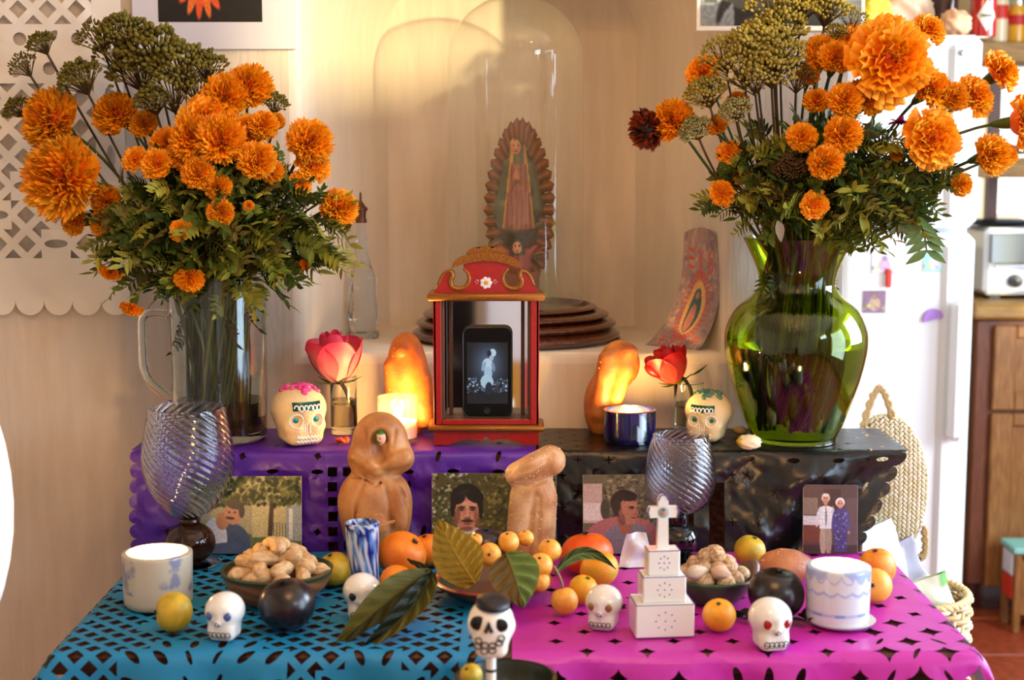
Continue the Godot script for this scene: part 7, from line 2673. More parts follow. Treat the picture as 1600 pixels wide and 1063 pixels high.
	var p3 := plain_print("child photo", 160, 180, func(im: Image) -> void:
		im.fill(Color(0.40, 0.38, 0.30))
		sprinkle(im, Rect2(40, 0, 120, 110), 260, Vector2(3, 7), [Color(0.30, 0.30, 0.20), Color(0.52, 0.50, 0.38), Color(0.62, 0.60, 0.48), Color(0.22, 0.20, 0.16)], 3)
		block(im, 0, 20, 40, 90, Color(0.74, 0.66, 0.66)); block(im, 0, 64, 48, 40, Color(0.84, 0.80, 0.82)); dab(im, 46, 78, 10, 24, Color(0.26, 0.24, 0.22))
		dab(im, 84, 150, 84, 56, Color(0.66, 0.40, 0.42)); dab(im, 92, 156, 52, 48, Color(0.48, 0.46, 0.54)); dab(im, 88, 116, 14, 20, Color(0.60, 0.38, 0.32))
		dab(im, 84, 64, 27, 30, Color(0.15, 0.11, 0.10)); dab(im, 95, 82, 20, 31, Color(0.70, 0.49, 0.42)); dab(im, 104, 92, 10, 20, Color(0.70, 0.48, 0.41, 0.8)); dab(im, 100, 66, 14, 8, Color(0.74, 0.54, 0.46, 0.8)); dab(im, 80, 100, 8, 16, Color(0.42, 0.25, 0.21, 0.7), -0.3)
		dab(im, 92, 48, 22, 12, Color(0.17, 0.12, 0.11), 0.15); dab(im, 70, 74, 9, 20, Color(0.20, 0.14, 0.12)); dab(im, 78, 86, 4, 7, Color(0.56, 0.34, 0.28)); dab(im, 101, 75, 6, 3, Color(0.40, 0.24, 0.20, 0.8)); dab(im, 102, 73, 5, 1.4, Color(0.12, 0.08, 0.07)); dab(im, 103, 77, 2.6, 1.4, Color(0.08, 0.05, 0.05)); dab(im, 113, 76, 1.8, 1.3, Color(0.08, 0.05, 0.05))
		dab(im, 113, 86, 4, 5, Color(0.66, 0.44, 0.37)); dab(im, 110, 90, 3, 1.4, Color(0.40, 0.22, 0.18, 0.8)); dab(im, 106, 98, 6, 1.8, Color(0.48, 0.24, 0.22)))
	photo_print("photograph", 0.0997, 0.104, Vector3(0.1437, TABLE + 0.005, -1.888), -0.12, 0.04, p3, "faded photo of a boy in a grey top, leaning behind the white cross")
	var p4 := plain_print("couple photo", 128, 160, func(im: Image) -> void:
		im.fill(Color(0.30, 0.22, 0.22))
		block(im, 0, 30, 34, 40, Color(0.46, 0.40, 0.38)); block(im, 0, 72, 46, 22, Color(0.72, 0.74, 0.78)); block(im, 0, 94, 40, 40, Color(0.40, 0.20, 0.15)); block(im, 48, 10, 40, 60, Color(0.24, 0.16, 0.15)); block(im, 100, 30, 28, 120, Color(0.36, 0.27, 0.27)); block(im, 0, 140, 128, 20, Color(0.22, 0.14, 0.12))
		dab(im, 46, 126, 8, 40, Color(0.64, 0.58, 0.50)); dab(im, 59, 126, 8, 40, Color(0.58, 0.52, 0.45)); block(im, 38, 54, 30, 48, Color(0.80, 0.82, 0.85)); dab(im, 53, 56, 16, 8, Color(0.82, 0.84, 0.87)); dab(im, 35, 74, 5, 24, Color(0.76, 0.78, 0.82), 0.18); dab(im, 71, 74, 5, 24, Color(0.72, 0.74, 0.78), -0.12); dab(im, 53, 74, 2.2, 22, Color(0.42, 0.46, 0.52)); dab(im, 52, 42, 5, 8, Color(0.64, 0.42, 0.35))
		dab(im, 52, 32, 8, 11, Color(0.74, 0.53, 0.46)); dab(im, 52, 23, 8, 4, Color(0.80, 0.78, 0.78)); dab(im, 44, 30, 2, 6, Color(0.76, 0.74, 0.74)); dab(im, 60, 30, 2, 6, Color(0.76, 0.74, 0.74)); dab(im, 49, 31, 1.5, 1, Color(0.25, 0.14, 0.12)); dab(im, 55, 31, 1.5, 1, Color(0.25, 0.14, 0.12)); dab(im, 52, 38, 3, 0.9, Color(0.5, 0.28, 0.25))
		block(im, 74, 60, 28, 52, Color(0.26, 0.22, 0.46)); dab(im, 88, 62, 15, 8, Color(0.27, 0.23, 0.47)); block(im, 73, 108, 30, 48, Color(0.24, 0.20, 0.42)); dab(im, 71, 84, 4.5, 26, Color(0.28, 0.24, 0.48), 0.1); dab(im, 105, 84, 4.5, 26, Color(0.30, 0.26, 0.50), -0.1); dab(im, 107, 110, 3, 4, Color(0.70, 0.50, 0.42))
		sprinkle(im, Rect2(74, 62, 28, 90), 60, Vector2(1.2, 3), [Color(0.62, 0.58, 0.74), Color(0.18, 0.14, 0.34)], 2)
		dab(im, 86, 40, 11, 11, Color(0.86, 0.86, 0.86)); dab(im, 86, 44, 8, 10, Color(0.74, 0.54, 0.46)); dab(im, 83, 43, 1.3, 1, Color(0.2, 0.1, 0.1)); dab(im, 90, 43, 1.3, 1, Color(0.2, 0.1, 0.1)))
	photo_print("photograph", 0.071, 0.0905, Vector3(0.4187, TABLE + 0.005, -1.888), -0.12, -0.03, p4, "small photo of an elderly couple standing side by side, against the black paper")
	# crumpled white plastic in front of the boy's photo
	var g := FastNoiseLite.new()
	g.seed = 5
	g.frequency = 28.0
	var rows := []
	for i in 9:
		var row := PackedVector3Array()
		for j in 9:
			var x := (j / 8.0 - 0.5) * 0.046 * (1.0 - 0.45 * i / 8.0)
			row.append(Vector3(x + 0.004, 0.042 * i / 8.0, -0.012 * i / 8.0 + 0.012 * g.get_noise_2d(x, i * 0.006)))
		rows.append(row)
	var m := M.new()
	m.grid(rows, false, Color.WHITE, true)
	var rows2 := []
	for row in rows:
		var r2 := PackedVector3Array()
		for p in row: r2.append(p + Vector3(0, 0, -0.0008))
		rows2.append(r2)
	m.grid(rows2, false, Color.WHITE)
	solo("plastic_wrapper", m, mat("wrapper", Color(0.84, 0.86, 0.90), 0.25, {"back": Color(0.4, 0.4, 0.4)}), "crumpled translucent white wrapper standing before the boy's photo", "wrapper", rest(Vector3(0.1548, 0.75, -1.8245)))

func breads() -> void:
	var at := Vector3(-0.1775, TABLE + 0.0042, -1.862)
	var k := 0.0008
	var P := func(u: float, v: float, z: float) -> Vector3: return Vector3((u - 585) * k, (880.0 - v) * k, z)
	var pr := [
		["e", P.call(585, 786, 0), Vector3(60 * k, 62 * k, 0.030), 0.010, 1],
		["e", P.call(595, 686, 0.000), Vector3(45 * k, 49 * k, 0.027), 0.010, 1],
		["c", P.call(568, 712, 0.002), P.call(626, 712, 0.002), 0.010, 1, 26 * k, 24 * k],
		["e", P.call(586, 826, 0.000), Vector3(54 * k, 54 * k, 0.028), 0.012, 1],
		["e", P.call(574, 792, 0.010), Vector3(44 * k, 52 * k, 0.026), 0.004, 1],
		["e", P.call(624, 792, 0.004), Vector3(22 * k, 50 * k, 0.026), 0.003, 1],
		["c", P.call(560, 702, 0.018), P.call(592, 726, 0.022), 0.003, 1, 15 * k, 13 * k],
		["c", P.call(634, 708, 0.018), P.call(584, 716, 0.026), 0.003, 1, 15 * k, 13 * k],
		["e", P.call(597, 684, 0.030), Vector3(17 * k, 30 * k, 0.016), 0.004, -1],
		["c", P.call(596, 700, 0.028), P.call(598, 722, 0.036), 0.003, -1, 3.5 * k, 3.0 * k],
		["e", P.call(596, 812, 0.036), Vector3(14 * k, 15 * k, 0.006), 0.004, 1],
		["c", P.call(596, 812, 0.038), P.call(620, 806, 0.034), 0.003, 1, 5 * k, 3 * k],
	]
	for line in [[[570, 748], [560, 775], [556, 830]], [[604, 748], [612, 780], [612, 832]], [[626, 752], [641, 780], [640, 826]], [[552, 712], [574, 736], [600, 744]], [[640, 722], [618, 731], [594, 736]], [[548, 738], [590, 750], [636, 742]], [[572, 660], [578, 690], [592, 712]], [[622, 660], [618, 690], [606, 712]]]:
		var pts := []
		for q in line: pts.append(P.call(q[0], q[1], 0))
		crease(pr, pts, 2.6 * k)
	var o := loaf("figure_bread", at, "brown bread shaped like a hooded woman with crossed arms and a tiny painted face", pr, P.call(518, 888, -0.04), P.call(652, 632, 0.055), lin(0.60, 0.37, 0.18), lin(0.78, 0.57, 0.35), 0.5, 0)
	var m := M.new()
	m.ball(P.call(598, 674, 0.022), Vector3(9 * k, 12 * k, 0.007), 20, 14, func(p: Vector3, _u: Vector2) -> Color:
		var d: Vector3 = (p - P.call(599, 676, 0.022)) / k
		if d.z * k < 0.001 or d.x < -4.0 - 0.3 * d.y or d.y > 7.5: return lin(0.16, 0.38, 0.12)
		if absf(d.y - 1.0) < 1.0 and absf(absf(d.x - 0.5) - 2.4) < 1.1: return lin(0.15, 0.10, 0.08)
		if absf(d.y + 4.6) < 0.9 and absf(d.x - 0.5) < 1.6: return lin(0.75, 0.15, 0.15)
		return lin(0.88, 0.66, 0.56))
	var f := part("painted_face", m, vc(0.5), o)
	f.set_meta("label", "tiny painted face with a green scarf")
	at = Vector3(0.0262, TABLE + 0.0042, -1.852)
	k = 0.0008
	P = func(u: float, v: float, z: float) -> Vector3: return Vector3((u - 832) * k, (883.0 - v) * k, z)
	pr = [
		["c", P.call(808, 864, 0.004), P.call(818, 778, 0.002), 0.006, 1, 20 * k, 23 * k],
		["c", P.call(846, 864, 0.006), P.call(850, 778, 0.004), 0.006, 1, 21 * k, 22 * k],
		["e", P.call(834, 758, 0.002), Vector3(33 * k, 28 * k, 0.022), 0.008, 1],
		["c", P.call(808, 738, 0.006), P.call(860, 716, 0.004), 0.006, 1, 20 * k, 25 * k],
		["e", P.call(826, 724, 0.014), Vector3(36 * k, 16 * k, 0.020), 0.004, 1, Basis(Vector3.BACK, 0.60)],
	]
	for line in [[[826, 846], [830, 800], [836, 762]], [[800, 752], [830, 752], [866, 738]], [[806, 730], [836, 716], [862, 702]], [[838, 845], [842, 800], [842, 770]]]:
		var pts := []
		for q in line: pts.append(P.call(q[0], q[1], 0))
		crease(pr, pts, 3.2 * k)
	loaf("figure_bread", at, "pale sugared bread of two thick strands under a tilted cap, right of the portrait", pr, P.call(776, 890, -0.036), P.call(896, 682, 0.048), lin(0.68, 0.46, 0.27), lin(0.86, 0.70, 0.52), 0.5, 320)
	at = rest(Vector3(0.3367, 0.75, -1.7675))
	k = 0.0008
	P = func(u: float, v: float, z: float) -> Vector3: return Vector3((u - 1226) * k, (912.0 - v) * k, z)
	loaf("bread_roll", at, "round sugared bread roll behind the dark apple and the blue-waved cup", [
		["e", Vector3(0, 0.018, 0), Vector3(42 * k, 0.020, 0.032), 0.01, 1],
		["c", P.call(1196, 890, 0.006), P.call(1222, 876, 0.004), 0.008, 1, 12 * k, 12 * k],
		["c", P.call(1238, 876, 0.006), P.call(1258, 890, 0.006), 0.008, 1, 12 * k, 12 * k],
		["e", P.call(1218, 872, 0.004), Vector3(13 * k, 9 * k, 0.010), 0.005, 1],
	], Vector3(-0.045, -0.006, -0.04), Vector3(0.045, 0.05, 0.045), lin(0.58, 0.32, 0.20), lin(0.80, 0.54, 0.36), 0.5, 120)

func peanut_mesh(v: int) -> ArrayMesh:
	var m := M.new()
	var g := FastNoiseLite.new()
	g.seed = v
	g.frequency = 2.0
	m.ball(Vector3.ZERO, Vector3(0.0205, 0.0103, 0.0103), 20, 14, func(p: Vector3, _u: Vector2) -> Color: return lin(0.70, 0.54, 0.36).lerp(lin(0.84, 0.72, 0.54), clampf(0.5 + 1.4 * g.get_noise_3dv(p * 90.0), 0, 1)), func(d: Vector3) -> float:
		var waist := 1.0 - 0.24 * exp(-pow((d.x - 0.05) * 3.2, 2))
		return waist * (1.0 + 0.05 * sin(atan2(d.y, d.z) * 7.0) * (1.0 - d.x * d.x) + 0.05 * g.get_noise_3dv(d * 3.0)))
	return m.commit()

func walnut_mesh(v: int) -> ArrayMesh:
	var m := M.new()
	var g := FastNoiseLite.new()
	g.seed = 40 + v
	g.frequency = 1.6
	m.ball(Vector3.ZERO, Vector3(0.0105, 0.0115, 0.0105), 22, 16, func(p: Vector3, _u: Vector2) -> Color: return lin(0.56, 0.42, 0.28).lerp(lin(0.82, 0.72, 0.58), clampf(0.5 + 1.6 * g.get_noise_3dv(p * 150.0), 0, 1)), func(d: Vector3) -> float: return 1.0 + 0.06 * exp(-pow(d.z * 14.0, 2)) + 0.07 * g.get_noise_3dv(d * 2.6) + 0.03 * (1.0 if d.y > 0.93 else 0.0))
	return m.commit()

func nut_bowls() -> void:
	# peanuts
	var at := rest(Vector3(-0.2759, 0.75, -1.6832))
	var r := 0.0655
	var h := 0.7929 - at.y
	bowl("brown_bowl", at, [Vector2(r * 0.52, 0), Vector2(r * 0.58, 0.002), Vector2(r * 0.84, h * 0.42), Vector2(r * 0.96, h * 0.78), Vector2(r, h * 0.97), Vector2(r * 1.005, h)], 0.005, func(p: Vector3, _u: Vector2) -> Color:
		var a := atan2(p.z, p.x)
		if p.y > h * 0.87: return lin(0.20, 0.25, 0.14)
		return lin(0.48, 0.28, 0.14).lerp(lin(0.64, 0.42, 0.24), 0.5 + 0.5 * sin(p.y * 500.0 + sin(a * 5.0) * 2.0)), "brown glazed pottery bowl with a green rim, heaped with peanuts", mats.clay)
	var shapes := [peanut_mesh(1), peanut_mesh(2), peanut_mesh(3)]
	var g := RandomNumberGenerator.new()
	g.seed = 14
	var first := [null]
	var count := 0
	for layer in 4:
		var n: int = [10, 8, 5, 2][layer]
		var rr: float = [0.66, 0.50, 0.30, 0.08][layer] * r
		for q in n:
			var a := TAU * q / n + layer * 0.4 + g.randf_range(-0.1, 0.1)
			var p := Vector3(cos(a) * rr, h * 0.97 + layer * 0.0100 + g.randf_range(-0.002, 0.002), sin(a) * rr)
			var o := solo("peanut", shapes[count % 3], mats.nut, "unshelled peanut heaped in the brown glazed bowl", "peanut", at + p, "peanuts in the brown bowl")
			o.rotation = Vector3(g.randf() * TAU, g.randf() * TAU, g.randf_range(-0.3, 0.3))
			count += 1
	# walnuts in the boat-shaped dish
	at = rest(Vector3(0.2369, 0.75, -1.6732))
	var bw := 0.0494
	h = 0.7865 - at.y
	var o := thing("boat_dish", "green and brown glazed boat-shaped dish holding walnuts, right of the cross", "dish", at)
	var rows := []
	var inner := []
	for i in 9:
		var t := i / 8.0
		var row := PackedVector3Array()
		var row2 := PackedVector3Array()
		for j in 64:
			var a := TAU * j / 64
			var tip := pow(maxf(cos(a + 0.35), 0.0), 8)
			var grow := 0.45 + 0.55 * pow(t, 0.7)
			var y := h * t + tip * h * 0.5 * t * t
			row.append(Vector3(cos(a) * bw * grow * (1.0 + 0.10 * tip * t), y, sin(a) * bw * 0.80 * grow))
			row2.append(Vector3(cos(a) * (bw * grow - 0.005) * (1.0 + 0.10 * tip * t), maxf(y + (0.0 if i == 8 else 0.003), 0.005), sin(a) * (bw * 0.80 * grow - 0.005)))
		rows.append(row)
		inner.append(row2)
	inner.reverse()
	var all := []
	var low := PackedVector3Array()
	for j in 64: low.append(Vector3.ZERO)
	all.append(low)
	all.append_array(rows)
	all.append_array(inner)
	var low2 := PackedVector3Array()
	for j in 64: low2.append(Vector3(0, 0.005, 0))
	all.append(low2)
	var m := M.new()
	var nz := FastNoiseLite.new()
	nz.seed = 3
	nz.frequency = 40.0
	m.grid(all, true, func(p: Vector3, _u: Vector2) -> Color:
		var n := nz.get_noise_3dv(p)
		if p.x > bw * 0.55 - n * 0.03: return lin(0.38, 0.28, 0.24)
		return lin(0.10, 0.20, 0.12).lerp(lin(0.20, 0.34, 0.18), clampf(0.5 + n, 0, 1)))
	part("body", m, mats.clay, o)
	shapes = [walnut_mesh(1), walnut_mesh(2), walnut_mesh(3)]
	count = 0
	for layer in 3:
		var n: int = [10, 7, 3][layer]
		var rr: float = [0.66, 0.40, 0.14][layer]
		for q in n:
			var a := TAU * q / n + layer * 0.5 + g.randf_range(-0.1, 0.1)
			var p := Vector3(cos(a) * rr * bw - 0.003, h * 1.02 + layer * 0.012 + g.randf_range(-0.002, 0.002), sin(a) * rr * bw * 0.8)
			var w := solo("walnut", shapes[count % 3], mats.nut, "walnut heaped in the green boat-shaped dish", "walnut", at + p, "walnuts in the boat-shaped dish")
			w.rotation = Vector3(g.randf() * TAU, g.randf() * TAU, g.randf() * TAU)
			count += 1
	# pecan shells at the front of the dish
	for q in [[1078, 906, "pale garlic-like bulb lying on the near side of the walnut dish", lin(0.78, 0.72, 0.64)], [1118, 912, "second pale bulb lying on the near edge of the walnut dish", lin(0.76, 0.62, 0.52)]]:
		m = M.new()
		m.ball(Vector3.ZERO, Vector3(0.0105, 0.0085, 0.0085), 18, 12, q[3], func(d: Vector3) -> float: return 1.0 + 0.05 * cos(atan2(d.y, d.z) * 6.0) + 0.55 * pow(maxf(d.x, 0.0), 6))
		var w := solo("garlic_bulb", m, mats.nut, q[2], "garlic", at + Vector3((q[0] - 1116) * 0.0007, h + 0.012, bw * 0.55))
		w.rotation = Vector3(0.3, 0.2, 0.15 if q[0] < 1100 else -0.3)

func fruits() -> void:
	var guava := lin(0.80, 0.66, 0.14)
	var guava2 := lin(0.64, 0.58, 0.16)
	var orange := lin(0.92, 0.46, 0.05)
	var orange2 := lin(0.96, 0.58, 0.10)
	var haw := lin(0.90, 0.60, 0.18)
	var haw2 := lin(0.94, 0.74, 0.34)
	var plum := lin(0.055, 0.030, 0.040)
	var plum2 := lin(0.13, 0.06, 0.07)
	fruit("yellow guava with a dark eye to its left, in front of the grey candle cup", "guava", rest(Vector3(-0.3729, 0.75, -1.5725)), 0.0222, 0.94, guava, guava2, Vector3(0.5, 0.3, 1.5))
	fruit("yellow guava half hidden behind the peanut bowl, beside the blue glass", "guava", rest(Vector3(-0.2155, 0.75, -1.7457)), 0.0213, 0.96, guava, guava2, Vector3(0.2, 0, 0.3))
	fruit("yellow guava right of the walnut dish", "guava", rest(Vector3(0.3033, 0.75, -1.8304)), 0.0202, 1.0, guava, guava2, Vector3(0.2, 0, -0.3))
	fruit("small orange guava in front of the walnut dish", "guava", rest(Vector3(0.2278, 0.75, -1.5703)), 0.0185, 0.97, orange2, guava, Vector3(0.45, 0, 0.1))
	fruit("rosy guava behind the other, at the chest's right end", "guava", rest(Vector3(0.4444, 0.75, -1.743)), 0.0225, 1.05, lin(0.93, 0.62, 0.18), lin(0.88, 0.44, 0.18), Vector3(0.2, 0, 0.2))
	fruit("guava with its dark eye towards the viewer, right of the blue-waved cup", "guava", rest(Vector3(0.4249, 0.75, -1.6757)), 0.0203, 1.0, lin(0.93, 0.64, 0.20), lin(0.90, 0.70, 0.30), Vector3(1.3, -0.4, 0))
	fruit("yellow guava below the mandarin, beside its leaf", "guava", rest(Vector3(0.106, 0.75, -1.743)), 0.0243, 0.85, guava, orange2, Vector3(0.3, 0, 0.4))
	fruit("smaller yellow guava left of the gold-eyed skull", "guava", rest(Vector3(0.0831, 0.75, -1.6707)), 0.0174, 0.98, guava, orange2, Vector3(0.3, 0.2, -0.3))
	fruit("large orange behind the blue glass and the small tangerine", "orange", rest(Vector3(-0.136, 0.75, -1.7787)), 0.0303, 0.95, orange, orange2, Vector3(0.6, 0.3, -0.5), "", "orange")
	fruit("small tangerine in front of the large orange", "tangerine", rest(Vector3(-0.1355, 0.75, -1.6908)), 0.0213, 0.92, orange2, orange, Vector3(0.5, 0, -0.5), "", "tangerine")
	fruit("tangerine hidden behind the tall yellow leaf", "tangerine", rest(Vector3(-0.1082, 0.75, -1.8363)), 0.0212, 0.95, orange, orange2, Vector3(0.2, 0, 0.2), "", "tangerine")
	fruit("flat red-orange mandarin behind the fruit bowl, right of the sugared bread", "mandarin", rest(Vector3(0.0939, 0.75, -1.7956)), 0.0331, 0.80, lin(0.90, 0.30, 0.03), orange, Vector3(-0.1, 0, 0.1), "", "mandarin")
	fruit("dark purple apple in front of the peanut bowl", "apple", rest(Vector3(-0.2482, 0.75, -1.5747)), 0.0316, 0.92, plum, plum2, Vector3(0.1, 0, 0.15), "", "dark_apple", true, mats.dark_peel)
	fruit("near-black apple behind the red-eyed skull", "apple", rest(Vector3(0.2982, 0.75, -1.6132)), 0.0319, 0.93, plum, plum2 * 0.7, Vector3(0.1, 0, -0.1), "", "dark_apple", true, mats.dark_peel)
	# the low terracotta bowl of hawthorn fruit
	var at := rest(Vector3(-0.0229, 0.75, -1.7035))
	var r := 0.071
	var h := 0.7749 - at.y
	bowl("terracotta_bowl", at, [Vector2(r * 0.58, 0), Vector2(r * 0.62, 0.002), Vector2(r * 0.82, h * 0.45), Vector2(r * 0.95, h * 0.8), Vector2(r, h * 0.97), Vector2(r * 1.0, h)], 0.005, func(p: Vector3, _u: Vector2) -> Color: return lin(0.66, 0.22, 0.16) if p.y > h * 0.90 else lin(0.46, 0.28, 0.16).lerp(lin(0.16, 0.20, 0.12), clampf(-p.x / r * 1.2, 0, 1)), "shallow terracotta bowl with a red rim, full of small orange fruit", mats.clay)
	var shared := ""
	for q in [
		[765, 870, 0.020, 20, "largest small orange fruit beside the tall yellow leaf, its eye to the viewer", 1.3], [797, 857, 0.006, 18, "pale orange fruit behind the biggest one, highest in the bowl", 0.3], [742, 858, 0.004, 14, "orange fruit peeping over the tall yellow leaf's right edge", 0.2], [750, 876, 0.014, 14, "small orange fruit tucked against the yellow leaf's right side", 0.4],
		[866, 866, 0.016, 20, "outermost small orange fruit at the bowl's right side, on top", 0.3], [850, 880, 0.034, 21, "small orange fruit at the bowl's right, above the green leaf's corner", 0.6], [848, 903, 0.040, 18, "lowest small orange fruit inside the bowl's right rim", 0.4], [826, 860, -0.010, 14, "small orange fruit far back in the bowl, below the sugared bread", 0.2], [800, 884, 0.030, 17, "small orange fruit behind the folded green leaf", 0.3], [722, 900, 0.040, 17, "small orange fruit under the tall yellow leaf at the bowl's left", 0.3],
	]:
		var c: Vector3 = at + Vector3((q[0] - 770) * 0.0007, 0, q[2])
		var fr: float = 0.0007 * q[3]
		# height of the pile so that it shows where it lies in the bowl
		var y: float = 0.806 + (880.0 - q[1]) * 0.0007 * 0.985 - 0.17 * q[2]
		fruit(q[4], "hawthorn fruit", Vector3(c.x, y - fr, c.z), fr, 1.0, haw, haw2, Vector3(q[5], 0.2, 0.2), "", "hawthorn_fruit")
	fruit("round dark fruit at the back of the terracotta bowl, below the portrait", "fruit", Vector3(-0.0307, 0.8081 - 0.012, -1.715), 0.0245, 0.75, plum, plum2, Vector3.ZERO, "", "dark_fruit", true, mats.dark_peel)
	var o := fruit("single small orange fruit with a stalk lying outside the bowl on the pink paper", "hawthorn fruit", rest(Vector3(0.0599, 0.75, -1.6296)), 0.0155, 1.03, haw, haw2, Vector3(-0.2, 0, 0.25), "", "hawthorn_fruit", false)
	var m := M.new()
	var fr := 0.0155
	m.tube(bezier(Vector3(-0.002, fr * 2.0, 0), Vector3(-0.003, fr * 2.7, 0), Vector3(-0.012, fr * 3.5, -0.008), 6), 0.0014, 6, lin(0.52, 0.46, 0.34))
	part("stalk", m, mats.stem, o)
	# green bowl on the stool with a guava that shows between the papers
	var gb := Vector3(-0.0065, 0.661, -1.435)
	var up: float = 0.7514 - 0.661
	bowl("green_bowl", gb, [Vector2(0.030, 0), Vector2(0.033, 0.002), Vector2(0.036, up - 0.035), Vector2(0.046, up - 0.018), Vector2(0.051, up - 0.003), Vector2(0.052, up)], 0.004, lin(0.09, 0.13, 0.08), "dark green footed bowl on the low stool at the bottom centre", mats.clay)
	fruit("yellow guava in the low bowl at the bottom centre, in front of the chest", "guava", Vector3(-0.0411, 0.7563 - 0.0116, -1.425), 0.0116, 1.0, guava, guava2, Vector3(0.6, 0, 0.4))
	# scraps of black crepe paper
	for q in [[1163, 975, 0.016, "scrap of black crepe paper between the small orange guava and the red-eyed skull"], [1262, 982, 0.019, "scrap of black crepe paper between the red-eyed skull and the candle cup"], [966, 962, 0.010, "scrap of black crepe paper between the gold-eyed skull and the white cross"]]:
		m = M.new()
		var g := RandomNumberGenerator.new()
		g.seed = q[0]
		for k in 14:
			var a := g.randf() * TAU
			leaflet(m, Vector3(cos(a) * q[2] * 0.25, 0.004, sin(a) * q[2] * 0.25), Vector3(cos(a), g.randf_range(0.1, 0.9), sin(a)).normalized(), Vector3(g.randf_range(-1, 1), 1, g.randf_range(-1, 1)).normalized(), q[2] * g.randf_range(0.6, 1.0), q[2] * 0.3, lin(0.03, 0.03, 0.04))
		var base: Vector3 = [Vector3(0.262, 0.75, -1.6086), Vector3(0.3303, 0.75, -1.5926), Vector3(0.122, 0.75, -1.6391)][[1163, 1262, 966].find(q[0])]
		solo("crepe_scrap", m, mat("crepe", Color(0.035, 0.03, 0.04), 0.8), q[3], "paper scrap", rest(base))

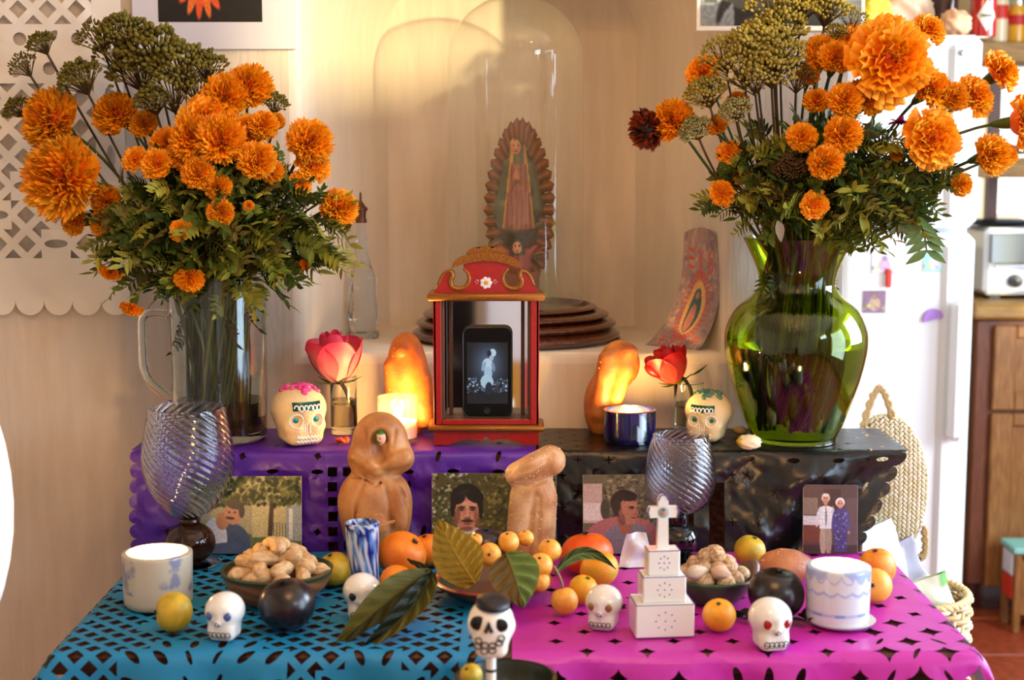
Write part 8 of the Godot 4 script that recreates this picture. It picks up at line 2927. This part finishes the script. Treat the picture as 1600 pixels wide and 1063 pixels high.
func skulls_and_cross() -> void:
	ceramic_skull(rest(Vector3(-0.3117, 0.75, -1.5486)), 0.0431, -0.20, Color(0.30, 0.42, 0.66), 0.15, "white ceramic skull with blue glass eyes, between the guava and the dark apple")
	ceramic_skull(rest(Vector3(-0.1701, 0.75, -1.6202)), 0.0435, 0.10, Color(0.01, 0.01, 0.012), 0.4, "small white skull with black eyes, half behind the long dark leaves")
	ceramic_skull(rest(Vector3(0.1017, 0.75, -1.5836)), 0.0411, -0.32, Color(0.62, 0.44, 0.10), 0.15, "white ceramic skull with gold eyes, beside the white stepped cross")
	ceramic_skull(rest(Vector3(0.2749, 0.75, -1.5171)), 0.0459, 0.22, Color(0.62, 0.03, 0.06), 0.15, "white ceramic skull with red jewelled eyes on the pink paper's front edge")
	# stepped white grave marker with a cross
	var at := rest(Vector3(0.1641, 0.75, -1.5681))
	var k := 0.0007
	var o := thing("grave_marker", "white painted three-stepped grave marker with a cross and blue dot flowers", "grave marker", at)
	var turn := Basis(Vector3.UP, 0.10)
	var y := 0.0
	var blue := mat("cobalt_paint", Color(0.16, 0.20, 0.50), 0.4)
	for q in [[92.0, 53.0, 62.0], [68.0, 42.0, 46.0], [50.0, 40.0, 34.0]]:
		var m := M.new()
		var size := Vector3(q[0] * k, q[1] * k, q[2] * k)
		m.box(size, 0.0012, Transform3D(turn, turn * Vector3(0, y + size.y / 2, 0)), Color.WHITE)
		var st := part("step", m, mats.ceramic, o)
		m = M.new()
		for p in 8:
			var a := TAU * p / 8
			m.ball(turn * Vector3(cos(a) * q[0] * k * 0.16, y + size.y * 0.5 + sin(a) * q[1] * k * 0.26, size.z / 2 + 0.0001), Vector3(0.0007, 0.0011, 0.0003), 6, 4, Color.WHITE, null, turn * Basis(Vector3.BACK, a + PI / 2))
		m.ball(turn * Vector3(0, y + size.y * 0.5, size.z / 2), Vector3(0.0009, 0.0009, 0.0003), 6, 4, Color.WHITE)
		m.box(Vector3(size.x + 0.0004, 0.0007, size.z + 0.0004), 0.0002, Transform3D(turn, turn * Vector3(0, y + size.y - 0.0006, 0)), Color.WHITE)
		part("painted_dots", m, blue, st)
		y += size.y
	var cross := PackedVector2Array()
	for p in [[-9, 0], [9, 0], [8, 50], [22, 50], [24, 58], [22, 67], [8, 67], [8, 78], [5, 84], [0, 86], [-5, 84], [-8, 78], [-8, 67], [-22, 67], [-24, 58], [-22, 50], [-8, 50]]: cross.append(Vector2(p[0] * k, p[1] * k))
	var m := M.new()
	m.extrude(cross, 0.008, Transform3D(turn, turn * Vector3(0, y - 0.0005, 0)), Color.WHITE)
	var cr := part("cross", m, mats.ceramic, o)
	m = M.new()
	for pts in [[[22, 50], [24, 58], [22, 67]], [[-22, 50], [-24, 58], [-22, 67]], [[-8, 77], [-5, 84], [0, 86], [5, 84], [8, 77]]]:
		var path := PackedVector3Array()
		for p in pts: path.append(turn * Vector3(p[0] * k, y + p[1] * k, 0.0042))
		m.tube(path, 0.0008, 6, Color.WHITE)
	part("painted_edge", m, blue, cr)
	m = M.new()
	m.ball(turn * Vector3(0, y + 58 * k, 0.0042), Vector3(8.5 * k, 9 * k, 0.0010), 24, 10, lin(0.52, 0.70, 0.74), null, turn)
	m.ball(turn * Vector3(0, y + 58.5 * k, 0.0052), Vector3(4.6 * k, 5.6 * k, 0.0010), 16, 10, func(p: Vector3, _u: Vector2) -> Color: return lin(0.34, 0.20, 0.10) if p.y > y + 61 * k else lin(0.78, 0.52, 0.40), null, turn)
	part("painted_portrait", m, vc(0.4), cr)
	# skeleton stick puppet standing in front of the chest
	at = Vector3(-0.0202, 0.662, -1.365)
	k = 0.0006
	o = thing("skull_puppet", "painted white skull head with a black cap on a thin white stick", "puppet", at)
	var chin := 0.7971 - at.y
	var H := func(u: float, v: float, z: float) -> Vector3: return Vector3((u - 767) * k, chin + (1025.0 - v) * k, z)
	m = M.new()
	m.tube(PackedVector3Array([Vector3(0, 0.004, -0.004), Vector3(0, chin + 0.006, -0.004)]), 0.0048, 12, lin(0.90, 0.88, 0.82))
	m.tube(PackedVector3Array([H.call(767, 1053, -0.004), H.call(767, 1049, -0.004)]), 0.0054, 12, lin(0.03, 0.03, 0.04))
	part("stick", m, vc(0.4), o)
	m = M.new()
	m.lathe([Vector2(0, 0), Vector2(0.03, 0), Vector2(0.03, 0.006), Vector2(0.006, 0.010), Vector2(0, 0.010)], 28, Transform3D.IDENTITY, lin(0.6, 0.45, 0.3))
	part("base", m, vc(0.5), o)
	m = M.new()
	m.nets([
		["e", H.call(767, 968, -0.004), Vector3(36 * k, 34 * k, 0.022), 0.010, 1],
		["c", H.call(744, 975, 0.002), H.call(793, 975, 0.002), 0.006, 1, 0.0075, 0.0075],
		["b", H.call(768, 1003, 0.000), Vector3(26 * k, 22 * k, 0.015), 0.012, 1, 0.009],
		["e", H.call(748, 965, 0.026), Vector3(11 * k, 10 * k, 0.008), 0.003, -1],
		["e", H.call(781, 968, 0.026), Vector3(11 * k, 9 * k, 0.008), 0.003, -1],
	], H.call(720, 1030, -0.032), H.call(815, 926, 0.032), 0.0016, lin(0.93, 0.91, 0.86))
	var head := part("head", m, vc(0.3, {"coat": 0.4}), o)
	m = M.new()
	var cap := []
	for q in [[1.00, 946.0], [1.02, 942.0], [0.98, 934.0], [0.55, 932.0], [0.0, 932.0]]:
		var row := PackedVector3Array()
		for j in 32:
			var a := TAU * j / 32
			row.append(H.call(770 + cos(a) * 27 * q[0], q[1] + 2.0 * cos(a), -0.004 + sin(a) * 0.021 * q[0]))
		cap.append(row)
	m.grid(cap, true, lin(0.035, 0.035, 0.05))
	part("cap", m, vc(0.5), o)
	# inked sockets, nose and ring teeth on the front of the head
	var verts := (head.mesh as ArrayMesh).surface_get_arrays(0)[Mesh.ARRAY_VERTEX] as PackedVector3Array
	var front := func(u: float, v: float, out: float) -> Vector3:
		var p: Vector3 = H.call(u, v, 0.0)
		var z := -1.0
		var near := 1e9
		for w in verts:
			var d := Vector2(w.x - p.x, w.y - p.y).length()
			if w.z > -0.002 and d < 0.0016: z = maxf(z, w.z)
			if w.z > -0.002 and d < near:
				near = d
				if z < -0.5: p.z = w.z
		return Vector3(p.x, p.y, (z if z > -0.5 else p.z) + out)
	m = M.new()
	for q in [[747, 964, 13.0, 12.0], [783, 967, 12.0, 11.0]]:
		m.ball(front.call(q[0], q[1], -0.0006), Vector3(q[2] * k, q[3] * k, 0.0022), 24, 12, Color.WHITE)
	for s in [-1.0, 1.0]:
		m.tube(PackedVector3Array([front.call(764, 960, 0.0006), front.call(764 + s * 2, 968, 0.0006), front.call(764 + s * 5, 977, 0.0006)]), [0.0008, 0.0014, 0.0020], 6, Color.WHITE)
	for q in [[748, 992], [758, 999], [770, 1000], [781, 995], [757, 1009], [770, 1008], [746, 1002], [784, 988]]:
		var ring := PackedVector3Array()
		for i in 13: ring.append(front.call(q[0] + cos(TAU * i / 12) * 5.5, q[1] + sin(TAU * i / 12) * 5.2, 0.0004))
		m.tube(ring, 0.0006, 5, Color.WHITE, 1.0, false)
	part("inked_face", m, mats.ink, head)

func leaves() -> void:
	var olive := lin(0.17, 0.17, 0.06)
	var olive2 := lin(0.30, 0.29, 0.10)
	var b := bezier(Vector3(-0.0938, 0.8018, -1.64), Vector3(-0.1308, 0.7996, -1.555), Vector3(-0.1961, 0.7424, -1.535), 44)
	big_leaf("long dark olive leaf lying across the blue paper, pointing to the lower left", b, 0.0215, 0.35, Vector3(0.15, 0.85, 0.6), olive2, olive, 7.0)
	b = bezier(Vector3(-0.0906, 0.8003, -1.635), Vector3(-0.1028, 0.7797, -1.55), Vector3(-0.1695, 0.7409, -1.525), 44)
	big_leaf("second long dark leaf beside it, folded along its midrib", b, 0.0186, 0.75, Vector3(0.35, 0.7, 0.6), lin(0.08, 0.085, 0.035), olive2 * 0.9, 6.0)
	b = bezier(Vector3(-0.0421, 0.7919, -1.625), Vector3(-0.0644, 0.8176, -1.64), Vector3(-0.0866, 0.8578, -1.665), 44)
	big_leaf("tall yellow-brown leaf with clear veins standing up from the terracotta bowl", b, 0.0287, 0.12, Vector3(0.15, 0.3, 1.0), lin(0.56, 0.46, 0.15), lin(0.50, 0.40, 0.13), 9.0)
	b = bezier(Vector3(-0.0057, 0.8323, -1.6), Vector3(0.0042, 0.8153, -1.575), Vector3(0.0127, 0.7783, -1.575), 44)
	big_leaf("folded green leaf hanging over the terracotta bowl's front rim", b, 0.03, 0.35, Vector3(0.0, 0.45, 1.0), lin(0.36, 0.27, 0.09), lin(0.42, 0.52, 0.28), 5.0)
	b = bezier(Vector3(0.0504, 0.7938, -1.66), Vector3(0.0848, 0.8275, -1.7), Vector3(0.123, 0.787, -1.7), 44)
	big_leaf("narrow curling green leaf arching in front of the mandarin", b, 0.0082, 0.3, Vector3(0.1, 0.5, 1.0), lin(0.34, 0.38, 0.18), lin(0.22, 0.26, 0.10), 5.0)
	b = bezier(Vector3(-0.0923, 0.8018, -1.64), Vector3(-0.1084, 0.8071, -1.64), Vector3(-0.12, 0.8161, -1.64), 24)
	big_leaf("short dry leaf tip curling up from the stalk of the long dark leaves", b, 0.0052, 0.5, Vector3(0.2, 0.8, 0.5), lin(0.24, 0.22, 0.09), lin(0.16, 0.15, 0.06), 3.0)
